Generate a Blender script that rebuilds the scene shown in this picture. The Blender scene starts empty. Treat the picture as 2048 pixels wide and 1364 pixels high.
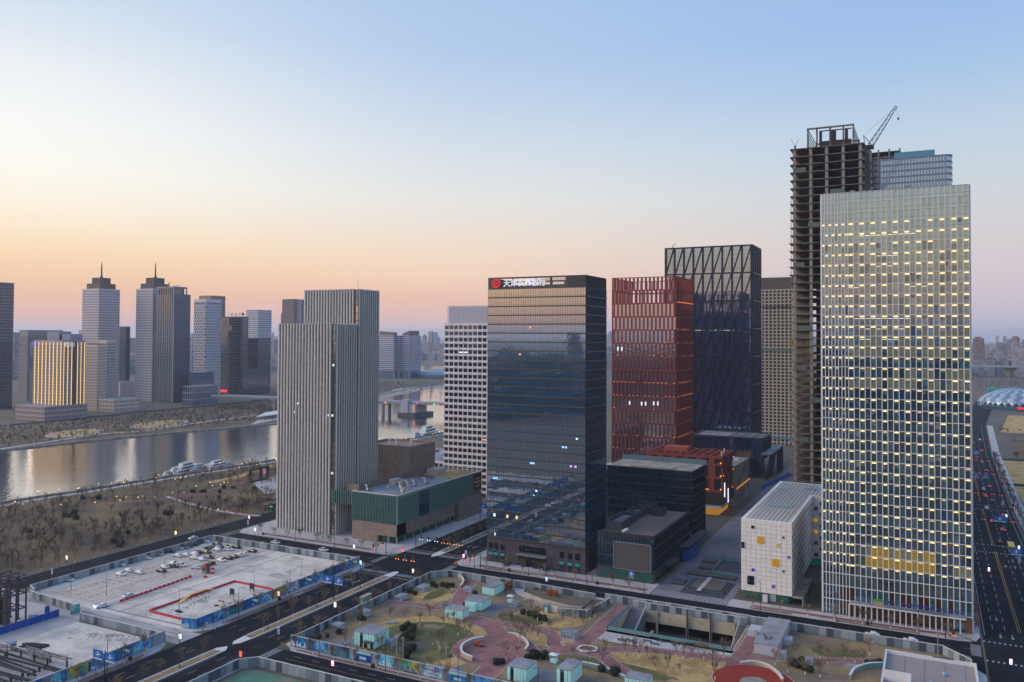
import bpy, bmesh, math, random
from mathutils import Vector, Matrix
random.seed(7)
SC = bpy.context.scene
COL = SC.collection
R = math.radians

# ------------------------------------------------------------------ camera
F, CX, HORY, PITCH, ROLL, CAMH = 1650.0, 1024.0, 672.0, R(1.3), R(0.26), 100.0
YAW = math.atan(836 / F)
CY = HORY - F * math.tan(PITCH)
_fw0 = Vector((-math.sin(YAW), math.cos(YAW), 0)); _rt0 = Vector((math.cos(YAW), math.sin(YAW), 0)); _z = Vector((0, 0, 1))
FW = _fw0 * math.cos(PITCH) + _z * math.sin(PITCH)
_up = _z * math.cos(PITCH) - _fw0 * math.sin(PITCH)
HAZE = 0.7e-4
RT = _rt0 * math.cos(ROLL) + _up * math.sin(ROLL)
UP = _up * math.cos(ROLL) - _rt0 * math.sin(ROLL)
CAM = Vector((0, 0, CAMH))
cd = bpy.data.cameras.new('camera')
cam = bpy.data.objects.new('camera', cd); COL.objects.link(cam)
m3 = Matrix((RT, UP, -FW)).transposed()
cam.matrix_world = Matrix.Translation(CAM) @ m3.to_4x4()
cd.sensor_width = 36; cd.lens = F / 2048 * 36
cd.shift_y = -(682 - CY) / 2048
cd.clip_start = 1; cd.clip_end = 60000
SC.camera = cam

# ------------------------------------------------------------------ sky
def lin(c):
    return tuple(((v / 255) / 12.92 if v / 255 <= .04045 else ((v / 255 + .055) / 1.055) ** 2.4) for v in c)
def hx(h):
    h = h.lstrip('#'); return lin(tuple(int(h[i:i+2], 16) for i in (0, 2, 4)))
W = bpy.data.worlds.new('World'); SC.world = W; W.use_nodes = True
nt = W.node_tree; nt.nodes.clear()
def wn(t, **k):
    n = nt.nodes.new(t)
    for a, b in k.items(): setattr(n, a, b)
    return n
def wl_(a, b): nt.links.new(a, b)
tc = wn('ShaderNodeTexCoord')
sep = wn('ShaderNodeSeparateXYZ'); wl_(tc.outputs['Generated'], sep.inputs[0])
el = wn('ShaderNodeMath', operation='ARCSINE'); wl_(sep.outputs['Z'], el.inputs[0])
eln = wn('ShaderNodeMapRange'); wl_(el.outputs[0], eln.inputs[0])
eln.inputs[1].default_value = 0; eln.inputs[2].default_value = R(90)
# azimuth: cosine of the angle to the sunset (world -X, a little towards the back)
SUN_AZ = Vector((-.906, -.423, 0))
flat = wn('ShaderNodeCombineXYZ'); wl_(sep.outputs['X'], flat.inputs[0]); wl_(sep.outputs['Y'], flat.inputs[1])
nrm = wn('ShaderNodeVectorMath', operation='NORMALIZE'); wl_(flat.outputs[0], nrm.inputs[0])
dot = wn('ShaderNodeVectorMath', operation='DOT_PRODUCT'); wl_(nrm.outputs[0], dot.inputs[0]); dot.inputs[1].default_value = SUN_AZ
def ramp(stops):
    r = wn('ShaderNodeValToRGB'); cr = r.color_ramp; cr.interpolation = 'B_SPLINE' if False else 'LINEAR'
    for i, (deg, col) in enumerate(stops):
        e = cr.elements[i] if i < 2 else cr.elements.new(deg / 90)
        e.position = deg / 90; k_ = col[3] if len(col) > 3 else 1.0; e.color = (*[v * k_ for v in lin(col[:3])], 1)
    wl_(eln.outputs[0], r.inputs[0]); return r
ZEN = (150, 183, 228)
rA = ramp([(0, (222, 178, 168)), (90, ZEN), (1.2, (236, 184, 164)), (2.9, (242, 196, 160)), (4.8, (250, 215, 174)), (6.4, (252, 231, 201)), (8.1, (251, 241, 224)),
           (10, (250, 247, 236)), (12.7, (245, 246, 243)), (16, (232, 237, 240)), (19.5, (208, 221, 236)), (24, (188, 208, 233)), (45, (166, 193, 230))])
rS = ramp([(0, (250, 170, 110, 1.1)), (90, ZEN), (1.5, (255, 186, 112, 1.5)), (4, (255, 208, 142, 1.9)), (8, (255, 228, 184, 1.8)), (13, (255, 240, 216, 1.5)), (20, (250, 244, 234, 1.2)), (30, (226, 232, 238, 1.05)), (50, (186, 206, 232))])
rB = ramp([(0, (226, 190, 184)), (90, ZEN), (1.2, (234, 190, 176)), (2.6, (240, 192, 166)), (4.2, (245, 210, 182)), (6, (242, 219, 196)), (7.7, (234, 223, 212)),
           (9.4, (228, 227, 223)), (12.7, (211, 220, 229)), (16, (192, 209, 230)), (19.1, (176, 200, 230)), (24, (167, 194, 229)), (45, (152, 184, 227))])
rC = ramp([(0, (198, 186, 204)), (90, ZEN), (1.0, (202, 190, 204)), (2.5, (208, 195, 204)), (4.2, (213, 201, 205)), (6, (213, 205, 207)), (7.7, (209, 209, 212)),
           (9.4, (203, 211, 217)), (12.7, (189, 207, 225)), (16, (168, 196, 227)), (19.1, (156, 187, 229)), (24, (150, 181, 226)), (45, (144, 178, 226))])
def maprange(a, lo, hi):
    m = wn('ShaderNodeMapRange'); m.interpolation_type = 'SMOOTHSTEP'
    m.inputs[1].default_value = lo; m.inputs[2].default_value = hi; wl_(a, m.inputs[0]); return m.outputs[0]
def mix(fac, a, b):
    m = wn('ShaderNodeMix'); m.data_type = 'RGBA'; wl_(fac, m.inputs[0]); wl_(a, m.inputs[6]); wl_(b, m.inputs[7]); return m.outputs[2]
cb = mix(maprange(dot.outputs['Value'], -0.46, 0.18), rC.outputs[0], rB.outputs[0])
ab0 = mix(maprange(dot.outputs['Value'], 0.06, 0.60), cb, rA.outputs[0])
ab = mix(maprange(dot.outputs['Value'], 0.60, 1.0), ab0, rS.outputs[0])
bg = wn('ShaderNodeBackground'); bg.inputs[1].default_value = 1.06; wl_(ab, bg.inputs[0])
wo = wn('ShaderNodeOutputWorld'); wl_(bg.outputs[0], wo.inputs[0])

# ------------------------------------------------------------------ afterglow (the sun is just under the horizon)
sl = bpy.data.lights.new('sun', 'SUN'); sl.energy = 2.2; sl.angle = R(40); sl.color = (1, .80, .66)
so = bpy.data.objects.new('sun', sl); COL.objects.link(so)
so.rotation_euler = Vector((.93, .36, -.40)).to_track_quat('-Z', 'Y').to_euler(); so.location = (-400, -100, 300)

SC.view_settings.view_transform = 'Standard'; SC.view_settings.look = 'None'
SC.view_settings.exposure = 0.0; SC.view_settings.gamma = 1.0
cy = SC.cycles
cy.use_denoising = True; cy.max_bounces = 6; cy.diffuse_bounces = 3; cy.glossy_bounces = 4; cy.transmission_bounces = 4
cy.volume_bounces = 2; cy.sample_clamp_indirect = 4; cy.caustics_reflective = False; cy.caustics_refractive = False
# ------------------------------------------------------------------ survey helpers: ground points of the place
def ray(x, y): return FW + RT * ((x - CX) / F) - UP * ((y - CY) / F)
def G(x, y, z=0.0):
    r = ray(x, y); p = CAM + r * ((z - CAMH) / r.z); return (p.x, p.y)
def onY(x, y, Y):
    r = ray(x, y); p = CAM + r * (Y / r.y); return p
def onX(x, y, X):
    r = ray(x, y); p = CAM + r * (X / r.x); return p
# ------------------------------------------------------------------ materials
MATS = {}
def mat(name, col, rough=.7, var=.12, scale=.35, metal=0.0, ior=1.45, emit=None, estr=0.0, bump=0.0, bscale=8.0, rnd=0.0, col2=None, c2scale=.05, c2sharp=(.45, .6), spec=.5, detail=4):
    if name in MATS: return MATS[name]
    m = bpy.data.materials.new(name); m.use_nodes = True; t = m.node_tree; n = t.nodes; L = t.links.new
    b = n['Principled BSDF']
    c = hx(col) if isinstance(col, str) else col
    geo = n.new('ShaderNodeNewGeometry')
    out = None
    rgb = n.new('ShaderNodeRGB'); rgb.outputs[0].default_value = (*c, 1); out = rgb.outputs[0]
    if col2:
        nz = n.new('ShaderNodeTexNoise'); nz.inputs['Scale'].default_value = c2scale; nz.inputs['Detail'].default_value = 5; nz.inputs['Roughness'].default_value = .62
        L(geo.outputs['Position'], nz.inputs['Vector'])
        mr = n.new('ShaderNodeMapRange'); mr.inputs[1].default_value, mr.inputs[2].default_value = c2sharp; L(nz.outputs['Fac'], mr.inputs[0])
        mx = n.new('ShaderNodeMix'); mx.data_type = 'RGBA'; L(mr.outputs[0], mx.inputs[0]); L(out, mx.inputs[6]); mx.inputs[7].default_value = (*(hx(col2)), 1); out = mx.outputs[2]
    if var or rnd:
        nz = n.new('ShaderNodeTexNoise'); nz.inputs['Scale'].default_value = scale; nz.inputs['Detail'].default_value = detail; nz.inputs['Roughness'].default_value = .65
        L(geo.outputs['Position'], nz.inputs['Vector'])
        mr = n.new('ShaderNodeMapRange'); mr.inputs[1].default_value = .25; mr.inputs[2].default_value = .75; mr.inputs[3].default_value = 1 - var; mr.inputs[4].default_value = 1 + var
        L(nz.outputs['Fac'], mr.inputs[0]); val = mr.outputs[0]
        if rnd:
            oi = n.new('ShaderNodeObjectInfo'); m2 = n.new('ShaderNodeMapRange'); m2.inputs[3].default_value = 1 - rnd; m2.inputs[4].default_value = 1 + rnd
            L(oi.outputs['Random'], m2.inputs[0]); mm = n.new('ShaderNodeMath'); mm.operation = 'MULTIPLY'; L(val, mm.inputs[0]); L(m2.outputs[0], mm.inputs[1]); val = mm.outputs[0]
        hs = n.new('ShaderNodeHueSaturation'); L(out, hs.inputs['Color']); L(val, hs.inputs['Value']); out = hs.outputs[0]
    L(out, b.inputs['Base Color'])
    b.inputs['Roughness'].default_value = rough; b.inputs['Metallic'].default_value = metal; b.inputs['IOR'].default_value = ior
    b.inputs['Specular IOR Level'].default_value = spec
    if emit:
        b.inputs['Emission Color'].default_value = (*(hx(emit) if isinstance(emit, str) else emit), 1); b.inputs['Emission Strength'].default_value = estr
        m.cycles.emission_sampling = 'NONE' if estr < 3 else 'AUTO'
    if bump:
        nz = n.new('ShaderNodeTexNoise'); nz.inputs['Scale'].default_value = bscale; nz.inputs['Detail'].default_value = 3
        L(geo.outputs['Position'], nz.inputs['Vector']); bp = n.new('ShaderNodeBump'); bp.inputs['Strength'].default_value = bump; bp.inputs['Distance'].default_value = .2
        L(nz.outputs['Fac'], bp.inputs['Height']); L(bp.outputs[0], b.inputs['Normal'])
    MATS[name] = m
    return m
def glass(name, col, ior=2.2, rough=.04, rnd=.35, wav=.02, wsc=.6, tint=None, refl=0.0):
    """coated facade glass: dark body, strong mirror, slightly wavy panes, each pane its own tone and tilt"""
    if name in MATS: return MATS[name]
    m = bpy.data.materials.new(name); m.use_nodes = True; t = m.node_tree; n = t.nodes; L = t.links.new
    b = n['Principled BSDF']; geo = n.new('ShaderNodeNewGeometry')
    rgb = n.new('ShaderNodeRGB'); rgb.outputs[0].default_value = (*hx(col), 1)
    nz = n.new('ShaderNodeTexNoise'); nz.inputs['Scale'].default_value = .28; nz.inputs['Detail'].default_value = 3; L(geo.outputs['Position'], nz.inputs['Vector'])
    oi = n.new('ShaderNodeObjectInfo'); ad = n.new('ShaderNodeMath'); ad.operation = 'ADD'; L(nz.outputs['Fac'], ad.inputs[0]); L(oi.outputs['Random'], ad.inputs[1])
    mr = n.new('ShaderNodeMapRange'); mr.inputs[1].default_value = .3; mr.inputs[2].default_value = 1.7; mr.inputs[3].default_value = 1 - rnd; mr.inputs[4].default_value = 1 + rnd; L(ad.outputs[0], mr.inputs[0])
    hs = n.new('ShaderNodeHueSaturation'); L(rgb.outputs[0], hs.inputs['Color']); L(mr.outputs[0], hs.inputs['Value']); L(hs.outputs[0], b.inputs['Base Color'])
    b.inputs['Roughness'].default_value = rough; b.inputs['IOR'].default_value = ior
    if tint: b.inputs['Specular Tint'].default_value = (*hx(tint), 1)
    w2 = n.new('ShaderNodeTexNoise'); w2.inputs['Scale'].default_value = wsc; w2.inputs['Detail'].default_value = 1; L(geo.outputs['Position'], w2.inputs['Vector'])
    bp = n.new('ShaderNodeBump'); bp.inputs['Strength'].default_value = 1; bp.inputs['Distance'].default_value = wav; L(w2.outputs['Fac'], bp.inputs['Height']); L(bp.outputs[0], b.inputs['Normal'])
    if refl:
        gl = n.new('ShaderNodeBsdfGlossy'); gl.inputs['Roughness'].default_value = rough; gl.inputs['Color'].default_value = (*hx(tint or '#ffffff'), 1); L(bp.outputs[0], gl.inputs['Normal'])
        ms = n.new('ShaderNodeMixShader'); ms.inputs[0].default_value = refl; L(b.outputs[0], ms.inputs[1]); L(gl.outputs[0], ms.inputs[2]); L(ms.outputs[0], n['Material Output'].inputs['Surface'])
    MATS[name] = m
    return m
def glow(name, col, s):
    return mat(name, col, rough=.5, var=0, emit=col, estr=s)

# ------------------------------------------------------------------ mesh builder
class MB:
    def __init__(s): s.v = []; s.f = []; s.mi = []; s.cur = 0
    def add(s, vs, fs):
        o = len(s.v); s.v += [tuple(p) for p in vs]
        for f in fs: s.f.append([o + i for i in f]); s.mi.append(s.cur)
    def box(s, x0, x1, y0, y1, z0, z1):
        s.add([(x0,y0,z0),(x1,y0,z0),(x1,y1,z0),(x0,y1,z0),(x0,y0,z1),(x1,y0,z1),(x1,y1,z1),(x0,y1,z1)],
              [(0,3,2,1),(4,5,6,7),(0,1,5,4),(1,2,6,5),(2,3,7,6),(3,0,4,7)])
        return s
    def prism(s, poly, z0, z1):
        n = len(poly); a = sum(poly[i][0]*poly[(i+1)%n][1]-poly[(i+1)%n][0]*poly[i][1] for i in range(n))
        if a < 0: poly = poly[::-1]
        s.add([(p[0],p[1],z0) for p in poly]+[(p[0],p[1],z1) for p in poly],
              [tuple(range(n-1,-1,-1)), tuple(range(n,2*n))]+[(i,(i+1)%n,n+(i+1)%n,n+i) for i in range(n)])
        return s
    def sheet(s, poly, z):
        n = len(poly); a = sum(poly[i][0]*poly[(i+1)%n][1]-poly[(i+1)%n][0]*poly[i][1] for i in range(n))
        if a < 0: poly = poly[::-1]
        s.add([(p[0],p[1],z) for p in poly], [tuple(range(n))]); return s
    def tube(s, p, q, r, r2=None, n=6, caps=True):
        p = Vector(p); q = Vector(q); d = (q-p); r2 = r if r2 is None else r2
        if d.length < 1e-6: return s
        d.normalize(); a = d.orthogonal().normalized(); b = d.cross(a)
        vs = []
        for c, rr in ((p, r), (q, r2)):
            for i in range(n):
                t = 2*math.pi*i/n; vs.append(c + a*(rr*math.cos(t)) + b*(rr*math.sin(t)))
        fs = [(i,(i+1)%n,n+(i+1)%n,n+i) for i in range(n)]
        if caps: fs += [tuple(range(n-1,-1,-1)), tuple(range(n,2*n))]
        s.add(vs, fs); return s
    def bar(s, p, q, w, h):
        p = Vector(p); q = Vector(q); d = (q-p).normalized(); up = Vector((0,0,1)) if abs(d.z) < .95 else Vector((0,1,0))
        a = d.cross(up).normalized()*(w/2); b = a.cross(d).normalized()*(h/2)
        s.add([p-a-b,p+a-b,p+a+b,p-a+b,q-a-b,q+a-b,q+a+b,q-a+b],[(0,1,2,3),(7,6,5,4),(0,4,5,1),(1,5,6,2),(2,6,7,3),(3,7,4,0)]); return s
    def lathe(s, prof, c=(0,0,0), n=12):
        o = len(prof); vs = []
        for r, z in prof:
            for i in range(n):
                t = 2*math.pi*i/n; vs.append((c[0]+r*math.cos(t), c[1]+r*math.sin(t), c[2]+z))
        fs = []
        for k in range(o-1):
            for i in range(n): fs.append((k*n+i, k*n+(i+1)%n, (k+1)*n+(i+1)%n, (k+1)*n+i))
        s.add(vs, fs+[tuple(range(n-1,-1,-1)), tuple(range((o-1)*n, o*n))]); return s
    def blob(s, c, r, rz=None, seed=0, sub=1, jit=.18):
        bm = bmesh.new(); bmesh.ops.create_icosphere(bm, subdivisions=sub, radius=1); rg = random.Random(seed)
        k = [1+rg.uniform(-jit, jit) for _ in bm.verts]; bm.verts.index_update()
        vs = [(c[0]+v.co.x*r*k[v.index], c[1]+v.co.y*r*k[v.index], c[2]+v.co.z*(rz or r)*k[v.index]) for v in bm.verts]
        s.add(vs, [tuple(v.index for v in f.verts) for f in bm.faces]); bm.free(); return s
    def mesh(s, name, mats, off=(0,0,0), smooth=False):
        me = bpy.data.meshes.new(name)
        me.from_pydata([(v[0]-off[0], v[1]-off[1], v[2]-off[2]) for v in s.v], [], s.f)
        if not isinstance(mats, (list, tuple)): mats = [mats]
        for m in mats: me.materials.append(m)
        if len(mats) > 1: me.polygons.foreach_set('material_index', s.mi)
        if smooth: me.polygons.foreach_set('use_smooth', [True]*len(me.polygons))
        me.update(); return me
    def build(s, name, mats, parent=None, smooth=False, kind=None):
        off = wloc(parent)
        o = bpy.data.objects.new(name, s.mesh(name, mats, off, smooth)); COL.objects.link(o)
        if parent is not None: o.parent = parent
        if kind: o['kind'] = kind
        return o
def wloc(o):
    x = y = z = 0.0
    while o is not None:
        x += o.location.x; y += o.location.y; z += o.location.z; o = o.parent
    return (x, y, z)
def tag(o, label, cat, group=None, kind=None):
    o['label'] = label; o['category'] = cat
    if group: o['group'] = group
    if kind: o['kind'] = kind
    return o
def thing(name, label, cat, loc=(0,0,0), rz=0.0, group=None):
    o = bpy.data.objects.new(name, None); COL.objects.link(o); o.location = loc; o.rotation_euler = (0,0,rz); o.empty_display_size = .5
    return tag(o, label, cat, group)
def struct(name, mb, m, label=None, cat=None, smooth=False):
    o = mb.build(name, m, smooth=smooth); o['kind'] = 'structure'
    o['label'] = label or name.replace('_', ' '); o['category'] = cat or name.split('_')[-1]
    return o
def put(name, me, loc, parent=None, rz=0.0, scale=None):
    """one more object on shared mesh data; loc in world metres"""
    o = bpy.data.objects.new(name, me); COL.objects.link(o); b = wloc(parent)
    o.location = (loc[0]-b[0], loc[1]-b[1], loc[2]-b[2]); o.rotation_euler = (0,0,rz)
    if scale: o.scale = scale
    if parent is not None: o.parent = parent
    return o
KIDS = {}
def dup(root, loc, rz=0.0, scale=None, label=None, group=None):
    r = root.copy(); COL.objects.link(r); r.location = loc; r.rotation_euler = (0,0,rz)
    if scale: r.scale = (scale,)*3 if isinstance(scale, (int, float)) else scale
    if label: r['label'] = label
    if group: r['group'] = group
    for ch in root.children:
        c = ch.copy(); COL.objects.link(c); c.parent = r
        for g in ch.children:
            d = g.copy(); COL.objects.link(d); d.parent = c
    return r
def drop(root):
    for ch in list(root.children):
        for g in list(ch.children): bpy.data.objects.remove(g)
        bpy.data.objects.remove(ch)
    bpy.data.objects.remove(root)

# ------------------------------------------------------------------ axis-aligned facades: S faces -Y, E faces +X
class BX:
    def __init__(s, x0, x1, y0, y1): s.x0, s.x1, s.y0, s.y1 = x0, x1, y0, y1
    def L(s, f): return s.x1-s.x0 if f in 'SN' else s.y1-s.y0
    def pt(s, f, u, w):
        return {'S': (s.x0+u, s.y0-w), 'E': (s.x1+w, s.y0+u), 'N': (s.x1-u, s.y1+w), 'W': (s.x0-w, s.y1-u)}[f]
    def fb(s, mb, f, u0, u1, w0, w1, z0, z1):
        a = s.pt(f, u0, w0); b = s.pt(f, u1, w1)
        mb.box(min(a[0],b[0]), max(a[0],b[0]), min(a[1],b[1]), max(a[1],b[1]), z0, z1)
    def core(s, mb, z0, z1, inset=0.0): mb.box(s.x0+inset, s.x1-inset, s.y0+inset, s.y1-inset, z0, z1); return mb
    def poly(s, i=0.0): return [(s.x0+i,s.y0+i),(s.x1-i,s.y0+i),(s.x1-i,s.y1-i),(s.x0+i,s.y1-i)]
ROT = {'S': 0.0, 'E': R(90), 'N': R(180), 'W': R(-90)}
PANES = {}
def panemesh(w, h, m, key='pane', t=.08, bars=None, barm=None, bw=.06):
    k = (round(w,3), round(h,3), m.name, key, bars)
    if k not in PANES:
        mb = MB(); mb.box(-w/2, w/2, -t, 0, -h/2, h/2)
        mats = [m]
        if bars:
            mats = [m, barm]; mb.cur = 1
            for i in range(1, bars[0]+1):
                u = -w/2+w*i/(bars[0]+1); mb.box(u-bw/2, u+bw/2, -t-.05, -t+.01, -h/2, h/2)
            for i in range(1, bars[1]+1):
                z = -h/2+h*i/(bars[1]+1); mb.box(-w/2, w/2, -t-.04, -t+.01, z-bw/2, z+bw/2)
        PANES[k] = mb.mesh(key, mats)
    return PANES[k]
def pane(name, B, f, u, z, w, me, parent):
    p = B.pt(f, u, w); return put(name, me, (p[0], p[1], z), parent, ROT[f])
def grid(mb, B, f, z0, z1, nu, nz, vw, hw, d, dh=None, ends=True):
    L = B.L(f); dh = d-.03 if dh is None else dh
    for i in range(0 if ends else 1, nu+1 if ends else nu):
        u = L*i/nu; a = max(u-vw/2, 0 if i == 0 else -9e9); b = min(u+vw/2, L if i == nu else 9e9)
        B.fb(mb, f, a, b, -.15, d, z0, z1)
    for k in range(nz+1):
        z = z0+(z1-z0)*k/nz
        B.fb(mb, f, .02, L-.02, -.13, dh, max(z-hw/2, z0+.01), min(z+hw/2, z1-.01))
def ribbon(pts, w):
    """centre line -> strip polygon list (quads)"""
    P = [Vector((p[0], p[1])) for p in pts]; L = []; Rr = []
    for i, p in enumerate(P):
        d = (P[min(i+1, len(P)-1)]-P[max(i-1, 0)]).normalized(); n = Vector((-d.y, d.x)); ww = w[i] if isinstance(w, (list, tuple)) else w
        L.append(p+n*ww/2); Rr.append(p-n*ww/2)
    return L, Rr
def strip(mb, pts, w, z):
    L, Rr = ribbon(pts, w)
    for i in range(len(L)-1): mb.sheet([tuple(L[i]), tuple(Rr[i]), tuple(Rr[i+1]), tuple(L[i+1])], z)
    return mb
def smooth_path(pts, n=6):
    P = [Vector((p[0], p[1])) for p in pts]; out = []
    for i in range(len(P)-1):
        a, b, c, d = P[max(i-1,0)], P[i], P[i+1], P[min(i+2,len(P)-1)]
        for k in range(n):
            t = k/n
            q = .5*((2*b)+(-a+c)*t+(2*a-5*b+4*c-d)*t*t+(-a+3*b-3*c+d)*t**3); out.append((q.x, q.y))
    out.append(tuple(P[-1])); return out
def ell(cx, cy, rx, ry, n=40, a0=0, rot=0):
    return [(cx+rx*math.cos(t)*math.cos(rot)-ry*math.sin(t)*math.sin(rot), cy+rx*math.cos(t)*math.sin(rot)+ry*math.sin(t)*math.cos(rot)) for t in [a0+2*math.pi*i/n for i in range(n)]]
# ------------------------------------------------------------------ shared materials
M = dict(
 soil=mat('soil', '#55524f', .95, .22, .02, col2='#6a6152', c2scale=.004, c2sharp=(.4,.65)),
 dry=mat('dry_grass', '#4c4038', .95, .32, .25, col2='#6f5d41', c2scale=.035, c2sharp=(.42,.6), bump=.4, bscale=2),
 parkdry=mat('park_turf', '#8f7b5a', .95, .28, .5, col2='#71635a', c2scale=.06, c2sharp=(.42,.62), bump=.4, bscale=3),
 tan=mat('straw_turf', '#b89a68', .95, .24, .8, col2='#94794f', c2scale=.12, bump=.3, bscale=4),
 green=mat('green_turf', '#555838', .95, .28, .7, col2='#71683f', c2scale=.12, bump=.3, bscale=4),
 asphalt=mat('asphalt', '#10151f', .92, .35, .35, spec=.2, col2='#1c222e', c2scale=.09, c2sharp=(.42,.66), bump=.15, bscale=6),
 mark=mat('road_paint', '#9a9fa8', .7, .2, 1.5), ymark=mat('yellow_paint', '#9a7836', .7, .2, 1.5),
 pave=mat('paving', '#b4b0b4', .85, .14, .25, col2='#8f8d95', c2scale=.08, c2sharp=(.45,.7), bump=.1, bscale=4),
 darkpave=mat('dark_paving', '#77757f', .85, .16, .3, col2='#686873', c2scale=.06),
 kerb=mat('kerb_stone', '#c9c8ca', .8, .12, .6), redpave=mat('red_paving', '#8e5a5a', .9, .16, .35, col2='#7a4c4e', c2scale=.1),
 brick=mat('brick_path', '#94696a', .9, .2, .5, col2='#7d5858', c2scale=.12, bump=.2, bscale=6),
 darkred=mat('dark_red_court', '#8c2c22', .85, .12, .5), lot=mat('lot_concrete', '#d2cac2', .9, .16, .6, col2='#aba39f', c2scale=.07, c2sharp=(.46,.68), bump=.1, bscale=3),
 worn=mat('worn_concrete', '#b3adad', .9, .16, .1, col2='#99949a', c2scale=.06, c2sharp=(.42,.66)),
 conc=mat('concrete', '#a59e97', .85, .16, .25, col2='#857d76', c2scale=.15), concd=mat('dark_concrete', '#6b625c', .9, .2, .3),
 steel=mat('dark_steel', '#2b333d', .5, .15, 1, metal=.4), whitem=mat('white_metal', '#d9dade', .4, .05, 1, metal=.1),
 grey=mat('grey_metal', '#7f858e', .5, .1, 1, metal=.3), dgrey=mat('dark_grey_metal', '#454b55', .5, .1, 1, metal=.3),
 hedge=mat('hedge_leaf', '#3c4630', .9, .3, 1.5, bump=.8, bscale=6), bush=mat('evergreen', '#323c2a', .9, .35, 2, bump=.8, bscale=5),
 bark=mat('bark', '#55473d', .95, .2, 3), limewash=mat('limewash', '#cfcac3', .9, .1, 2), twig=mat('twig', '#7a6757', .95, .2, 1), twigd=mat('dark_twig', '#4f443d', .95, .2, 1),
 roofgrey=mat('roof_membrane', '#8e919c', .8, .15, .3, col2='#777b87', c2scale=.1),
 glassd=glass('dark_glass', '#101b26', 1.9), black=mat('black_rubber', '#15161a', .7, .1, 1),
)
# ------------------------------------------------------------------ ground with the sunken court cut out of it
PX0, PX1, PY0, PY1 = -99.0, -57.0, 268.5, 294.5
def holed(mb, x0, x1, y0, y1, z):
    for p in ([(x0,y0),(x1,y0),(x1,PY0),(x0,PY0)], [(x0,PY1),(x1,PY1),(x1,y1),(x0,y1)], [(x0,PY0),(PX0,PY0),(PX0,PY1),(x0,PY1)], [(PX1,PY0),(x1,PY0),(x1,PY1),(PX1,PY1)]): mb.sheet(p, z)
    return mb
struct('ground', holed(MB(), -26000, 26000, -26000, 26000, 0), M['soil'], 'brown winter ground spreading to the horizon', 'ground')
haze = MB().box(-26500, 26500, -26500, 26500, -12, 262).build('haze', [], kind='stuff')
haze['label'] = 'pale evening haze over the whole city'; haze['category'] = 'haze'
hm = bpy.data.materials.new('haze_air'); hm.use_nodes = True; hn = hm.node_tree.nodes; hn.clear()
ho = hn.new('ShaderNodeOutputMaterial'); hv = hn.new('ShaderNodeVolumePrincipled'); hm.node_tree.links.new(hv.outputs[0], ho.inputs['Volume'])
hv.inputs['Color'].default_value = (.74, .83, 1.0, 1); hv.inputs['Density'].default_value = HAZE; hv.inputs['Anisotropy'].default_value = .3
hm.cycles.homogeneous_volume = True
haze.data.materials.append(hm); haze.display_type = 'WIRE'

# ------------------------------------------------------------------ river
wm = bpy.data.materials.new('river_water'); wm.use_nodes = True; n = wm.node_tree.nodes; L = wm.node_tree.links.new; b = n['Principled BSDF']
b.inputs['Base Color'].default_value = (.035, .045, .055, 1); b.inputs['Roughness'].default_value = .08; b.inputs['IOR'].default_value = 1.33
geo = n.new('ShaderNodeNewGeometry'); mp = n.new('ShaderNodeMapping'); mp.inputs['Scale'].default_value = (1, .75, 1); mp.inputs['Rotation'].default_value = (0,0,.6); L(geo.outputs['Position'], mp.inputs[0])
hsum = None
for sc_, amt in ((.28, .16), (1.1, .05), (.03, .25)):
    nz = n.new('ShaderNodeTexNoise'); nz.inputs['Scale'].default_value = sc_; nz.inputs['Detail'].default_value = 3; L(mp.outputs[0], nz.inputs['Vector'])
    mu = n.new('ShaderNodeMath'); mu.operation = 'MULTIPLY'; mu.inputs[1].default_value = amt; L(nz.outputs['Fac'], mu.inputs[0])
    if hsum is None: hsum = mu.outputs[0]
    else:
        a = n.new('ShaderNodeMath'); a.operation = 'ADD'; L(hsum, a.inputs[0]); L(mu.outputs[0], a.inputs[1]); hsum = a.outputs[0]
bp = n.new('ShaderNodeBump'); bp.inputs['Strength'].default_value = .8; bp.inputs['Distance'].default_value = 1; L(hsum, bp.inputs['Height']); L(bp.outputs[0], b.inputs['Normal'])
gl0 = n.new('ShaderNodeBsdfGlossy'); gl0.inputs['Roughness'].default_value = .09; L(bp.outputs[0], gl0.inputs['Normal']); ms0 = n.new('ShaderNodeMixShader'); ms0.inputs[0].default_value = .68; L(b.outputs[0], ms0.inputs[1]); L(gl0.outputs[0], ms0.inputs[2]); L(ms0.outputs[0], n['Material Output'].inputs['Surface'])
NEARB = [(-500,-600),(-496,100),(-489,300),(-483,345),(-479,395),(-473,440),(-466,508),(-453,620),(-448,700),(-440,900),(-470,1150),(-560,1350),(-760,1600),(-900,1800)]
FARB = [(-760,-600),(-735,200),(-708,433),(-700,522),(-678,622),(-655,705),(-655,790),(-700,900),(-770,1040),(-826,1140),(-870,1300),(-885,1440),(-1000,1700),(-1150,1900)]
river = MB()
for i in range(len(NEARB)-1): river.sheet([NEARB[i], NEARB[i+1], FARB[i+1], FARB[i]], .04)
river.sheet([(-900,1800),(-1150,1900),(-1500,2150),(-1300,2050)], .04); river.sheet([(-700,1950),(-1000,2330),(-1900,2330),(-1500,1990)], .045)
river.sheet([(-1750,1100),(-1900,1350),(-2600,1500),(-2500,1150)], .045)
struct('river', river, wm, 'calm grey river reflecting the evening sky', 'river')
def quay(name, line, side, label):
    mb = MB(); L_, R_ = ribbon(line, 2.4)
    for i in range(len(line)-1): mb.prism([tuple(L_[i]), tuple(R_[i]), tuple(R_[i+1]), tuple(L_[i+1])], 0, 1.3)
    return struct(name, mb, M['conc'], label, 'embankment')
quay('river_embankment', NEARB[1:12], 1, 'pale stone embankment wall along the near river bank')
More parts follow.
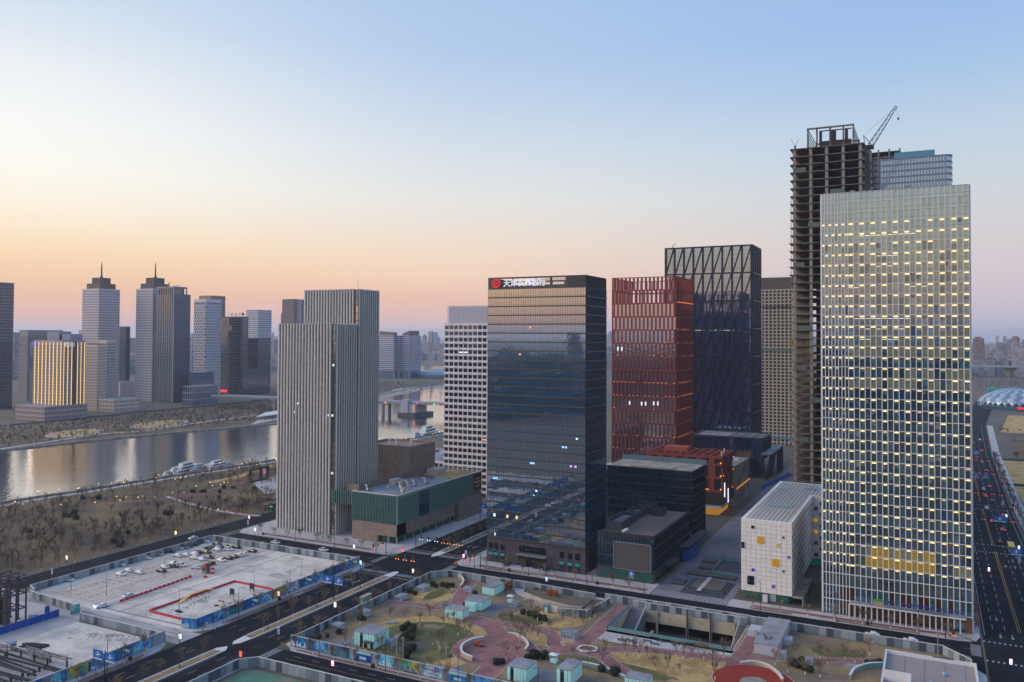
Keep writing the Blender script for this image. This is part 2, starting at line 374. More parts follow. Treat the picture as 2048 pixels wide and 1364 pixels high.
quay('river_embankment', FARB[1:13], 1, 'pale stone embankment wall along the far river bank')

# ------------------------------------------------------------------ parkland and lots (sheets a few cm apart)
def sheet(name, polys, m, z, label, cat=None):
    mb = MB()
    for p in polys: mb.sheet(p, z)
    return struct(name, mb, m, label, cat)
def rect(x0, x1, y0, y1): return [(x0,y0),(x1,y0),(x1,y1),(x0,y1)]
sheet('riverside_parkland', [[(-480,90),(-339,90),(-339,470),(-345,560),(-440,660),(-452,620),(-464,508),(-471,440),(-477,395),(-487,300)]], M['dry'], .03, 'brown winter parkland between the road and the near river bank', 'ground')
sheet('far_bank_park', [[(-760,200),(-737,200),(-710,433),(-702,522),(-680,622),(-657,705),(-657,790),(-702,900),(-772,1040),(-890,1010),(-900,860),(-895,740),(-860,640),(-860,560),(-900,430)]], M['dry'], .035, 'brown winter parkland below the towers on the far bank', 'ground')
for k, (c, rx, ry, a) in enumerate((((G(150,866)), 20, 34, .5), (G(320,848), 21, 42, .4))):
    sheet('grass_mound', [ell(c[0], c[1], rx, ry, 36, 0, a)], M['tan'], .06, ('straw coloured oval lawn ringed by a pale path, on the far bank by the river bend', 'straw coloured oval lawn on the far bank below the low beige building')[1-k], 'lawn')
    mb = MB(); strip(mb, [*ell(c[0], c[1], rx+2, ry+2, 40, 0, a), ell(c[0], c[1], rx+2, ry+2, 40, 0, a)[0]], 2.5, .07); struct('path', mb, M['pave'], ('pale path around the oval lawn below the gold lit building', 'pale path around the oval lawn below the low beige building')[k], 'path')
def path(pts, w, m, z, label, n=6, name='path', px=True):
    q = [G(*p) for p in pts] if px else pts
    mb = MB(); strip(mb, smooth_path(q, n), w, z); return struct(name, mb, m, label, 'path')
path([(0,898),(120,880),(200,868),(300,860),(420,842),(500,832),(556,826)], 5, M['pave'], .06, 'pale promenade path along the far river bank')
path([(x_+6, y_) for x_, y_ in NEARB[1:10]], 5, M['pave'], .06, 'pale promenade along the near river bank', px=False)
path([(335,993),(365,1003),(420,1018),(470,1027),(520,1032)], 3, M['pave'], .06, 'pale path slanting through the near parkland')
path([(190,1010),(260,1003),(330,997),(400,985),(470,968),(530,955)], 3, M['redpave'], .055, 'reddish path through the near parkland')
path([(560,928),(520,940),(470,955),(420,965)], 9, M['tan'], .05, 'straw coloured grass bank beside the near promenade')
sheet('paved_square', [[G(505,965), G(560,950), G(560,985), G(530,988)]], M['pave'], .06, 'pale paved square beside the planted frame', 'pavement')
# roads
AV0, AVM0, AVM1, AV1 = -217.5, -203.5, -199.5, -187.5
S0, S1 = 299.0, 312.0
sheet('avenue', [rect(AV0, AV1, 40, 198), rect(AV0, AV1, 198, 760)], M['asphalt'], .05, 'wide dark avenue with planted median running past the bank tower', 'road')
sheet('cross_street', [rect(-312, AV0, 297, 311), rect(AV1, 14.4, S0, S1), rect(39.1, 120, S0, S1), [(11.5,S1),(14.4,S1),(14.4,320),(13.6,316)], [(10.8,299),(10.8,287),(14.4,280),(14.4,298.98)]], M['asphalt'], .05, 'dark street in front of the office towers', 'road')
sheet('south_street', [rect(AV1, -20, 192.5, 203.5)], M['asphalt'], .05, 'dark street below the billboard fence', 'road')
sheet('park_road', [[(-333,60),(-318,60),(-318,700),(-333,700)]], M['asphalt'], .045, 'narrow dark road between the parkland and the parking lot', 'road')
sheet('east_road', [[(14.5,150),(39,150),(41,560),(46,820),(56,1090),(90,1500),(64,1500),(32,1090),(23,820),(16,560)]], M['asphalt'], .05, 'wide dark road with yellow centre line beside the lit glass tower', 'road')
sheet('east_cross_street', [rect(40, 300, y, y+9) for y in (448, 560, 655, 790)], M['asphalt'], .045, 'side streets leading off between the yellow fields', 'road')
sheet('parking_bays', [rect(-306.5, -276.2, 204.8, 292.6)], mat('bay_concrete', '#bcb0a8', .92, .2, .5, col2='#a2978f', c2scale=.08, c2sharp=(.44,.66)), .06, 'greyer paved half of the parking lot under the cars', 'ground')
sheet('entry_lane', [rect(-330, AV0, 191, 201)], M['worn'], .052, 'worn concrete entry lane between the fenced lots', 'road')
sheet('far_bank_road', [[(-905,560),(-890,560),(-905,1000),(-960,1300),(-975,1300),(-922,1000)]], M['asphalt'], .05, 'road in front of the far bank towers', 'road')
sheet('plaza_street', [rect(-98, -68, S1, 900)], M['darkpave'], .06, 'grey paved plaza and pedestrian street leading away between the buildings', 'pavement')
sheet('parking_lot', [rect(-311, -222, 201, 293.5)], M['lot'], .055, 'pale concrete parking lot behind metal hoarding', 'ground')
sheet('bare_lot', [rect(-265, -222.5, 163.5, 190)], M['lot'], .055, 'bare pale concrete lot beside the avenue', 'ground')
sheet('work_yard', [rect(-317, -276.5, 110, 196), rect(-276.4, -222.5, 110, 163.4)], M['worn'], .045, 'worn concrete construction yard', 'ground')
# pavements: raised slabs with stone kerbs
def pavement(name, polys, label, m=None, z=.14):
    mb = MB()
    for p in polys: mb.prism(p, 0, z)
    return struct(name, mb, m or M['pave'], label, 'pavement')
def corner(x, y, r, sx, sy, n=8):
    """quarter round, centre at (x,y), towards sx,sy"""
    return [(x+sx*r*math.cos(t), y+sy*r*math.sin(t)) for t in [math.pi/2*i/n for i in range(n+1)]]
pavement('pavement', [[(AV0,330),*[(-224+(6.5)*math.cos(t), 318+6*math.sin(t)) for t in [-math.pi/2*i/8 for i in range(9)]],(-312,312),(-316,318),(-316,365),(-303,365),(-303,420),(AV0,420)]], 'pale pavement around the striped tower and its podium')
pavement('pavement', [rect(-227, AV0-.02, 420.02, 720)], 'pale pavement along the far end of the avenue')
pavement('pavement', [[(AV1+.0,345),*[(-180-7.5*math.cos(t), 320-8*math.sin(t)) for t in [math.pi/2*i/8 for i in range(9)]],(-98.02,S1),(-98.02,327),(-125,324),(-125,420),(AV1,420)]], 'pale pavement in front of the bank tower')
pavement('pavement', [[(-67.98,S1),(8,S1),(13,314),(14.3,319),(16,560),(12.5,560),(12.5,321),(-67.98,321)]], 'pale pavement in front of the lit glass tower')
pavement('pavement', [[(-221,201.5),(-218,206),(AV0-.01,212),(AV0-.01,286),(-219,292),(-222.3,296.5),(-222.3,201.5)]], 'narrow pavement between billboards and avenue beside the parking lot')
pavement('pavement', [[(-222.4,120),(AV0-.01,120),(AV0-.01,182),(-218.5,187.5),(-222.4,190.5)]], 'narrow pavement between billboards and avenue beside the bare lot')
pavement('pavement', [[(AV1+.01,215),(-186.5,207.5),(-181,203.6),(-20,203.6),(-20,206.4),(-184,206.4),(-184.2,215),(-184.2,291),(-180,296.5),(9,296.5),(9,298.9),(-180,298.9),(-186,295),(AV1+.01,288)]], 'pavement running round the fenced park')
pavement('pavement', [[(AV1+.01,120),(AV1+.01,185),(-185,191),(-181,192.4),(-100,192.4),(-100,190),(-183,189.6),(-184.5,187),(-184.5,120)]], 'pavement round the fenced green lot')
pavement('pavement', [[(41.5,150),(46,150),(48.5,560),(53,820),(63,1090),(57.5,1090),(47,820),(43,560)]], 'pavement beside the yellow fields')
pavement('median', [[(AVM0,206),(-203,201),(-201.5,199),(-200,201),(AVM1,206),(AVM1,286),(-200.2,290.5),(-201.5,292),(-203,290.5),(AVM0,286)], [(AVM0,40),(AVM1,40),(AVM1,194.5),(-201.5,197),(AVM0,194.5)], [(AVM0,322),(-201.5,318),(AVM1,322),(AVM1,740),(AVM0,740)]], 'raised median strip of the avenue edged with white kerbs', M['kerb'], .2)
sheet('median_turf', [rect(AVM0+.5, AVM1-.5, 206, 284), rect(AVM0+.5, AVM1-.5, 40, 193), rect(AVM0+.5, AVM1-.5, 328, 738)], M['parkdry'], .23, 'dry grass on the avenue median', 'lawn')
sheet('cycle_path', [rect(-219.7, -218.4, 212, 284), rect(-219.7, -218.4, 120, 180), rect(-300, -232, 315, 317.2), rect(-176, -100, 315.2, 317.6), rect(-60, 6, 315.0, 317.4), rect(13.2, 15.2, 330, 400), rect(-180, -30, 204.4, 205.4)], M['redpave'], .16, 'red brick cycle path strips in the pavements', 'path')
sheet('verge', [rect(-218.3, AV0-.1, 214, 246), rect(-218.3, AV0-.1, 252, 282), rect(-218.3, AV0-.1, 120, 178), rect(-172, -150, 313, 314.6), rect(-95+0*1, -90, 313, 313.1), rect(-60,-45,312.8,314.4), rect(-30, -4, 312.8, 314.4), rect(-170, -60, 203.8, 204.3)], M['green'], .165, 'dark grass verges beside the kerbs', 'lawn')
# road paint
mk = MB(); ym = MB()
def dash(x0, x1, y0, y1, z=.062, q=mk): q.sheet(rect(x0, x1, y0, y1), z)
for x in (-213.2, -208.8, -195.6, -191.8):
    y = 44
    while y < 740:
        if not (188 < y < 208 or 286 < y < 330): dash(x-.08, x+.08, y, y+3.4)
        y += 11
for x in (-216.9, -204.1, -198.9, -188.1):
    for a, c in ((44,190),(208,284),(330,740)): dash(x-.07, x+.07, a, c)
for x0, x1 in ((-217, -204), (-199, -188)):
    x = x0
    while x < x1:
        for y in (286.5, 320.5): dash(x, x+.45, y, y+3.2)
        x += 1.0
    dash(x0 if x0 < -210 else x0, x1, 284, 284.4); dash(x0, x1, 325.5, 325.9)
y = 300
while y < 311:
    dash(-186.5, -183.2, y, y+.45); dash(-221.5, -218.6, y-1, y-.55); dash(11, 14.0, y, y+.45); y += 1.0
y = 193.4
while y < 203: dash(-187, -183.8, y, y+.45); y += 1.0
for k in range(3): dash(-217-1.0*k-40, -216-1.0*k-40, 205, 205)if 0 else None
x = -180
while x < 80:
    if not 10 < x < 42: dash(x, x+3, 305.4, 305.55)
    x += 7
x = -310
while x < -222: dash(x, x+3, 303.9, 304.05); x += 7
x = -178
while x < -24: dash(x, x+3, 195.6, 195.75); dash(x+1, x+4, 200.4, 200.55); x += 7
for z0, z1 in ((-178, -24),): ym.sheet(rect(z0, z1, 197.9, 198.05), .062)
# east road paint (follows its slight bend)
def ex(y): return 0 if y < 560 else (y-560)*.013 + max(0, y-820)*.02
for off, wid, q in ((26.2, .25, ym), (26.9, .25, ym)):
    for y in range(330, 1090, 12):
        if not (448 < y < 462 or 556 < y < 572): q.sheet([(off-wid/2+ex(y),y),(off+wid/2+ex(y),y),(off+wid/2+ex(y+12),y+12),(off-wid/2+ex(y+12),y+12)], .062)
for off in (18.6, 22.3, 30.8, 34.6):
    for y in range(330, 1000, 10): mk.sheet([(off-.1+ex(y),y),(off+.1+ex(y),y),(off+.1+ex(y+5),y+5),(off-.1+ex(y+5),y+5)], .062)
for off in (15.8, 39.2):
    for y in range(322, 1080, 12):
        if not (446 < y < 464 or 554 < y < 574): mk.sheet([(off-.12+ex(y),y),(off+.12+ex(y),y),(off+.12+ex(y+12),y+12),(off-.12+ex(y+12),y+12)], .062)
x = 15
while x < 40:
    for y in (315, 296.5, 446, 462, 556, 571): dash(x, x+.6, y, y+1.2)
    x += 1.5
def arrow(x, y, s=1, turn=0):
    mk.sheet([(x-.15,y),(x+.15,y),(x+.15,y+3*s),(x-.15,y+3*s)], .063); mk.sheet([(x-.6,y+3*s),(x+.6,y+3*s),(x,y+5*s)], .063)
    if turn: mk.sheet([(x,y+1.5*s),(x+turn*1.4,y+1.2*s),(x+turn*1.4,y+1.9*s)], .064)
for x, y, s, t in ((20.5,326,-1,0),(24,326,-1,0),(20.5,345,-1,0),(32.5,420,1,0),(36.5,420,1,1),(29,420,1,-1),(32.5,432,1,0),(-214,270,1,0),(-212,270,1,0),(-208,270,1,-1),(-196,345,-1,0),(-193,345,-1,1)): arrow(x, y, s, t)
struct('road_markings', mk, M['mark'], 'white lane lines, crossings and arrows painted on the roads', 'markings')
struct('centre_lines', ym, M['ymark'], 'yellow centre lines painted on the roads', 'markings')
# far fields on the right
sheet('field', [rect(50, 330, a, b_) for a, b_ in ((460,556),(572,652),(667,786))], M['tan'], .04, 'straw yellow fields beyond the wide road', 'field')
sheet('ploughed_field', [[(62,805),(330,805),(400,1010),(75,1010)]], M['dry'], .04, 'brown bare field with pale curved tracks', 'field')
path([(75,960),(110,935),(128,900),(120,850),(112,812)], 2.2, M['pave'], .07, 'pale curved track across the brown field', px=False)
path([(110,1000),(150,960),(190,900),(200,850),(198,812)], 2.2, M['pave'], .07, 'second pale curved track further right across the brown field', px=False)
sheet('straw_plain', [[(66,1020),(420,1020),(500,1250),(90,1250)],[(95,1420),(700,1420),(900,1800),(130,1800)]], M['tan'], .038, 'straw coloured plain around the dome', 'field')
sheet('lot_lane', [rect(-276.4, -265.1, 163.5, 190.9)], M['worn'], .05, 'worn concrete lane beside the blue site fence', 'road')
# parking bays and stains on the lot
pm_ = MB()
for x0 in (-304, -297.5, -291, -284.5):
    for y in range(208, 292, 3): pm_.sheet(rect(x0, x0+5, y, y+.16), .068)
    pm_.sheet(rect(x0+5, x0+5.14, 208, 291), .069)
struct('bay_markings', pm_, mat('bay_paint', '#d0d0d4', .8, .25, 1), 'faint white bay lines painted on the parking lot', 'markings')
jm = MB()
for y0, y1, x in ((203,293,-270.5),(203,293,-261.5)): jm.sheet(rect(x, x+.5, y0, y1), .066)
jm.sheet(rect(-262, -223, 262, 262.4), .066); jm.sheet(rect(-275,-223,203.5,204.2), .066); jm.sheet(rect(-255,-238,199,199.6), .066)
struct('lot_joints', jm, M['darkpave'], 'dark joints and drains across the pale lot', 'markings')
# ------------------------------------------------------------------ fenced park: turf, paths, courts
sheet('park_turf', [], M['parkdry'], .05, 'dry brown turf of the fenced park', 'lawn') if 0 else None
mbp = holed(MB(), -183.6, 10, 207.2, 295.6, .05); struct('park_turf', mbp, M['parkdry'], 'dry brown turf of the fenced park', 'lawn')
c = G(869,1192); sheet('straw_oval', [ell(c[0], c[1], 7.2, 12.5, 40, 0, .1)], M['tan'], .07, 'straw oval lawn near the park corner by the crossing', 'lawn')
c = G(874,1188); sheet('green_oval', [ell(c[0], c[1], 3.0, 8.5, 36, 0, .0)], M['green'], .09, 'small green oval inside the straw oval', 'lawn')
c = G(836,1280); sheet('straw_ring', [ell(c[0]+2, c[1], 24, 24, 56)], M['tan'], .07, 'large straw ring lawn beside the biggest glass pavilion', 'lawn')
sheet('green_disc', [ell(c[0]+1.5, c[1]-.5, 17.5, 18.5, 48)], M['green'], .085, 'green round lawn inside the straw ring', 'lawn')
c2_ = G(826,1294); sheet('gravel_disc', [ell(c2_[0], c2_[1], 6, 6, 30)], M['soil'], .1, 'bare gravel circle on the green round lawn', 'ground')
c3_ = G(1080,1235); sheet('straw_patch', [ell(c3_[0]+3, c3_[1], 13, 8, 30), ell(-112,252,9,8,30)], M['tan'], .068, 'straw patches beside the trimmed bushes', 'lawn')
sheet('green_patch', [ell(G(1040,1240)[0], G(1040,1240)[1], 9, 4, 30), ell(G(1650,1300)[0]+4, G(1650,1300)[1]-1, 8, 5, 26), ell(-86,238,18,5,30)], M['green'], .08, 'green patches in the park turf', 'lawn')
sheet('straw_lawn', [[G(1215,1292), G(1290,1300), G(1400,1308), G(1462,1322), G(1440,1364), G(1300,1364), G(1232,1330)]], M['tan'], .066, 'straw lawn below the sunken court', 'lawn')
edge_ = MB()
def bpath(pts, w, label, z=.11):
    path(pts, w, M['brick'], z, label, 8, 'brick_path'); strip(edge_, smooth_path([G(*p) for p in pts], 8), w+.7, .094+z*.08)
bpath([(945,1159),(930,1180),(920,1195),(913,1210),(905,1222),(915,1234)], 5.5, 'red brick path from the park corner past the pavilions')
bpath([(905,1219),(870,1216),(840,1210),(800,1207),(770,1204)], 3.5, 'red brick path curving left behind the straw oval', .114)
bpath([(915,1232),(960,1243),(985,1256),(998,1275),(1000,1300),(985,1335),(950,1364)], 7, 'wide red brick path leading down to the round court', .118)
bpath([(985,1245),(1030,1252),(1075,1259),(1100,1267),(1108,1278),(1107,1288),(1120,1301)], 4.5, 'red brick path looping right of the round court', .122)
c = G(990,1300); sheet('round_court', [ell(c[0], c[1], 13.5, 13.5, 44)], M['brick'], .13, 'round red brick court with curved white walls', 'pavement')
bpath([(1030,1310),(1080,1307),(1128,1300),(1160,1290),(1185,1270),(1210,1247),(1246,1212)], 5.5, 'red brick path climbing beside the sunken court', .126)
bpath([(1128,1303),(1190,1299),(1290,1301),(1375,1309),(1470,1322)], 4.0, 'red brick path below the bench plaza', .134)
bpath([(1165,1303),(1204,1313),(1232,1334),(1275,1358)], 4.5, 'red brick path curving round the straw lawn', .138)
bpath([(1520,1254),(1500,1288),(1482,1312),(1464,1336),(1450,1364)], 5.0, 'red brick path right of the sunken court', .142)
bpath([(1482,1313),(1546,1318),(1661,1321),(1764,1321)], 3.2, 'narrow red brick path to the white roofed building', .146)
c = G(1506,1362); sheet('dark_red_court', [ell(c[0], c[1], 11.5, 11.5, 44)], M['darkred'], .15, 'dark red round court at the bottom edge', 'pavement')
sheet('court_centre', [ell(c[0]+.5, c[1]-1.2, 4, 4, 30)], M['conc'], .16, 'pale disc at the centre of the dark red court', 'pavement')
sheet('bench_plaza', [[(-104,266),(-55,266),(-55,268.4),(-101,268.4)], [G(1187,1277), G(1243,1288), G(1375,1303), G(1468,1313), G(1484,1296), (-57,268.4), (-100,268.4)]], M['pave'], .105, 'grey paved strip with dark benches in front of the sunken court', 'pavement')
sheet('ramp_plaza', [[(-149,295),(-143,288),(-130,281),(-118,276.5),(-112,277),(-110,283),(-113,289),(-120,284),(-130,287),(-141,294.8)]], M['pave'], .1, 'curved pale forecourt inside the park fence', 'pavement')
sheet('pavilion_yard', [[G(988,1205), G(1040,1212), G(985,1232), G(960,1226)], [G(655,1285), G(712,1275), G(712,1300), G(640,1300)], [G(1062,1340), G(1110,1338), G(1115,1364), G(1060,1364)]], M['darkpave'], .09, 'grey paved yards beside the glass pavilions', 'pavement')
tm = MB(); rt_ = random.Random(4)
for i in range(9):
    x, y, a = rt_.uniform(-250,-232), rt_.uniform(210,240), rt_.uniform(0,6)
    q = [(x+math.cos(a+k*.3)*(4+k*.5), y+math.sin(a+k*.3)*(4+k*.5)) for k in range(8)]; strip(tm, smooth_path(q, 3), .22, .071+.0006*i)
for i in range(10):
    x = rt_.uniform(-274,-264); q = [(x, 204), (x+rt_.uniform(-.6,.6), 225), (x+rt_.uniform(-.6,.6), 250), (x+rt_.uniform(-3,3), 285)]; strip(tm, smooth_path(q, 4), .3, .078+.0006*i)
for i in range(8):
    q = [(-308, 196+rt_.uniform(-2,2)), (-285, 196.5+rt_.uniform(-1,2)), (-268, 197.5+rt_.uniform(-1,1)), (-240, 196+rt_.uniform(-2,2)), (-219, 196+rt_.uniform(-3,3))]; strip(tm, smooth_path(q, 4), .35, .086+.0006*i)
struct('tyre_marks', tm, mat('tyre_mark', '#8f8a8c', .95, .3, .5), 'dark curved tyre marks on the pale lot', 'markings')

pavement('pavement', [[(10.7,231),(14.3,231),(14.3,284),(10.7,289)]], 'pavement beside the white roofed building')
kl = MB(); kl.box(-276.1,-275.7,204.4,292.6,.05,.22); kl.box(-306.6,-276.1,204.3,204.7,.05,.22); struct('lot_kerb', kl, M['kerb'], 'low kerb around the greyer half of the parking lot', 'kerb')
ws = MB()
for x0 in (-298.8, -292.4, -285.9):
    for y in range(210, 290, 3): ws.box(x0, x0+.16, y-.8, y+.8, .06, .16)
struct('wheel_stops', ws, mat('wheel_stop', '#a88a4a', .8, .1, 1), 'rows of low yellow wheel stops in the parking lot', 'wheel stops')

edge_.sheet(ell(*G(990,1300), 13.9, 13.9, 44), .106); edge_.sheet(ell(*G(1506,1362), 11.9, 11.9, 44), .1065)
struct('path_edging', edge_, mat('edging', '#a79c98', .85, .15, .8), 'thin pale stone edging along the brick paths', 'kerb')
def blotch(c, r, n=14, rg2=rt_): 
    ph = rg2.uniform(0, 6); return [(c[0]+r*(1+.35*math.sin(2*t+ph)+rg2.uniform(-.15,.15))*math.cos(t), c[1]+r*(.7+.2*math.sin(3*t+ph))*math.sin(t)) for t in [6.283*i/n for i in range(n)]]
pa = MB(); pb = MB()
for i in range(34):
    lane = rt_.choice((-214,-210,-206,-197,-193,-190)); y = rt_.uniform(140,500); w = rt_.uniform(1.5,3); pa.sheet(rect(lane-w/2, lane+w/2, y, y+rt_.uniform(2,14)), .0555+.0001*i)
for i in range(26):
    x = rt_.uniform(-175,5); y = rt_.choice((301.5,305,308.5)); pa.sheet(rect(x, x+rt_.uniform(2,12), y, y+rt_.uniform(.8,2)), .0556+.0001*i)
for i in range(24):
    x = rt_.uniform(16,38); y = rt_.uniform(325,560); pa.sheet(rect(x, x+rt_.uniform(1,2.6), y, y+rt_.uniform(3,18)), .0557+.0001*i)
struct('road_patches', pa, mat('patched_asphalt', '#20262f', .92, .3, .6, spec=.2), 'slightly paler repair patches in the asphalt', 'road')
for i in range(30):
    c = (rt_.uniform(-270,-226), rt_.uniform(206,290)) if i < 20 else (rt_.uniform(-262,-226), rt_.uniform(166,188)); pb.sheet(blotch(c, rt_.uniform(.8,3.2)), .0642+.0001*i)
struct('lot_stains', pb, mat('stained_concrete', '#aca49f', .9, .25, .9), 'irregular darker stains on the pale concrete lots', 'ground')
pc = MB()
for i in range(70):
    c = (rt_.uniform(-180,-104), rt_.uniform(209,292)) if i % 2 else (rt_.uniform(-100,5), rt_.uniform(209,262)); pc.sheet(blotch(c, rt_.uniform(.8,3.0)), .0925+.00002*i)
struct('worn_turf', pc, mat('worn_earth', '#75685a', .95, .3, 1.2, col2='#8f7f66', c2scale=.5), 'worn bare patches in the park lawns', 'ground')
# ================================================================== RIGHT: glass tower with white grid and warm ceiling lights
T = dict(
 white=mat('white_frame', '#cfd0d6', .5, .05, .5), teal=glass('teal_glass', '#2c525c', 1.6, .05, .5, tint='#d9e6e8', refl=.32), tealdk=glass('deep_teal_glass', '#1d3c4a', 1.6, .05, .45, tint='#d9e6e8', refl=.22),
 tealpale=glass('pale_teal_glass', '#4f757c', 1.6, .08, .3, tint='#d9e6e8', refl=.35), blueblind=glass('blue_blind_glass', '#1d4d80', 1.6, .1, .2),
 light=glow('ceiling_light', '#ffdc90', 1.3), light2=glow('ceiling_light_dim', '#ffdc94', .95), light3=glow('ceiling_light_low', '#e8cf96', .5), warm=mat('lit_room_glass', '#4f5550', .12, .4, .9, ior=1.6, emit='#a9a890', estr=.2, rnd=.4),
 gold=mat('gold_room_glass', '#4a3a12', .12, .35, .6, ior=1.8, emit='#c09a2c', estr=.42, rnd=.4), lobby=mat('lobby_glass', '#33281f', .1, .4, .5, ior=1.6, emit='#6a4424', estr=.12, rnd=.6),
 sticker=glow('white_tube_light', '#fff6dc', 1.2),
)
tw = thing('glass_tower', 'tall pale glass office tower gridded in white with rows of warm ceiling lights', 'tower', (-11.6, 342, 0))
B = BX(-35.4, 12.2, 322.5, 362); H = 152.9; NL, NR = 8, 21
US = [9.0*i/NL for i in range(NL)] + [9.0+38.6*i/NR for i in range(NR+1)]
ZS = [0, 5.2, 10.2, 14.6] + [14.6+(H-14.6)*k/37 for k in range(1, 38)]
B.core(MB(), 0, H-1, .45).build('core', T['tealdk'], tw)
rows = len(ZS)-1; nbay = len(US)-1; rg = random.Random(3)
joined = {}; nind = 0
def rt_mat(r, c):
    top = rows-1-r; right = c >= NL
    if r == 0: return T['lobby'] if 5 <= c <= 25 else T['teal']
    if r == 1: return T['lobby'] if (5 <= c <= 25 and rg.random() < .55) else T['tealpale'] if rg.random() < .3 else T['teal']
    if r in (4, 5) and 11 <= c <= 22: return T['gold'] if (r == 4 and 13 <= c <= 21) or rg.random() < .7 else T['warm']
    if r == 4 and c >= 26: return T['warm']
    if r == 8: return T['tealpale'] if rg.random() < .45 else T['teal']
    if top < 3: return T['tealpale'] if rg.random() < .75 else T['teal']
    if top in (3, 4): return T['teal'] if rg.random() < .7 else T['tealpale']
    if top in (13, 14, 15, 17, 18):
        if right and rg.random() < (.8 if top not in (17,) or c > 17 else .1) and c not in (14, 20): return T['warm']
    if top in (8, 11) and right and rg.random() < .3: return T['warm']
    if rg.random() < .012: return T['blueblind']
    if top < 12: return T['teal'] if rg.random() < .75 else T['tealpale'] if rg.random() < .3 else T['tealdk']
    return T['tealdk'] if rg.random() < .62 else T['teal']
for r in range(rows):
    for c in range(nbay):
        w = US[c+1]-US[c]-.04; h = ZS[r+1]-ZS[r]-.04; m = rt_mat(r, c)
        z = (ZS[r]+ZS[r+1])/2; u = (US[c]+US[c+1])/2
        if c >= NL-2 and r > 1 and nind < 300 and (r < 12):
            pane('pane', B, 'S', u, z, .05, panemesh(w, h, m, 'pane', bars=(1, 2), barm=M['dgrey'], bw=.05), tw); nind += 1
        else:
            mb = joined.setdefault(m.name, (MB(), m))[0]
            B.fb(mb, 'S', u-w/2, u+w/2, -.1, .05+rg.uniform(0, .02), z-h/2, z+h/2)
for mb, m in joined.values(): mb.build('pane_field', m, tw, kind='stuff')
# half-height transoms and opening lights
mb = MB()
for r in range(2, rows):
    for c in range(nbay):
        z = ZS[r]; h = ZS[r+1]-ZS[r]; B.fb(mb, 'S', US[c]+.05, US[c+1]-.05, .02, .12, z+h*.30, z+h*.30+.06)
        if (r+c) % 2 and c >= NL: B.fb(mb, 'S', (US[c]+US[c+1])/2-.03, (US[c]+US[c+1])/2+.03, .02, .12, z+h*.55, z+h)
mb.build('transom', M['dgrey'], tw, kind='stuff')
for i, u in enumerate(US):
    mb = MB(); B.fb(mb, 'S', max(u-.14, 0), min(u+.14, B.L('S')), -.1, .5, 0, H); mb.build('mullion', T['white'], tw)
for k, z in enumerate(ZS[1:]):
    mb = MB(); B.fb(mb, 'S', .03, B.L('S')-.03, -.05, .46, z-.14, min(z+.11, H-.02)); mb.build('floor_rail', T['white'], tw)
lm = {}
nl = 0; lj = MB(); ls_ = MB(); bl2 = MB()
for r in range(3, rows-3):
    for c in range(nbay):
        on = ((c-NL) % 2 == 0) if c >= NL else ((c+r) % 2 == 0)
        if not on or rg.random() < .03: continue
        w = (US[c+1]-US[c])*.78; u = (US[c]+US[c+1])/2; z = ZS[r+1]-.42
        if nl < 300:
            pane('ceiling_light', B, 'S', u, z-.04, .2, panemesh(w*rg.choice((1,1,.92,.8)), rg.choice((.42,.42,.36)), rg.choice((T['light'],T['light'],T['light'],T['light2'],T['light3'])), 'ceiling_light'), tw); nl += 1
        else: B.fb(lj, 'S', u-w/2, u+w/2, .05, .2, z-.27, z+.19)
        if rg.random() < .7: B.fb(ls_, 'S', u-w*.58, u+w*.58, .05, .10, z-.36-rg.uniform(.3,.8), z-.36)
for r in range(3, rows-3):
    for c in range(nbay):
        if rg.random() < .17: u0, u1 = US[c]+.2, US[c+1]-.2; B.fb(bl2 if rg.random() < .5 else ls_, 'S', u0, u0+(u1-u0)*rg.choice((1,1,.5)), .05, .09, ZS[r+1]-.5-rg.uniform(.4,2.2), ZS[r+1]-.5)
bl2.build('blind', mat('blind_grey', '#7f898c', .7, .1, 1), tw, kind='stuff'); ls_.build('blind_strip', T['tealpale'], tw, kind='stuff'); lj.build('ceiling_light_field', T['light'], tw, kind='stuff')
mb = MB()
for top, c0, c1 in ((4,9,20),(6,13,17),(7,12,17),(9,8,10),(9,18,22),(12,9,20),(13,11,18),(14,10,17)):
    r = rows-1-top
    for c in range(c0, c1):
        if rg.random() < .75: B.fb(mb, 'S', US[c]+.2, US[c+1]-.3, .06, .16, ZS[r]+2.5, ZS[r]+2.62)
mb.build('tube_light', T['sticker'], tw, kind='stuff')
for f in 'ENW':
    mb = MB(); B.fb(mb, f, 0.3, B.L(f)-.3, -.4, .05, 0, H-.5); mb.build('side_glazing', T['teal'], tw)
    mb = MB(); grid(mb, B, f, 0, H-.1, 22, 40, .3, .3, .5); mb.build('side_grid', T['white'], tw, kind='stuff')
mb = MB(); mb.box(B.x0+.6, B.x1-.6, B.y0+.6, B.y1-.6, H-1, H-.6); rf = mb.build('roof', M['roofgrey'], tw)
mb = MB(); mb.box(-14, -11, 330, 334, H-.6, H+1.8); mb.box(-26, -24.4, 326, 328, H-.6, H+1.2); mb.box(-7, -6, 328, 329, H-.6, H+1.4); mb.bar((-8,328.5,H+1.4), (-5.6,328.5,H+1.9), .3, .5); mb.build('roof_plant', M['grey'], rf)
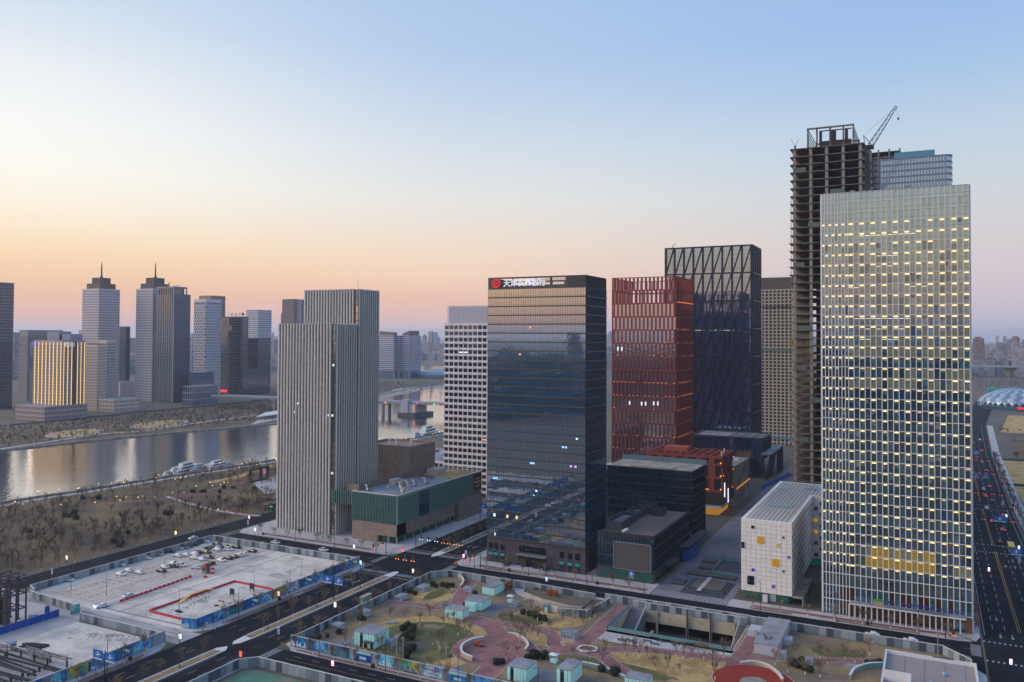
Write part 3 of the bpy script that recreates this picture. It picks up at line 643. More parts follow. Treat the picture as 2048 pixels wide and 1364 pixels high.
# entrance canopy with sign
cn = MB(); B.fb(cn, 'S', 9.2, 45.6, .56, 4.2, 5.1, 5.5); cn.build('canopy', T['white'], tw)
mb = MB(); B.fb(mb, 'S', 9.4, 45.4, .6, 4.0, 5.52, 5.62); mb.build('canopy_roof', M['roofgrey'], tw)
for c in range(NL, 29):
    mb = MB(); B.fb(mb, 'S', US[c]-.2, US[c]+.2, 3.2, 3.6, 0, 5.1)
    if c <= 27: mb.build('column', T['white'], tw)
mb = MB(); B.fb(mb, 'S', 45.6, 47.5, .1, .7, 0, 4.6); mb.build('timber_hoarding', mat('plywood', '#8a5a30', .8, .15, .6), tw)
def text_mesh(s, size, extrude=.06, bold=0.0, space=1.0):
    cu = bpy.data.curves.new('lettering', 'FONT'); cu.body = s; cu.size = size; cu.extrude = extrude; cu.offset = bold; cu.space_character = space; cu.align_x = 'LEFT'; cu.resolution_u = 2
    o = bpy.data.objects.new('lettering', cu); COL.objects.link(o); bpy.context.view_layer.update()
    dg = bpy.context.evaluated_depsgraph_get(); me = bpy.data.meshes.new_from_object(o.evaluated_get(dg)); bpy.data.objects.remove(o); bpy.data.curves.remove(cu)
    xs = [v.co.x for v in me.vertices] or [0]; return me, max(xs)-min(xs)
def lettering(s, size, p, width, m, parent, face='S', name='letter', extrude=.06, bold=0.0, joined=False):
    """upright text, one object per character; p = lower left corner in world metres"""
    full, wd = text_mesh(s, size, extrude, bold); k = width/wd if wd > .01 else 1
    d = (math.cos(ROT[face]), math.sin(ROT[face]))
    x0 = min([v.co.x for v in full.vertices] or [0])
    if joined:
        full.materials.clear(); full.materials.append(m); o = put('small_lettering', full, p, parent); o.rotation_euler = (R(90), 0, ROT[face]); o.scale = (k, 1, 1); o['kind'] = 'stuff'; return o
    bpy.data.meshes.remove(full)
    for i, ch in enumerate(s):
        if ch == ' ': continue
        me, _ = text_mesh(ch, size, extrude, bold); pm, pw = text_mesh(s[:i+1], size, extrude, bold)
        xs = [v.co.x for v in pm.vertices]; cx = [v.co.x for v in me.vertices]; off = max(xs)-max(cx)-x0; bpy.data.meshes.remove(pm)
        me.materials.clear(); me.materials.append(m)
        o = put(name, me, (p[0]+d[0]*off*k, p[1]+d[1]*off*k, p[2]), parent); o.rotation_euler = (R(90), 0, ROT[face]); o.scale = (k, 1, 1)
blue = mat('sign_blue', '#0d2f86', .5, .05, 1, emit='#0d2f86', estr=.1)
p = B.pt('S', 19.0, 3.2)
lettering('TEDA  INVESTMENT HOLDING', 1.5, (p[0]+1.6, p[1]-.2, 6.9), 24, blue, tw, bold=.03)
lettering('TIANJIN INVESTMENT SERVICE CENTER', .85, (p[0]+2.2, p[1]-.5, 5.75), 19, mat('sign_steel_blue', '#3a5a86', .5, .05, 1), tw, joined=True)
mb = MB(); mb.prism([(p[0]-1.8,p[1]-.3),(p[0]+1.2,p[1]-.3),(p[0]+.1,p[1]+.0)], 7.4, 8.2); mb.build('sign_emblem', mat('sign_green', '#1f9a44', .5, .05, 1), tw)
mb = MB(); mb.box(p[0]-1.9, p[0]+1.3, p[1]-.2, p[1]+.4, 5.65, 7.3); mb.build('sign_base', mat('sign_base', '#a88b78', .8, .1, 1), tw)

# ================================================================== bank tower
bk = thing('bank_tower', 'dark mirrored bank tower with red swirl logo and white characters on top', 'tower', (-152.8, 336, 0))
B = BX(-176.2, -129.4, 324.1, 348.9); H = 126.0
BKG = glass('bank_glass', '#234a6c', 1.6, .02, .3, .006, .45, '#e6ecf2', refl=.50); BKE = glass('bank_side_glass', '#16324f', 1.6, .05, .4, tint='#c8dcf4', refl=.14)  # side glass is a darker copy: its shade is put into the colour
bkd = mat('bank_spandrel', '#2a2e3a', .35, .12, .6, ior=1.7); bks = mat('bank_granite', '#4c4650', .55, .22, 1.2, col2='#3f3a44', c2scale=.6)
B.core(MB(), 11, 120.6, .3).build('core', bkd, bk)
NF = 28; z0, z1 = 10.8, 120.6; fh = (z1-z0)/NF
for k in range(NF):
    a = z0+k*fh; 
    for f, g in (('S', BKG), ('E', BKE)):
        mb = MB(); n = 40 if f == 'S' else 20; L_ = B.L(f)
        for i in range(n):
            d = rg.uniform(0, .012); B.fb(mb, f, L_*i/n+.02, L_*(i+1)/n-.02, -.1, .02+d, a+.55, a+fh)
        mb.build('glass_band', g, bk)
        mb = MB(); B.fb(mb, f, .01, L_-.01, -.1, .28, a, a+.55); mb.build('spandrel', bkd, bk)
    for f in 'NW':
        pass
for f in 'NW':
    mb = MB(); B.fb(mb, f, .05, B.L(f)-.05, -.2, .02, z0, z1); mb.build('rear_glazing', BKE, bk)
mb = MB()
for i in range(41):
    u = B.L('S')*i/40; B.fb(mb, 'S', u-.035, u+.035, -.1, .12, z0, z1)
for i in range(21):
    u = B.L('E')*i/20; B.fb(mb, 'E', u-.035, u+.035, -.1, .12, z0, z1)
for k in range(NF):
    a = z0+k*fh; B.fb(mb, 'S', .05, B.L('S')-.05, 0, .1, a+.95, a+1.01)
    for i in (3, 9, 15, 22, 29, 36):
        u = B.L('S')*i/40; B.fb(mb, 'S', u, u+B.L('S')/40, 0, .13, a+2.1, a+2.2)
mb.build('mullion', M['steel'], bk, kind='stuff')
# stone base with tall windows and entrance
mb = MB(); B.core(mb, 0, 10.8, .0)
bs = mb.build('stone_base', bks, bk)
bl = mat('lit_shop_glass', '#123038', .1, .2, 2, ior=1.8, emit='#3fb6b8', estr=.35, rnd=.5)
for u in (1.2+.8, 4.6, 7.9, 36.2, 39.9, 43.4):
    pane('window', B, 'S', u+.0, 7.2, .06, panemesh(2.0, 2.6, M['glassd'], 'window', bars=(1,0), barm=M['steel']), bs)
    pane('window', B, 'S', u, 2.6, .06, panemesh(2.0, 4.6, M['glassd'], 'window', bars=(1,1), barm=M['steel']), bs)
    pane('lit_transom', B, 'S', u, 3.9, .12, panemesh(1.9, 1.2, bl, 'lit_transom', bars=(1,0), barm=M['steel']), bs)
pane('window', B, 'S', 22.4, 7.6, .06, panemesh(12.6, 2.6, M['glassd'], 'window', bars=(7,0), barm=M['steel']), bs)
mb = MB(); B.fb(mb, 'S', 15.8, 29, -.02, .07, 0.1, 5); mb.build('entrance_glazing', M['glassd'], bs)
mb = MB(); B.fb(mb, 'S', 15.2, 29.6, .0, 2.6, 5.2, 5.55); mb.build('entrance_canopy', M['grey'], bs)
for u in (19.2, 24.6):
    q = B.pt('S', u, 1.0); mb = MB(); mb.lathe([(1.75,.1),(1.75,3.1)], (q[0],q[1],0), 16); d = mb.build('revolving_door', M['glassd'], bs)
    mb = MB(); mb.lathe([(1.95,3.1),(1.95,3.7),(1.8,3.75)], (q[0],q[1],0), 16); mb.build('door_drum', mat('bronze', '#5c4632', .45, .1, 1, metal=.5), d)
mb = MB(); q = B.pt('S', 12.5, 1); mb.box(q[0], q[0]+19, 316.6, 323.1, .14, .34); mb.box(q[0]+1, q[0]+18, 318.6, 323.1, .34, .54); mb.build('entrance_steps', M['pave'], bk)
# lit rooms
for u, k, m in ((10.2,2,'#ffd58a'),(14.8,2,'#ffd58a'),(3.8,2,'#d8f0ff'),(3.6,6,'#8fd0ff'),(4.8,6,'#8fd0ff'),(24.2,5,'#ffd9f4'),(21.6,8,'#9fe0ff'),(22.8,8,'#9fe0ff'),(36.6,10,'#9fe0ff'),(38,10,'#9fe0ff'),(43,11,'#d6f6ff'),(40.3,8,'#e0b0ff'),(42.4,8,'#e0b0ff'),(16,20,'#ff9a5a'),(21,23,'#ff9a5a')):
    me = panemesh(.9, 1.3 if k < 3 else .7, glow('room_light_'+m[1:], m, .9), 'lit_window'); pane('lit_window', B, 'S', u, z0+k*fh+(2.2 if k < 3 else 2.8), .1, me, bk)
# crown: open frame behind the sign, louvred sides
mb = MB(); B.fb(mb, 'S', 0, B.L('S'), -.3, .02, 120.6, 122.3); B.fb(mb, 'S', 0, B.L('S'), -.5, .04, 125.3, H)
for u in (0, 1.0, 12, 23, 30.3, 37.5): B.fb(mb, 'S', u, u+.9, -.5, .0, 122.3, 125.3)
for z in (123.4, 124.5): B.fb(mb, 'S', 24, 38, -.4, -.1, z, z+.12)
for i in range(26, 38): B.fb(mb, 'S', i*1.0, i*1.0+.08, -.4, -.12, 122.3, 125.3)
B.fb(mb, 'S', 38.4, B.L('S'), -.4, .01, 122.3, 125.3)
for i in range(13): B.fb(mb, 'S', 38.6+i*.62, 38.75+i*.62, 0, .14, 121, H-.05)
mb.build('crown_screen', bkd, bk)
mb = MB(); 
for f in 'EW': B.fb(mb, f, .55, B.L(f), -.4, .0, 120.6, H-.02)
for i in range(34): B.fb(mb, 'E', .6+i*.71, .8+i*.71, 0, .16, 120.8, H-.04)
B.fb(mb, 'N', .5, B.L('N')-.5, -.4, -.1, 120.6, 122); B.fb(mb, 'N', .5, B.L('N')-.5, -.4, -.1, 125.2, 125.9)
for i in range(8): B.fb(mb, 'N', 1+i*6.3, 1.6+i*6.3, -.4, -.1, 122, 125.2)
mb.build('crown_louvre', bkd, bk)
mb = MB(); B.core(mb, 120.6, 121.2, .6); mb.build('roof', M['roofgrey'], bk)
sw = mat('sign_white', '#e6e6f2', .5, .04, 1, emit='#dfe0f5', estr=.45)
lettering('天津农商银行', 3.6, (-168.2, 323.55, 122.1), 20.4, sw, bk, bold=.05, extrude=.15)
# red ring logo with inner comma
lg = MB(); cxl, czl = -171.9, 123.4
def disc(mb, c, r, y0, y1, n=28):
    vs = [(c[0]+r*math.cos(2*math.pi*i/n), y, c[1]+r*math.sin(2*math.pi*i/n)) for y in (y0, y1) for i in range(n)]
    mb.add(vs, [tuple(range(n)), tuple(range(2*n-1, n-1, -1))]+[(i+n, (i+1)%n+n, (i+1)%n, i) for i in range(n)])
disc(lg, (cxl, czl), 2.15, 323.4, 323.8); lo = lg.build('logo_disc', mat('logo_red', '#d5232f', .45, .04, 1, emit='#d5232f', estr=.25), bk)
lg = MB()
for a0 in (0, math.pi):
    pts = []
    for i in range(12):
        t = i/11; a = a0+t*math.pi*1.1; r0 = .35+1.0*t; pts.append((r0, a, .06+.26*t*(1-t)*2.4))
    for (r0, a, w), (r1, b2, w2) in zip(pts, pts[1:]):
        q = lambda r, t: (cxl+r*math.cos(t), czl+r*math.sin(t))
        p1, p2, p3, p4 = q(r0-w,a), q(r0+w,a), q(r1+w2,b2), q(r1-w2,b2)
        lg.add([(p1[0],323.36,p1[1]),(p2[0],323.36,p2[1]),(p3[0],323.36,p3[1]),(p4[0],323.36,p4[1])], [(0,1,2,3)])
lg.build('logo_swirl', mat('logo_dark', '#3b1418', .6, .05, 1), lo)

# ================================================================== striped stone tower and glass podium
st = thing('striped_tower', 'twin-slab tower striped with pale stone fins beside the parking lot', 'tower', (-284, 346, 0))
fin = mat('fin_stone', '#c9c4be', .75, .16, .5, rnd=.08); stg = glass('striped_glass', '#46545a', 1.7, .05, .35, tint='#ffeedd', refl=.42)
findk = mat('fin_shade_tone', '#76737a', .6, .1, 1)
for (B, H, nS, nE) in ((BX(-303, -265.7, 329, 345.9), 106.0, 18, 9), (BX(-300.6, -265.1, 346, 364), 124.2, 18, 10)):
    B.core(MB(), 0, H-1.2, .35).build('glazing', stg, st)
    mb = MB(); nz = int(H/4.0)
    for f in 'SENW':
        for k in range(1, nz+1): B.fb(mb, f, .1, B.L(f)-.1, -.4, -.18, k*H/nz-.7, k*H/nz-.35)
    mb.build('floor_edge', M['dgrey'], st, kind='stuff')
    for f, n in (('S', nS), ('E', nE), ('N', nS), ('W', nE)):
        L_ = B.L(f) - (1.5 if f == 'S' else 0)
        for i in range(n):
            u = L_*i/n+(.0 if f == 'S' else .8)
            mb = MB(); B.fb(mb, f, u, u+.62, -.3, .55, 0, H); B.fb(mb, f, u+.62, u+.98, -.3, .30, 0, H-.1); mb.build('fin', fin, st)
            if f in 'SE':
                mb = MB(); B.fb(mb, f, u+1.0, u+1.12, -.3, .22, 0, H-.4); B.fb(mb, f, u+1.5, u+1.58, -.3, .1, 0, H-.4); mb.build('fin_shade_strip', findk, st)  # fin shade put in as dark strips between the fins
    mb = MB(); B.core(mb, H-1.2, H-.9, .6); mb.build('roof', M['roofgrey'], st)
    for f in 'SENW':
        mb = MB(); B.fb(mb, f, .4, B.L(f)-.4, -.45, -.25, H-8.5, H-.3)
        if f in 'SE': mb.build('crown_glazing', glass('crown_glass', '#7f8d8a', 1.8, .1, .2), st)
mb = MB(); mb.tube((-272,355,123), (-272,355,131), .12, .05); mb.build('antenna', M['grey'], st)
for u, z in ((4.5,64),(13.2,65),(8,60.5),(11,60.4),(16.5,60),(22,60.2),(24,60.1),(33,59.8),(35.6,59.8),(36,85),(35.8,31)):
    pane('lit_window', BX(-303,-265.7,329,345.9), 'S', u, z, .1, panemesh(.7, 1.1, glow('cool_light', '#e6f4e8', .8), 'lit_window'), st)
# podium
pd = thing('glass_podium', 'low green glass podium with brown stone base beside the striped tower', 'building', (-241, 370, 0))
B = BX(-254.3, -227.8, 328.8, 411.6)
stone = mat('podium_stone', '#8d7d72', .85, .12, .5, col2='#7e7068', c2scale=.3); pg = glass('podium_glass', '#1d3a3a', 1.8, .06, .5); pgf = mat('podium_fin', '#7fa39c', .45, .1, 1, metal=.2)
mb = MB(); mb.box(B.x0+.5, B.x1-.5, B.y0+.5, B.y1-.5, 9.4, 22.6); mb.build('glazing', pg, pd)
mb = MB(); B.fb(mb, 'S', 0, B.L('S'), -8, 0, 3.6, 9.4); B.fb(mb, 'S', 0, 15.5, -8, -.02, 0, 3.6); B.fb(mb, 'E', .02, 54, -8, .0, 3.6, 9.4); mb.box(-254, -236, 336.9, 411, 0, 9.39); B.fb(mb, 'E', 57, 82.7, -10, .9, 0, 11.6)
mb.build('stone_base', stone, pd)
mb = MB(); B.fb(mb, 'S', 15.6, 26, -2.2, -1.9, 0, 3.6); B.fb(mb, 'E', 1, 57, -3.0, -2.7, 0, 3.6); mb.build('ground_glazing', pg, pd)
for i in range(8):
    mb = MB(); B.fb(mb, 'E', .5+i*7, 1.0+i*7, -.8, -.3, 0, 3.6); mb.build('column', pgf, pd)
mb = MB(); B.fb(mb, 'S', 21, 21.6, -1, -.4, 0, 3.6); mb.build('column', pgf, pd)
for f, n in (('S', 30), ('E', 90)):
    L_ = B.L(f)
    for i in range(n):
        u = L_*i/n
        if f == 'E' and 18.5 < u < 28.5:
            mb = MB(); B.fb(mb, f, u, u+.14, -.3, .35, 22.3, 23.3)
        else:
            mb = MB(); B.fb(mb, f, u, u+.14, -.3, .35, 9.45 if not (f == 'E' and u > 57) else 11.7, 23.4)
        mb.build('fin', pgf, pd)
mb = MB(); B.fb(mb, 'E', 18.6, 28.6, -.4, .08, 10.6, 22.3); mb.build('dark_bay', BKE, pd)
for f in 'SENW':
    mb = MB(); B.fb(mb, f, .01 if f in 'SN' else .3, B.L(f)-(.01 if f in 'SN' else .3), -.3, .38, 23.3, 23.6); mb.build('coping', M['kerb'], pd)
mb = MB(); mb.box(B.x0+.5, B.x1-.5, B.y0+.5, 384, 22.6, 22.75); rf = mb.build('roof', M['roofgrey'], pd)
mb = MB(); mb.box(B.x0+.5, B.x1-.5, 384.1, B.y1-.5, 22.6, 22.8); mb.build('green_roof', M['tan'], pd)
mb = MB(); mb.box(-254.2, -253.8, 333, 380, 22.7, 26.0); mb.box(-262, -254.3, 333.2, 333.8, 17, 26.0); mb.box(-254.2, -240, 380, 380.5, 22.7, 24.5); mb.build('screen_wall', stone, pd)
mb = MB(); mb.box(-268, -254.3, 329.4, 345, 16.6, 22.6); mb.build('link_bridge', pg, pd)
for i in range(12):
    mb = MB(); mb.box(-267.8+i*1.15, -267.6+i*1.15, 329.0, 329.45, 16.5, 23.3); mb.build('link_fin', pgf, pd)
plant = MB(); whitepipe = M['whitem']
for (x, y, w, d, h) in ((-249, 352, 4, 6, 3.2), (-244, 354, 2, 3, 3), (-241, 360, 2, 2, 2.4), (-238, 352, 1.6, 1.6, 1.5), (-246, 345, 2, 2, 1.2), (-232, 339, 1, 1, 2.4)): 
    mb = MB(); mb.box(x, x+w, y, y+d, 22.75, 22.75+h); mb.build('air_handler', mat('plant_beige', '#b5aba0', .7, .1, 1), rf)
for (x, y) in ((-241,350),(-239,354),(-237,357),(-251,336),(-236,366),(-233,340)):
    mb = MB(); mb.tube((x,y,22.8),(x,y,25.4),.45,n=8); mb.tube((x,y,25.2),(x-2.2,y+1.5,25.2),.42,n=8); mb.tube((x,y,23.3),(x+1.6,y-.6,23.3),.5,n=8); mb.build('duct', whitepipe, rf)
    mb = MB(); mb.tube((x+1.6,y-.6,23.3),(x+2.0,y-.75,23.3),.52,n=8); mb.build('duct_cap', mat('red_cap', '#a83a34', .6, .1, 1), rf)
mb = MB(); mb.box(-249, -242, 388, 396, 22.8, 26.3); mb.build('stair_house', mat('plant_beige', '#b5aba0', .7, .1, 1), pd)
mb = MB(); mb.box(-227.35, -227.1, 402, 411, 13.6, 22.8); po = mb.build('poster', mat('poster_dark', '#271c30', .6, .2, .6), pd)
mb = MB(); mb.box(-227.4, -227.0, 401.4, 411.4, 12.9, 13.5); mb.box(-227.4, -227.0, 401.4, 411.4, 22.9, 23.5); mb.box(-227.4,-227.0,401.2,401.9,12.9,23.5); mb.build('poster_frame', stone, po)
mb = MB()
for z, a, b_, h in ((19.6,404,409.4,.7),(17.6,403,410,1.1),(16.2,403.4,409.6,.4),(15.2,404.6,408.6,.5)): mb.box(-227.08, -227.04, a, b_, z, z+h)
mb.build('poster_lettering', mat('poster_gold', '#b59a63', .6, .2, 1), po)
# brown windowless hall behind the podium
hb = thing('brown_hall', 'windowless brown block standing behind the glass podium roof', 'building', (-262, 392, 0))
mb = MB(); mb.box(-285, -252.5, 377, 402, 0, 38.3); mb.build('wall', stone, hb)
mb = MB(); mb.box(-285, -252.5, 377, 377.6, 38.3, 39.5); mb.box(-285, -252.5, 401.4, 402, 38.3, 39.5); mb.box(-253.1, -252.5, 377.6, 401.4, 38.3, 39.5); mb.box(-285, -284.4, 377.6, 401.4, 38.3, 39.5); mb.build('parapet', stone, hb)
mb = MB()
for x, y in ((-270,382),(-268,386),(-262,392)): mb.tube((x,y,38.3),(x,y,42),.5,n=8); mb.lathe([(.9,3.2),(.9,3.9)], (x,y,38.3), 8)
mb.build('roof_vent', whitepipe, hb)
# ================================================================== white gridded tower and its low wing
wt = thing('white_grid_tower', 'white gridded tower with square dark windows behind the bank tower', 'tower', (-255, 462, 0))
B = BX(-276.2, -228, 450, 476); H = 119.2
wst = mat('white_stone', '#dcd8e0', .7, .06, .6); wwin = glass('square_window', '#131d28', 1.7, .05, .5, refl=.08); louv = mat('louvre_orange', '#8a6a50', .7, .1, 1)
B.core(MB(), 0, 108, .9).build('core', M['dgrey'], wt)
NB = 14; bw = B.L('S')/NB; NF = 28; fh = 108/NF
for i in range(NB+1):
    mb = MB(); u = i*bw; B.fb(mb, 'S', max(u-.28, .4), u+.28, -.5, .1, 0, 108); mb.build('pier', wst, wt)
for k in range(NF):
    z = k*fh+2.3
    mb = MB(); B.fb(mb, 'S', 0, B.L('S'), -.6, .35, z, z+1.5); B.fb(mb, 'W', 0, B.L('W'), -.6, .34, z, z+1.49); mb.build('spandrel', wst, wt)
    for i in range(NB):
        if i > 9: continue
        me = panemesh(bw-.56, fh-1.5, wwin, 'window', bars=(1,0), barm=M['steel'], bw=.05); pane('window', B, 'S', (i+.5)*bw, k*fh+fh-.75+.0 if False else z-.4*0+1.5+(fh-1.5)/2-fh if k > 0 else 1.15, -.45, me, wt)
mb = MB()
for k in range(NF):
    for i in range(NB):
        if (i+k) % 2 == 0: B.fb(mb, 'S', i*bw+.3, (i+1)*bw-.3, .3, .37, k*fh+2.3+.25, k*fh+2.3+.5)
mb.build('louvre', louv, wt, kind='stuff')
for i, k, m in ((3,23,'#f2f4e4'),(4,23,'#f2f4e4'),(8,9,'#ffb35a')):
    pane('lit_window', B, 'S', (i+.5)*bw, k*fh+.9, -.35, panemesh(bw-.9, .8, glow('room_'+m[1:], m, .8), 'lit_window'), wt)
C2 = BX(-274.6, -229, 451.2, 475); mb = MB(); C2.core(mb, 108, H-.5, .4); mb.build('crown', wst, wt)
mb = MB(); grid(mb, C2, 'S', 108, H, 34, 8, .12, .16, .3); grid(mb, C2, 'W', 108, H, 16, 8, .12, .16, .3); mb.build('crown_grid', mat('crown_white', '#dcdce4', .6, .04, 1), wt, kind='stuff')
mb = MB(); mb.box(-246, -236, 456, 470, H-.5, H+2.5); mb.build('roof_block', M['conc'], wt)
ww = thing('white_low_wing', 'low white wing with square windows in front of the river yachts', 'building', (-320, 500, 0))
for B, H, nf, nb in ((BX(-322, -281, 474, 540), 15.0, 4, 12), (BX(-352, -322.1, 490, 545), 14.0, 4, 8)):
    B.core(MB(), 0, H-1, .5).build('glazing', wwin, ww)
    mb = MB()
    for f in 'SE':
        n = nb if f == 'S' else 16
        for i in range(n+1):
            u = B.L(f)*i/n; B.fb(mb, f, max(u-.3, 0), min(u+.3, B.L(f)), -.45, .2, 0, H-.4)
        for k in range(nf+1): B.fb(mb, f, .01, B.L(f)-.01, -.45, .3, max(k*H/nf-.55, 0), min(k*H/nf+.55, H+.4))
    mb.build('window_grid', wst, ww)
    mb = MB(); B.core(mb, H-1, H-.7, .4); r_ = mb.build('roof', M['roofgrey'], ww)
    for k in range(5):
        mb = MB(); x = rg.uniform(B.x0+3, B.x1-6); y = rg.uniform(B.y0+5, B.y1-8); mb.box(x, x+rg.uniform(1.5,5), y, y+rg.uniform(2,6), H-.7, H+rg.uniform(.5,2)); mb.build('roof_plant', M['grey'], r_)
B = BX(-281, -276.5, 462, 480); mb = MB(); B.core(mb, 0, 13.5); mb.build('glass_link', pg, ww)

# ================================================================== red tower, red podium and lit stone wall
rd = thing('red_tower', 'brick red office tower with tall narrow windows in staggered rows', 'tower', (-167, 540, 0))
B = BX(-188.8, -145.2, 520, 561.5); H = 139.0
red = mat('red_terracotta', '#8c3e38', .75, .1, .5, rnd=.04); redd = mat('dark_red_panel', '#6a302e', .8, .1, .5); rglass = glass('red_tower_glass', '#152a44', 1.6, .05, .5, refl=.46)  # second red is a darker tone for side panels and podium roof
amber = glow('amber_uplight', '#ffa02a', 1.5)
B.core(MB(), 0, 118, .5).build('core', M['dgrey'], rd)
NR_ = 16; rh = H/NR_; ncol = 16; bw = B.L('S')/ncol
mb = MB()
for k in range(NR_+1):
    z = k*rh; b2 = MB()
    for f in 'SENW': B.fb(b2, f, 0 if f in 'SN' else .31, B.L(f) if f in 'SN' else B.L(f)-.31, -.5, .3, max(z-.45, 0), min(z+.45, H))
    b2.build('floor_band', red, rd)
for k in range(NR_):
    z = k*rh; off = .0 if k % 2 else .5
    top = k >= NR_-2
    b2 = MB()
    for i in range(ncol+1):
        u = (i+off-.5)*bw; a, c = u-.20*bw, u+.20*bw
        a = max(a, 0); c = min(c, B.L('S'))
        if c-a > .1: B.fb(b2, 'S', a, c, -.9 if top else -.5, .25, z+.45, z+rh-.45)
    b2.build('pier_row', red, rd, kind='stuff')
    for i in range(ncol):
        u = (i+off)*bw
        if u+bw*.24 > B.L('S') or top: continue
        m = rglass
        me = panemesh(bw*.6, rh-.9, m, 'window', bars=(1,3), barm=red, bw=.09); pane('window', B, 'S', u if off else u+.0, z+rh/2, -.25, me, rd) if u > bw*.2 else None
for f, n in (('E', 17), ('N', 12), ('W', 12)):
    b2 = MB(); 
    for i in range(n+1):
        u = B.L(f)*i/n; B.fb(b2, f, max(u-.35, .31), min(u+.35, B.L(f)-.31), -.5, .27, .4, H-.4)
        if i < n: B.fb(b2, f, u+1.1, u+1.3, -.5, .0, .4, H-.4)
    b2.build('fin_row', red, rd, kind='stuff')
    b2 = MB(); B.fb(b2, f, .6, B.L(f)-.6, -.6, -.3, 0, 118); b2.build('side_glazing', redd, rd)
b2 = MB(); B.core(b2, 118, 118.4, 1); b2.build('roof', M['roofgrey'], rd)
b2 = MB()
for i in range(12): b2.box(B.x0+2+i*3.4, B.x0+2.3+i*3.4, 524, 558, 118, 118.3+.0)
ul = MB(); ue = MB()
for k in (0, 1, 3, 4, 6, 7, 8, 10, 11, 12):
    for i in range(ncol):
        if rg.random() < (.6 if k in (3, 4, 7, 8) else .2): B.fb(ul, 'S', (i+.42)*bw, (i+.55)*bw, .3, .5, k*rh+.45, k*rh+.8)
    for i in range(1, 17, 2):
        if rg.random() < (.8 if k in (3,4,7,8) else .5): B.fb(ue, 'E', B.L('E')*i/17-.3, B.L('E')*i/17+.3, .3, .5, k*rh+.45, k*rh+1.0)
for i in range(1, 17): B.fb(ue, 'E', B.L('E')*i/17-.3, B.L('E')*i/17+.3, .3, .45, 14*rh+.45, 14*rh+1.2)
ul.build('uplight', amber, rd, kind='stuff'); ue.build('uplight_side', glow('amber_dim', '#ff8a22', 1.0), rd, kind='stuff')
for i, k, zz in ((1,10,.7),(2,10,.7),(1,11,.7),(2,11,.7),(10,6,.3),(11,6,.3),(4,6,-.1),(7,6,-.2),(8,6,-.2),(2,5,.6),(14,5,.5),(1,5,-.1),(4,5,-.1),(7,3,.1),(12,2,.4)):
    pane('lit_window', B, 'S', (i+.5)*bw, k*rh+rh/2+zz, -.15, panemesh(.9, 2.4, glow('room_white', '#e8f2ff', .9), 'lit_window'), rd)
rp = thing('red_podium', 'low brick red building with dark louvred openings and open beam roof', 'building', (-126, 480, 0))
B = BX(-148.1, -103.9, 465.1, 494.5); H = 33.6
B.core(MB(), 6, 31, .6).build('core', M['dgrey'], rp)
B.core(MB(), 6, 13.5, -.05).build('lower_wall', mat('dark_brown_panel', '#3a3236', .7, .1, 1), rp)
b2 = MB(); B.core(b2, .0, 4.0, 2.5); b2.build('ground_glazing', mat('warm_shop_glass', '#2a2218', .15, .2, 1, emit='#ffae3c', estr=.35), rp)
b2 = MB(); B.core(b2, 4.0, 6.0, .4); b2.build('white_fascia', T['white'], rp)
for z in (13.5, 21.0, 28.3, 32.4):
    b2 = MB()
    for f in 'SENW': B.fb(b2, f, 0 if f in 'SN' else .26, B.L(f)-(0 if f in 'SN' else .26), -.6, .25, z-.5, z+.9); 
    b2.build('floor_band', red, rp)
for f, n in (('S', 6), ('E', 4)):
    for k, (z0_, z1_) in enumerate(((14.4,20.5),(21.9,27.8),(29.2,31.9))):
        for i in range(n):
            w = B.L(f)/n; b2 = MB(); B.fb(b2, f, i*w, i*w+w*(.42 if (i+k) % 2 else .5), -.6, .22, z0_, z1_); b2.build('wall_panel', red, rp)
            b2 = MB()
            for q in range(5): B.fb(b2, f, i*w+w*.5, i*w+w, -.3, -.1, z0_+.4+q*(z1_-z0_)/5, z0_+.55+q*(z1_-z0_)/5)
            b2.build('louvre', M['steel'], rp)
for i in range(10):
    b2 = MB(); b2.box(B.x0+1+i*4.5, B.x0+2.0+i*4.5, B.y0+.3, B.y1-.3, 32.2, 33.3+.004*i); b2.build('roof_beam', red, rp)
for y in (474, 484):
    b2 = MB(); b2.box(B.x0+.3, B.x1-.3, y, y+.8, 32.25, 33.2); b2.build('roof_beam', red, rp)
b2 = MB(); b2.box(-141, -127, 478, 488, 31, 35.2); b2.build('roof_house', mat('pale_red', '#a85548', .75, .1, .5), rp)
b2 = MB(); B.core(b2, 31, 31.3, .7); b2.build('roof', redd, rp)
b2 = MB()
for x, y in ((-104.5,467),(-106,480)): b2.tube((x,y,33.3),(x,y,36),.4,n=8)
b2.build('roof_vent', M['whitem'], rp)
for f, u, z in (('E',4,10),('E',13,5.5)):
    b2 = MB(); B.fb(b2, f, u, u+1.4, .3, .5, z, z+8); b2.build('lightbox', glow('lightbox_white', '#f3f0ff', 1.3), rp)
b2 = MB()
for u, z in ((43.6,14.6),(43.6,22),(43.6,29.2),(2,14.6),(30,14.8)): B.fb(b2, 'S', u-.4, u+.2, .25, .45, z, z+.7)
for u, z in ((2,22),(28,22),(28,29.3),(26,12)): B.fb(b2, 'E', u-.3, u+.3, .25, .45, z, z+.7)
B.fb(b2, 'S', 30, 37, .26, .4, 14.4, 14.7); b2.build('uplight', amber, rp)
gw = thing('grey_stone_block', 'narrow grey stone block lit by amber wall lights beside the red podium', 'building', (-110, 515, 0))
B = BX(-125, -103.2, 497, 538); H = 23.5
B.core(MB(), 0, H).build('wall', M['conc'], gw)
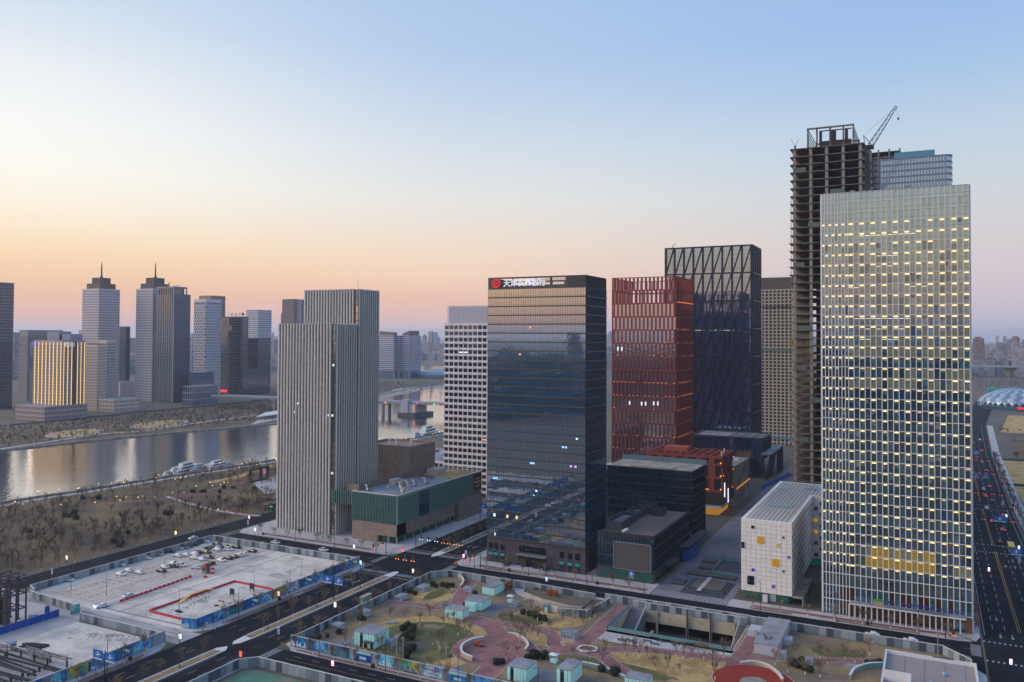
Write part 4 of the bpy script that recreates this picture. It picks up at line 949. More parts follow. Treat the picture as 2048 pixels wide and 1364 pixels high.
for i in range(10):
    b2 = MB(); B.fb(b2, 'E', 1+i*4.1, 1.8+i*4.1, -.2, .5, 3 if i > 5 else 0, H+.4); b2.build('pilaster', M['conc'], gw)
    b2 = MB(); B.fb(b2, 'E', 2.6+i*4.1, 3.3+i*4.1, .0, .45, 9.5, 10.6); b2.build('wall_light', amber, gw)
    if i in (1,2,3,4): b2 = MB(); B.fb(b2, 'E', 1.9+i*4.1, 2.2+i*4.1, .0, .2, 1, 9); b2.build('light_strip', glow('amber_dim', '#ff8a22', 1.0), gw)
b2 = MB(); b2.box(-122, -112, 505, 512, H, H+2); b2.box(-110, -106, 520, 524, H, H+1.4); b2.build('roof_plant', M['whitem'], gw)

# ================================================================== black diagonal-braced tower and black podium
dk = thing('braced_black_tower', 'black glass tower with diagonal steel bracing on every bay', 'tower', (-154, 655, 0))
B = BX(-187.6, -120.2, 640, 676); H = 170.5
dg = glass('braced_glass', '#204c80', 1.6, .04, .5, .012, .4, '#d6e6f6', refl=.46); blk = mat('black_steel', '#18233a', .45, .1, .8, metal=.2)
dgs = glass('braced_side_glass', '#1d3c66', 1.6, .05, .4, refl=.2)
B.core(MB(), 0, H-1, .8).build('core', blk, dk)
NBy, NBz = 9, 8; bw = B.L('S')/NBy; bz = H/NBz
for i in range(NBy+1):
    u = min(max(i*bw, .5), B.L('S')-.5); b2 = MB(); B.fb(b2, 'S', u-.65, u+.65, -.6, .7, 0, H); b2.build('column', blk, dk)
for k in range(NBz+1):
    z = min(max(k*bz, .5), H-.5); b2 = MB()
    for f in 'SENW': B.fb(b2, f, 0 if f in 'SN' else .01, B.L(f)-(0 if f in 'SN' else .01), -.6, .62, z-.5, z+.5)
    b2.build('ring_beam', blk, dk)
for i in range(NBy):
    for k in range(NBz):
        pane('glass_bay', B, 'S', (i+.5)*bw, (k+.5)*bz, -.35, panemesh(bw-1.1, bz-.9, dg, 'glass_bay', bars=(4,5), barm=blk, bw=.09), dk)
        p = B.pt('S', i*bw+.6, .35); q = B.pt('S', (i+1)*bw-.6, .35)
        b2 = MB(); b2.bar((p[0],p[1],k*bz+.5), (q[0],q[1],(k+1)*bz-.5), .6, 1.1); b2.build('diagonal_brace', blk, dk)
for f in 'ENW':
    b2 = MB(); B.fb(b2, f, .6, B.L(f)-.6, -.7, -.2, 0, H-1); b2.build('side_glazing', dgs, dk)
    n = 5 if f != 'N' else 9
    for i in range(n+1):
        u = min(max(B.L(f)*i/n, .5), B.L(f)-.5); b2 = MB(); B.fb(b2, f, u-.5, u+.5, -.5, .6, .02, H-.02); b2.build('column', blk, dk)
        if i < n:
            for k in range(NBz):
                p = B.pt(f, B.L(f)*i/n+.4, .3); q = B.pt(f, B.L(f)*(i+1)/n-.4, .3); b2 = MB(); b2.bar((p[0],p[1],k*bz+.5), (q[0],q[1],(k+1)*bz-.5), .5, .8)
                if f == 'E': b2.build('diagonal_brace', blk, dk)
b2 = MB()
for i in range(22):
    if rg.random() < .6: B.fb(b2, 'S', 22+i*1.9, 23.4+i*1.9, -.3, -.15, 5*bz-1.6, 5*bz-1.2)
b2.build('room_light', glow('cool_room', '#cfe6dc', .6), dk, kind='stuff')
b2 = MB(); B.core(b2, H-1, H-.6, 1); b2.build('roof', M['roofgrey'], dk)
b2 = MB(); b2.bar((-183,645,H),(-183,645,H+2.5),.5,.5); b2.bar((-183,645,H+2.3),(-180.5,645,H+4),.3,.4); b2.bar((-122,660,H-4),(-117,660,H-3),.5,.7); b2.build('cleaning_cradle', M['grey'], dk)
bp_ = thing('black_podium', 'low black glass podium on slanted columns at the foot of the black tower', 'building', (-130, 620, 0))
B = BX(-156, -105.7, 600, 634.8); H = 28.6
B.core(MB(), 13.5, H-.8).build('upper_box', dgs, bp_)
B.core(MB(), 0, 13.4, 4).build('lower_box', blk, bp_)
for f, n in (('S', 26), ('E', 18)):
    for i in range(n): 
        b2 = MB(); B.fb(b2, f, B.L(f)*i/n, B.L(f)*i/n+.35, -.2, .3, 13.3, H); b2.build('fin', blk, bp_)
b2 = MB()
for f in 'SENW': B.fb(b2, f, .0 if f in 'SN' else .41, B.L(f)-(0 if f in 'SN' else .41), -.5, .4, H-.8, H+.3)
b2.build('parapet', M['dgrey'], bp_)
b2 = MB(); B.core(b2, H-.8, H-.6, .6); b2.build('roof', M['roofgrey'], bp_)
for x in (-130, -122, -114):
    b2 = MB(); b2.box(x, x+.5, 601, 634, H-.5, H+.1); b2.build('roof_beam', M['grey'], bp_)
for y in (612, 623):
    b2 = MB(); b2.box(-131, -106.2, y, y+.5, H-.45, H+.05); b2.build('roof_beam', M['grey'], bp_)
b2 = MB(); b2.box(-106, -99.8, 596, 655, 17.4, 18.6); b2.build('canopy_roof', M['roofgrey'], bp_)
for i in range(14):
    y = 598+i*4.2; b2 = MB(); b2.bar((-100.2, y, 0) if i > 6 else (-102.5, y-5, 0), (-100.2, y, 17.4), .7, .9); b2.build('slanted_column', blk, bp_)

# ================================================================== dark glass block and screen building beside the bank
g2 = thing('dark_glass_block', 'dark glass office block with railed roof terrace behind the screen building', 'building', (-124, 406, 0))
B = BX(-146, -102, 394, 419); H = 35.6
dk2 = glass('dark_block_glass', '#10303e', 1.6, .05, .5, refl=.09)
B.core(MB(), 0, H-.6, .3).build('core', dk2, g2)
for k in range(9):
    for f in 'SE':
        b2 = MB(); B.fb(b2, f, .0 if f == 'S' else .13, B.L(f), -.3, .12, k*H/9+3.2, k*H/9+3.7); b2.build('spandrel', bkd, g2)
b2 = MB()
for f, n in (('S', 30), ('E', 17)):
    for i in range(n+1): u = min(max(B.L(f)*i/n, .06), B.L(f)-.06); B.fb(b2, f, u-.05, u+.05, -.2, .14, 0, H-.1)
b2.build('mullion', M['steel'], g2, kind='stuff')
b2 = MB(); B.core(b2, H-.6, H-.4, .4); b2.box(-134, -112, 396, 401, H-.4, H+.3); b2.build('roof', M['conc'], g2)
for i in range(23):
    b2 = MB(); b2.box(-146+i*1.95, -144.15+i*1.95, 418.6, 418.7, H-.4, H+2.1); b2.build('rail_panel', mat('rail_glass', '#6b8290', .2, .1, 1), g2)
b2 = MB(); b2.box(-128, -101.6, 388, 393.9, 5.2, 5.6); b2.build('canopy', M['dgrey'], g2)
le = thing('screen_building', 'low dark glass building with a large blank screen on its front', 'building', (-112, 352, 0))
B = BX(-124.4, -100, 325, 380.5); H = 18.9
B.core(MB(), 4.6, H-.6, .2).build('glazing', dk2, le)
B.core(MB(), 0, 4.5, .0).build('stone_base', bks, le)
for k in range(3):
    for f in 'SE':
        b2 = MB(); B.fb(b2, f, 0 if f == 'S' else .13, B.L(f), -.3, .12, 4.6+k*4.6, 5.2+k*4.6); b2.build('spandrel', bkd, le)
b2 = MB()
for f, n in (('S', 16), ('E', 34)):
    for i in range(n+1): u = min(max(B.L(f)*i/n, .06), B.L(f)-.06); B.fb(b2, f, u-.05, u+.05, -.2, .1, 4.6, H-.1)
b2.build('mullion', M['steel'], le, kind='stuff')
b2 = MB(); B.fb(b2, 'S', 7.6, 23.2, .13, .45, 4.9, 15.4); sc_ = b2.build('screen', mat('blank_screen', '#4d4a4e', .7, .1, .4), le)
b2 = MB()
for a in ((7.3,7.6,4.6,15.7),(23.2,23.5,4.6,15.7),(7.3,23.5,4.6,4.9),(7.3,23.5,15.4,15.7)): B.fb(b2, 'S', a[0], a[1], .1, .6, a[2], a[3])
b2.build('screen_frame', M['grey'], sc_)
gl_ = mat('green_shop_glass', '#0e2a2a', .1, .3, .6, ior=1.8, emit='#1f8f7c', estr=.12)
for u, w in ((1.4, 4.6), (6.6+1, 5.4), (14, 3.2), (18, 5.6)):
    pane('shop_window', B, 'S', u+w/2, 2.1, .06, panemesh(w, 3.8, gl_, 'shop_window', bars=(3,1), barm=M['steel']), le)
for i in range(7): pane('shop_window', B, 'E', 6+i*7, 2.1, .06, panemesh(5.5, 3.8, M['glassd'], 'shop_window', bars=(3,0), barm=M['steel']), le)
b2 = MB(); B.core(b2, H-.6, H-.45, .5); rf = b2.build('roof', mat('brown_roof', '#6f5f5c', .9, .15, .3), le)
b2 = MB()
for f in 'SE':
    for i in range(40): u = B.L(f)*i/40; B.fb(b2, f, u, u+B.L(f)/40-.15, -.3, .08, H-.6, H+.5)
b2.build('parapet', bkd, le)
for x0_, x1_, y0_, y1_, h in ((-123,-116,331,352,3.2),(-122,-116.5,354,366,3.0),(-121,-114,368,377,3.4),(-113,-109,366,374,2.4)):
    b2 = MB(); b2.box(x0_, x1_, y0_, y0_+.4, H-.45, H+h); b2.box(x0_, x1_, y1_-.4, y1_, H-.45, H+h); b2.box(x0_, x0_+.4, y0_+.4, y1_-.4, H-.45, H+h); b2.box(x1_-.4, x1_, y0_+.4, y1_-.4, H-.45, H+h)
    for i in range(3): b2.box(x0_+.4, x1_-.4, y0_+3+i*4.5, y0_+3.4+i*4.5, H+h-.5, H+h-.2) if y0_+3.4+i*4.5 < y1_-.5 else None
    e_ = b2.build('plant_enclosure', M['dgrey'], rf)
    b2 = MB(); b2.box(x0_+1, x1_-1, y0_+1.2, y1_-1.4, H-.45, H+h-1.2); b2.build('air_handler', M['grey'], e_)
b2 = MB(); b2.tube((-114.6,329,H),(-113.2,331,H+.6),.7,n=10); b2.build('duct', M['whitem'], rf)
b2 = MB(); b2.box(-99.9, -96.6, 338, 352, 4.4, 4.8); b2.box(-99.9, -95.5, 362, 398, 6.6, 7.0); b2.build('side_canopy', M['dgrey'], le)
b2 = MB(); b2.box(-99.5, -96.2, 366, 384, .15, 5.2); b2.build('blue_hoarding', mat('blue_sheet', '#1d4ea0', .5, .1, .6), le)

# ================================================================== white panelled building
wb = thing('white_panel_building', 'white panelled cube building with scattered square windows and gridded roof', 'building', (-55, 355, 0))
B = BX(-65, -46.4, 323.2, 384); H = 30.6; z0 = 3.5
pw_ = mat('white_panel', '#e3dedb', .6, .04, .8, rnd=.035); jt = mat('panel_joint', '#b5b0ad', .8, .1, 1)
mb = MB(); mb.prism([(-65+.15,323.35),(-46.55,323.35),(-46.55,384.15),(-24,384.15),(-24,415),(-65+.15,415)], z0, H-.3); mb.build('core', jt, wb)
NXp, NZp = 10, 17; pw0 = B.L('S')/NXp; ph0 = (H-z0)/NZp
big = {}
WIN = [(3,2.2,2,'#2b3440'),(26,0,0,0)]
wins = [(4.4,27.8,1.2,1.2,'d'),(15.6,25.1,.8,.8,'d'),(7.3,23.2,2.6,2.8,'g'),(13.8,22.0,1.3,1.3,'y'),(17.5,18.0,1.0,1.1,'p'),(12.8,15.3,2.6,2.9,'g'),(15.6,12.5,.8,.9,'d'),(4.5,11.6,1.1,1.1,'b'),(3.6,7.6,2.6,3.4,'d'),(11.9,6.4,1.3,1.3,'p'),(.7,20.6,1.3,2.4,'d')]
pm = panemesh(pw0-.09, ph0-.09, pw_, 'panel', t=.12)
for i in range(NXp):
    for k in range(NZp): pane('panel', B, 'S', (i+.5)*pw0, z0+(k+.5)*ph0, -.02, pm, wb)
wmat = {'d': wwin, 'g': mat('amber_window', '#4a3510', .2, .3, 1.2, emit='#d29a26', estr=.55), 'y': mat('yellow_window', '#4a3c18', .2, .3, 1.5, emit='#d8b84a', estr=.5), 'p': mat('violet_window', '#2a1838', .2, .3, 1, emit='#b060e0', estr=.35), 'b': mat('blue_window', '#14143c', .2, .2, 1, emit='#3030e0', estr=.5)}
for u, z, w, h, c in wins:
    mb = MB(); B.fb(mb, 'S', u-w/2-.12, u+w/2+.12, -.1, .22, z-h/2-.12, z+h/2+.12); fr = mb.build('window', pw_, wb)
    pane('glazing', B, 'S', u, z, .18, panemesh(w, h, wmat[c], 'glazing'), fr)
mb = MB(); B.fb(mb, 'E', 0, B.L('E'), -.3, 0, z0, H-.31); mb.build('east_wall', pw_, wb)
nE = 26
for k in range(10):
    for i in range(nE):
        if (i+k) % 2 == 0:
            pane('window', B, 'E', 2+i*2.25, z0+1.6+k*2.5, .03, panemesh(1.3, 1.3, wwin, 'window'), wb)
D = BX(-46.4, -24, 384, 415); mb = MB(); D.fb(mb, 'S', .1, D.L('S'), -.3, .0, z0, H-.31); mb.build('wing_wall', pw_, wb)
for k in range(10):
    for i in range(9):
        if (i+k) % 2 == 0: pane('window', D, 'S', 1.4+i*2.4, z0+1.6+k*2.5, .03, panemesh(1.5, 1.5, wmat['g'] if (k in (4,5,6) or (k == 7 and i < 3)) and rg.random() < .75 else wwin, 'window'), wb)
mb = MB(); mb.prism([(-64.2,324),(-47.2,324),(-47.2,384.8),(-24,384.8),(-24,414.2),(-64.2,414.2)], H-.3, H-.2); rf = mb.build('roof', mat('roof_pale', '#a5a09c', .85, .12, .3), wb)
mb = MB(); mb.box(-65, -63.6, 323.2, 415, H-.3, H); mb.box(-63.6, -47.8, 323.2, 324.4, H-.3, H); mb.box(-47.8, -46.4, 323.2, 385.2, H-.3, H); mb.box(-46.4, -24, 384, 385.2, H-.3, H); mb.box(-63.6,-24,413.8,415,H-.3,H); mb.build('roof_border', pw_, rf)
for i in range(10):
    mb = MB(); x = -62.2+i*1.6; mb.box(x, x+.28, 324.4, 413.8, H-.2, H+.12); mb.build('roof_rib', T['white'], rf)
for i in range(13):
    mb = MB(); x = -46+i*1.6; mb.box(x, x+.28, 385.2, 413.8, H-.2, H+.12); mb.build('roof_rib', T['white'], rf)
mb = MB()
for j in range(52): mb.box(-63.5, -47.9, 325.4+j*1.7, 325.7+j*1.7, H-.2, H+.06)
mb.build('roof_cross_rib', jt, rf, kind='stuff')
for x0_, x1_, y0_, y1_ in ((-60,-51,352,357),(-62,-58,393,398),(-52,-46,398,403)):
    mb = MB(); mb.box(x0_, x1_, y0_, y1_, H+.13, H+.2); mb.build('rooflight', mat('rooflight_glass', '#8fa7a6', .3, .1, 1), rf)
mb = MB(); mb.prism([(-63.5,325),(-48,325),(-48,386),(-26,386),(-26,413),(-63.5,413)], 0, z0); mb.build('ground_glazing', gl_, wb)
mb = MB(); mb.box(-57, -55.2, 322.6, 325, .15, 2.8); mb.box(-54.6,-52.5,324.6,325,.15,3); mb.build('entrance_porch', T['white'], wb)
mb = MB(); mb.box(-46.2, -42.5, 322.8, 352, 3.2, 3.5); mb.box(-42.8,-42.4,322.8,352,.1,3.2); mb.build('ramp_canopy', M['conc'], wb)
# ================================================================== concrete skeleton tower under construction with crane
ck = thing('skeleton_tower', 'unfinished concrete tower of bare floor slabs and columns behind the lit glass tower', 'tower', (-47, 485, 0))
B = BX(-65.6, -29.2, 455, 514); H = 199.5
slabm = mat('raw_slab', '#787069', .9, .18, .4, col2='#57504b', c2scale=.3); colm = mat('raw_column', '#8d857f', .9, .15, .5, col2='#7a5a3c', c2scale=.12, c2sharp=(.6,.7)); corem = mat('raw_core', '#463c35', .95, .15, .4)
NFc = 48; fh = H/NFc
def slab_poly(x0, x1, y0, y1, r):
    return [(x0+r-r*math.cos(t), y0+r-r*math.sin(t)) for t in [math.pi/2*i/6 for i in range(7)]] + [(x1, y0), (x1, y1)] + [(x0+r-r*math.sin(t), y1-r+r*math.cos(t)) for t in [math.pi/2*i/6 for i in range(7)]]
for k in range(1, NFc+1):
    z = k*fh; ov = 1.0 if k > 36 else 1.6 if k > 22 else 2.2
    mb = MB(); mb.prism(slab_poly(B.x0-ov+1, B.x1, B.y0-1.2, B.y1, .6 if k > 30 else 4.5), z-.42, z); mb.build('floor_slab', slabm, ck)
    if k > 14:
        mb = MB()
        for i in range(0, 12): 
            if rg.random() < .6: mb.tube((B.x0-ov+1.1, B.y0+i*4.5, z), (B.x0-ov+1.1, B.y0+i*4.5, z+1.2), .04, n=4)
        if mb.v: mb.build('edge_rail', M['grey'], ck, kind='stuff')
for u in (.06, .285, .50, .72, .945):
    x = B.x0+u*B.L('S'); mb = MB(); mb.box(x-.75, x+.75, B.y0-.6, B.y0+.8, 0, H-.43); mb.build('column', colm, ck)
for i in range(1, 8):
    y = B.y0+i*8; mb = MB(); mb.box(B.x0+1.6, B.x0+3.0, y-.7, y+.7, 0, H-.43); mb.build('column', colm, ck)
    mb = MB(); mb.box(B.x1-1.8, B.x1-.4, y-.7, y+.7, 0, H-.43); mb.build('column', colm, ck)
mb = MB(); mb.box(B.x0+11.5, B.x1-9, B.y0+11, B.y1-12, 0, H-.43); mb.build('lift_core', corem, ck)
cw = MB(); x0, x1, y0, y1 = B.x0+8.6, B.x1-5.5, B.y0+3, B.y1-18
for x in (x0, x0+4.5, x0+11, x0+17.5, x1): cw.box(x-.4, x+.4, y0-.4, y0+.4, H, H+10.5); cw.box(x-.4, x+.4, y1-.4, y1+.4, H, H+10.5)
for z in (H+10.2,): cw.box(x0-.4, x1+.4, y0-.4, y0+.4, z, z+.8); cw.box(x0-.4, x1+.4, y1-.4, y1+.4, z, z+.8)
for k in range(5):
    cw.bar((x1, y0, H+2.2+k*2.0), (x1, y1, H+2.2+k*2.0), .3, .45); cw.bar((x0, y0, H+2.2+k*2.0), (x0, y1, H+2.2+k*2.0), .3, .45)
cw.build('crown_frame', slabm, ck)
mb = MB(); q0 = x0+5.2
mb.box(q0, x1-1.2, y0+4, y0+4.6, H, H+4.4); 
for a, b_ in ((q0, q0+1.4), (q0+5.4, q0+8.4), (q0+12.6, q0+14.2)): mb.box(a, b_, y0+4, y0+4.6, H+4.4, H+9.6)
mb.box(q0, x1-1.2, y0+4, y0+4.6, H+9.6, H+10.1); mb.box(q0, x1-1.2, y1-5, y1-4.4, H, H+3); mb.build('crown_wall', corem, ck)
mb = MB(); mb.tube((-63.4,457.5,H),(-63.4,457.5,H+2.4),.5,n=6); mb.tube((-63.4,457.5,H+2),(-65.4,457.5,H+6),.12,n=4); mb.tube((-63.4,457.5,H+2),(-61.6,457.5,H+6),.12,n=4); mb.build('concrete_placer', M['steel'], ck)
for k, x0_, w_ in ((46,2,6),(43,20,7),(39,9,6),(34,2,5),(30,22,6),(26,3,7),(21,2,6),(17,10,7),(12,3,6)):
    mb = MB(); mb.box(B.x0+x0_, B.x0+x0_+w_, B.y0-1.0, B.y0-.9, (k-1)*fh+.1, (k-1)*fh+2.2); mb.build('safety_net', mat('net_grey', '#5d6a66', .9, .2, .6), ck)
mb = MB()
for sx in (0, 1.5):
    for sy in (0, 1.5): mb.tube((B.x0-3.2+sx, B.y0+24+sy, 0), (B.x0-3.2+sx, B.y0+24+sy, 178), .09, n=4)
for k in range(60): mb.bar((B.x0-3.2, B.y0+24, k*3), (B.x0-1.7, B.y0+24, k*3+3), .08, .08)
mb.build('hoist_mast', M['grey'], ck)
mb = MB(); mb.box(B.x0-3.4, B.x0-1.5, B.y0+22, B.y0+24, 96, 99); mb.build('hoist_cage', mat('cage_yellow', '#8a7436', .6, .1, 1), ck)
# luffing crane
Yc = 492; foot = onY(1736, 300, Yc); tip = onY(1793, 212, Yc); mast = onY(1727, 271, Yc); piv = onY(1741, 291, Yc)
cr = thing('tower_crane', 'luffing tower crane with raised lattice jib on the unfinished tower', 'crane', (foot.x, Yc, H))
cb_ = mat('crane_steel', '#4d5f76', .5, .1, 1, metal=.3)
def lattice_boom(mb, p, q, w, n):
    p = Vector(p); q = Vector(q); d = (q-p).normalized(); a = Vector((0,1,0)); b = d.cross(a).normalized()
    for s1 in (-1, 1):
        for s2 in (-1, 1):
            mb.tube(p+a*w*.5*s1+b*w*.5*s2, q+a*w*.2*s1+b*w*.2*s2, .17, .12, n=4)
    for i in range(n):
        t, t2 = i/n, (i+1)/n; k = 1-.6*t; k2 = 1-.6*t2; c, c2 = p.lerp(q, t), p.lerp(q, t2)
        for s1 in (-1, 1): mb.tube(c+a*w*.5*k*s1+b*w*.5*k*(-1)**i, c2+a*w*.5*k2*s1-b*w*.5*k2*(-1)**i, .09, n=4); mb.tube(c+a*w*.5*k*(-1)**i+b*w*.5*k*s1, c2-a*w*.5*k2*(-1)**i+b*w*.5*k2*s1, .09, n=4)
mb = MB(); mb.tube((foot.x, Yc, H-30), (foot.x, Yc, piv.z-1), 1.1, n=6); mb.build('mast', cb_, cr)
mb = MB(); lattice_boom(mb, piv, tip, 2.6, 16); mb.build('jib', cb_, cr)
mb = MB(); mb.box(foot.x-4, foot.x+3, Yc-1.4, Yc+1.4, piv.z-2, piv.z+.2); mb.build('slewing_platform', M['steel'], cr)
mb = MB(); mb.tube((foot.x-1.5,Yc-1,piv.z), mast, .25, n=4); mb.tube((foot.x+2,Yc+1,piv.z), mast, .25, n=4); mb.build('a_frame', cb_, cr)
mb = MB(); mb.tube(mast, tip, .07, n=4); hk = tip+Vector((.8,0,-7)); mb.tube(tip, hk, .06, n=4); mb.build('hoist_rope', M['steel'], cr)
mb = MB(); mb.blob(hk, .6, .9); mb.build('hook_block', M['steel'], cr)
# second unfinished tower and blue hotel tower behind
c2 = thing('grey_skeleton_tower', 'second unfinished grey tower peeping out behind the blue tower', 'tower', (-26, 610, 0))
B = BX(-35, -16.5, 600, 625); H = 226
mb = MB(); mb.box(B.x0+1.2, B.x1-1.2, B.y0+1.2, B.y1-1, 0, H-5); mb.build('core', mat('grey_wall', '#6f6d74', .9, .15, .4), c2)
for k in range(10, 57):
    mb = MB(); mb.box(B.x0, B.x1, B.y0, B.y1, k*4.0-.3, k*4.0); mb.build('floor_slab', slabm, c2)
for x in (B.x0+.4, B.x0+5, B.x0+11.5, B.x1-.6):
    mb = MB(); mb.box(x-.5, x+.5, B.y0+.1, B.y0+1.1, 0, H-.4); mb.build('column', mat('grey_wall', '#6f6d74', .9, .15, .4), c2)
bt = thing('blue_glass_tower', 'blue glass tower with rounded corner and turquoise roof screen', 'tower', (-7, 575, 0))
B = BX(-27.2, 12.8, 560, 590); H = 211
blg = glass('blue_tower_glass', '#3f7fa0', 1.6, .08, .4, refl=.25); blp = mat('blue_panel', '#6f83a2', .5, .08, .6)
def rnd_poly(B, r, i=0): return [(B.x0+i,B.y0+i)]+[(B.x1-i-r+(r)*math.sin(t), B.y0+i+r-r*math.cos(t)) for t in [math.pi/2*k/6 for k in range(7)]]+[(B.x1-i,B.y1),(B.x0+i,B.y1)]
MB().prism(rnd_poly(B, 4, .3), 0, H-.5).build('glazing', blg, bt)
mb = MB()
for k in range(0, 56): mb.prism(rnd_poly(B, 4), H-.1-k*3.7-1.0, H-.1-k*3.7)
mb.build('spandrel', blp, bt, kind='stuff')
mb = MB()
for i in range(22): mb.box(B.x0+i*1.7, B.x0+.75+i*1.7, B.y0-.25, B.y0+.4, 90, H)
mb.build('pier', blp, bt, kind='stuff')
mb = MB(); mb.box(B.x0, B.x0+.9, B.y0-.2, B.y0+.5, 80, H+.1); mb.build('corner_trim', T['white'], bt)
mb = MB(); mb.box(B.x0+8, B.x1-9.5, B.y0+3, B.y1-4, H-.5, H+4); mb.build('roof_screen', mat('turquoise_glass', '#4d8fa8', .25, .1, 1), bt)
mb = MB()
for i in range(15): mb.box(B.x0+8+i*1.5, B.x0+8.1+i*1.5, B.y0+2.9, B.y0+3, H-.5, H+4.6)
mb.build('roof_rail', M['grey'], bt)
# beige residential skeleton
be = thing('beige_skeleton_tower', 'unfinished beige tower with a net of small dark window openings', 'tower', (-130, 812, 0))
B = BX(-142.2, -110, 800, 826); H = 156.5
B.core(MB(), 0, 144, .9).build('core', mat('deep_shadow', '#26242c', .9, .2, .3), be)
bgm = mat('beige_frame', '#b0a597', .85, .1, .5)
for f, n in (('S', 9), ('E', 6)):
    L_ = B.L(f)
    for i in range(n+1):
        u = L_*i/n; mb = MB(); B.fb(mb, f, max(u-.6, 0), min(u+.6, L_), -.6, .25 if i % 2 else .5, 0, 145); mb.build('pier', bgm, be)
for k in range(46):
    mb = MB(); B.fb(mb, 'S', .02, B.L('S')-.02, -.7, .2, k*3.15+1.9, k*3.15+3.0); B.fb(mb, 'E', .02, B.L('E')-.02, -.7, .19, k*3.15+1.9, k*3.15+3.0); mb.build('spandrel', bgm, be)
mb = MB(); B.core(mb, 145, 156, .5); mb.build('crown', mat('brown_net', '#5c5450', .95, .2, .5), be)
mb = MB()
for i in range(14): mb.tube((B.x0+i*2.4,B.y0,156),(B.x0+i*2.4,B.y0,158.5),.1,n=4)
mb.build('starter_bars', M['grey'], be, kind='stuff')
for z, c in ((6,'#2f8fc4'),(88,'#4f7f76'),(128,'#5a5650')):
    mb = MB(); B.fb(mb, 'S', -1, B.L('S')+1, .3, 1.2, z, z+1.3); mb.build('safety_net', mat('net_'+c[1:], c, .8, .1, 1), be)

# ================================================================== far bank towers
def bxpx(lx, cx, rx, by, ty):
    c = G(cx, by); X1, Y0 = c; X0 = onY(lx, by, Y0).x; Y1 = onX(rx, by, X1).y; return BX(X0, X1, Y0, Y1), onY(cx, ty, Y0).z
def ftower(name, label, px, wall, gl, nS, nE, fh, vw, hw, d=.5, top=0.0, roof=None, B=None, H=None, base=0.0):
    if B is None: B, H = bxpx(*px)
    t = thing(name, label, 'tower' if H > 40 else 'building', ((B.x0+B.x1)/2, (B.y0+B.y1)/2, 0))
    B.core(MB(), 0, H-.6, .3).build('glazing', gl, t)
    nz = max(1, int((H-top-base)/fh))
    for f, n in (('S', nS), ('E', nE), ('N', nS), ('W', nE)):
        mb = MB(); grid(mb, B, f, base, H-top, n, nz, vw*B.L(f)/n, hw*(H-top-base)/nz, d)
        if top: B.fb(mb, f, 0, B.L(f), -.3, d-.01, H-top, H)
        mb.build('window_grid', wall, t, kind='stuff')
    mb = MB(); B.core(mb, H-.6, H-.3, .4); mb.build('roof', roof or M['roofgrey'], t)
    return t, B, H
FG = glass('far_glass', '#182642', 1.6, .06, .5, refl=.06); FGb = glass('far_blue_glass', '#2c5280', 1.6, .06, .5, refl=.2); FGk = glass('far_black_glass', '#162644', 1.6, .05, .5, refl=.12)
lil = mat('lilac_stone', '#cbc3cc', .8, .06, .3); bei = mat('beige_stone', '#cfc2b6', .8, .06, .3); dks = mat('dark_stone', '#3a3f4c', .6, .1, .3); blu = mat('slate_panel', '#4a5a70', .5, .1, .3)
ftower('dark_office_tower', 'dark blue slab tower cut off by the picture edge on the far bank', (-62, -14, 23, 820, 564), dks, FGb, 12, 10, 4.2, .18, .3)
ftower('grey_office_tower', 'grey tower rising behind the gold lit building', (37, 54, 122, 802, 660), mat('grey_stone', '#8d8a90', .8, .08, .3), FG, 6, 16, 3.6, .5, .5, top=9)
gd, B, H = ftower('gold_lit_building', 'far bank office block lit by vertical gold light strips', None, mat('mauve_stone', '#a89a9c', .8, .08, .3), FG, 21, 16, 3.6, .45, .4, top=5, B=BX(-965,-911,628,657), H=92.5)
gs = glow('gold_strip', '#ffcf78', 1.05)
for i in range(8):
    mb = MB(); B.fb(mb, 'S', 3.5+i*6.9, 4.05+i*6.9, .5, 1.0, 14, 90); mb.build('light_strip', gs, gd)
for u in (1, 6, 11, 18.5, 23, 27.6):
    mb = MB(); B.fb(mb, 'E', u, u+.5, .5, 1.0, 14, 90); mb.build('light_strip', gs, gd)
mb = MB(); B.fb(mb, 'E', 12.5, 18, .2, .7, 14, 91); mb.build('dark_recess', dks, gd)
mb = MB(); mb.box(-985,-966,636,650,0,90); mb.build('side_wing', FGb, gd)
lettering('ABB-A', 6, (-963, 627.2, 85.5), 9, glow('blue_sign', '#2a2bff', .9), gd); lettering('巨川', 6, (-910, 630, 85.5), 12, glow('white_sign', '#e8ecff', .6), gd, face='E')
mb = MB(); mb.box(-958,-935,640,655,92,103); mb.box(-930,-914,640,655,92,100); mb.build('roof_screen', FGb, gd)
ftower('low_mauve_block', 'long low mauve block with small windows in front of the gold lit building', (31, 89.5, 173, 842, 813.4), mat('mauve_stone', '#a89a9c', .8, .08, .3), FG, 22, 22, 4.2, .5, .4)
ftower('beige_office_block', 'beige office block right beside the gold lit building', (166, 194, 211, 822, 690), bei, FG, 10, 7, 3.7, .5, .45, top=2)
ftower('beige_rear_slab', 'taller glass-sided slab behind the beige office block', (174, 212, 228, 819, 680), bei, FGb, 12, 4, 3.7, .2, .3, top=4)
ftower('low_beige_pavilion', 'low cream building with dark glass centre near the far bank lawn', (196, 228, 278, 824, 799), bei, FG, 10, 14, 4.0, .5, .35, top=1)
ftower('low_lilac_hall', 'plain lilac hall between the twin spired towers', (229, 240, 268, 792, 763), lil, FG, 3, 6, 9, .85, .8)
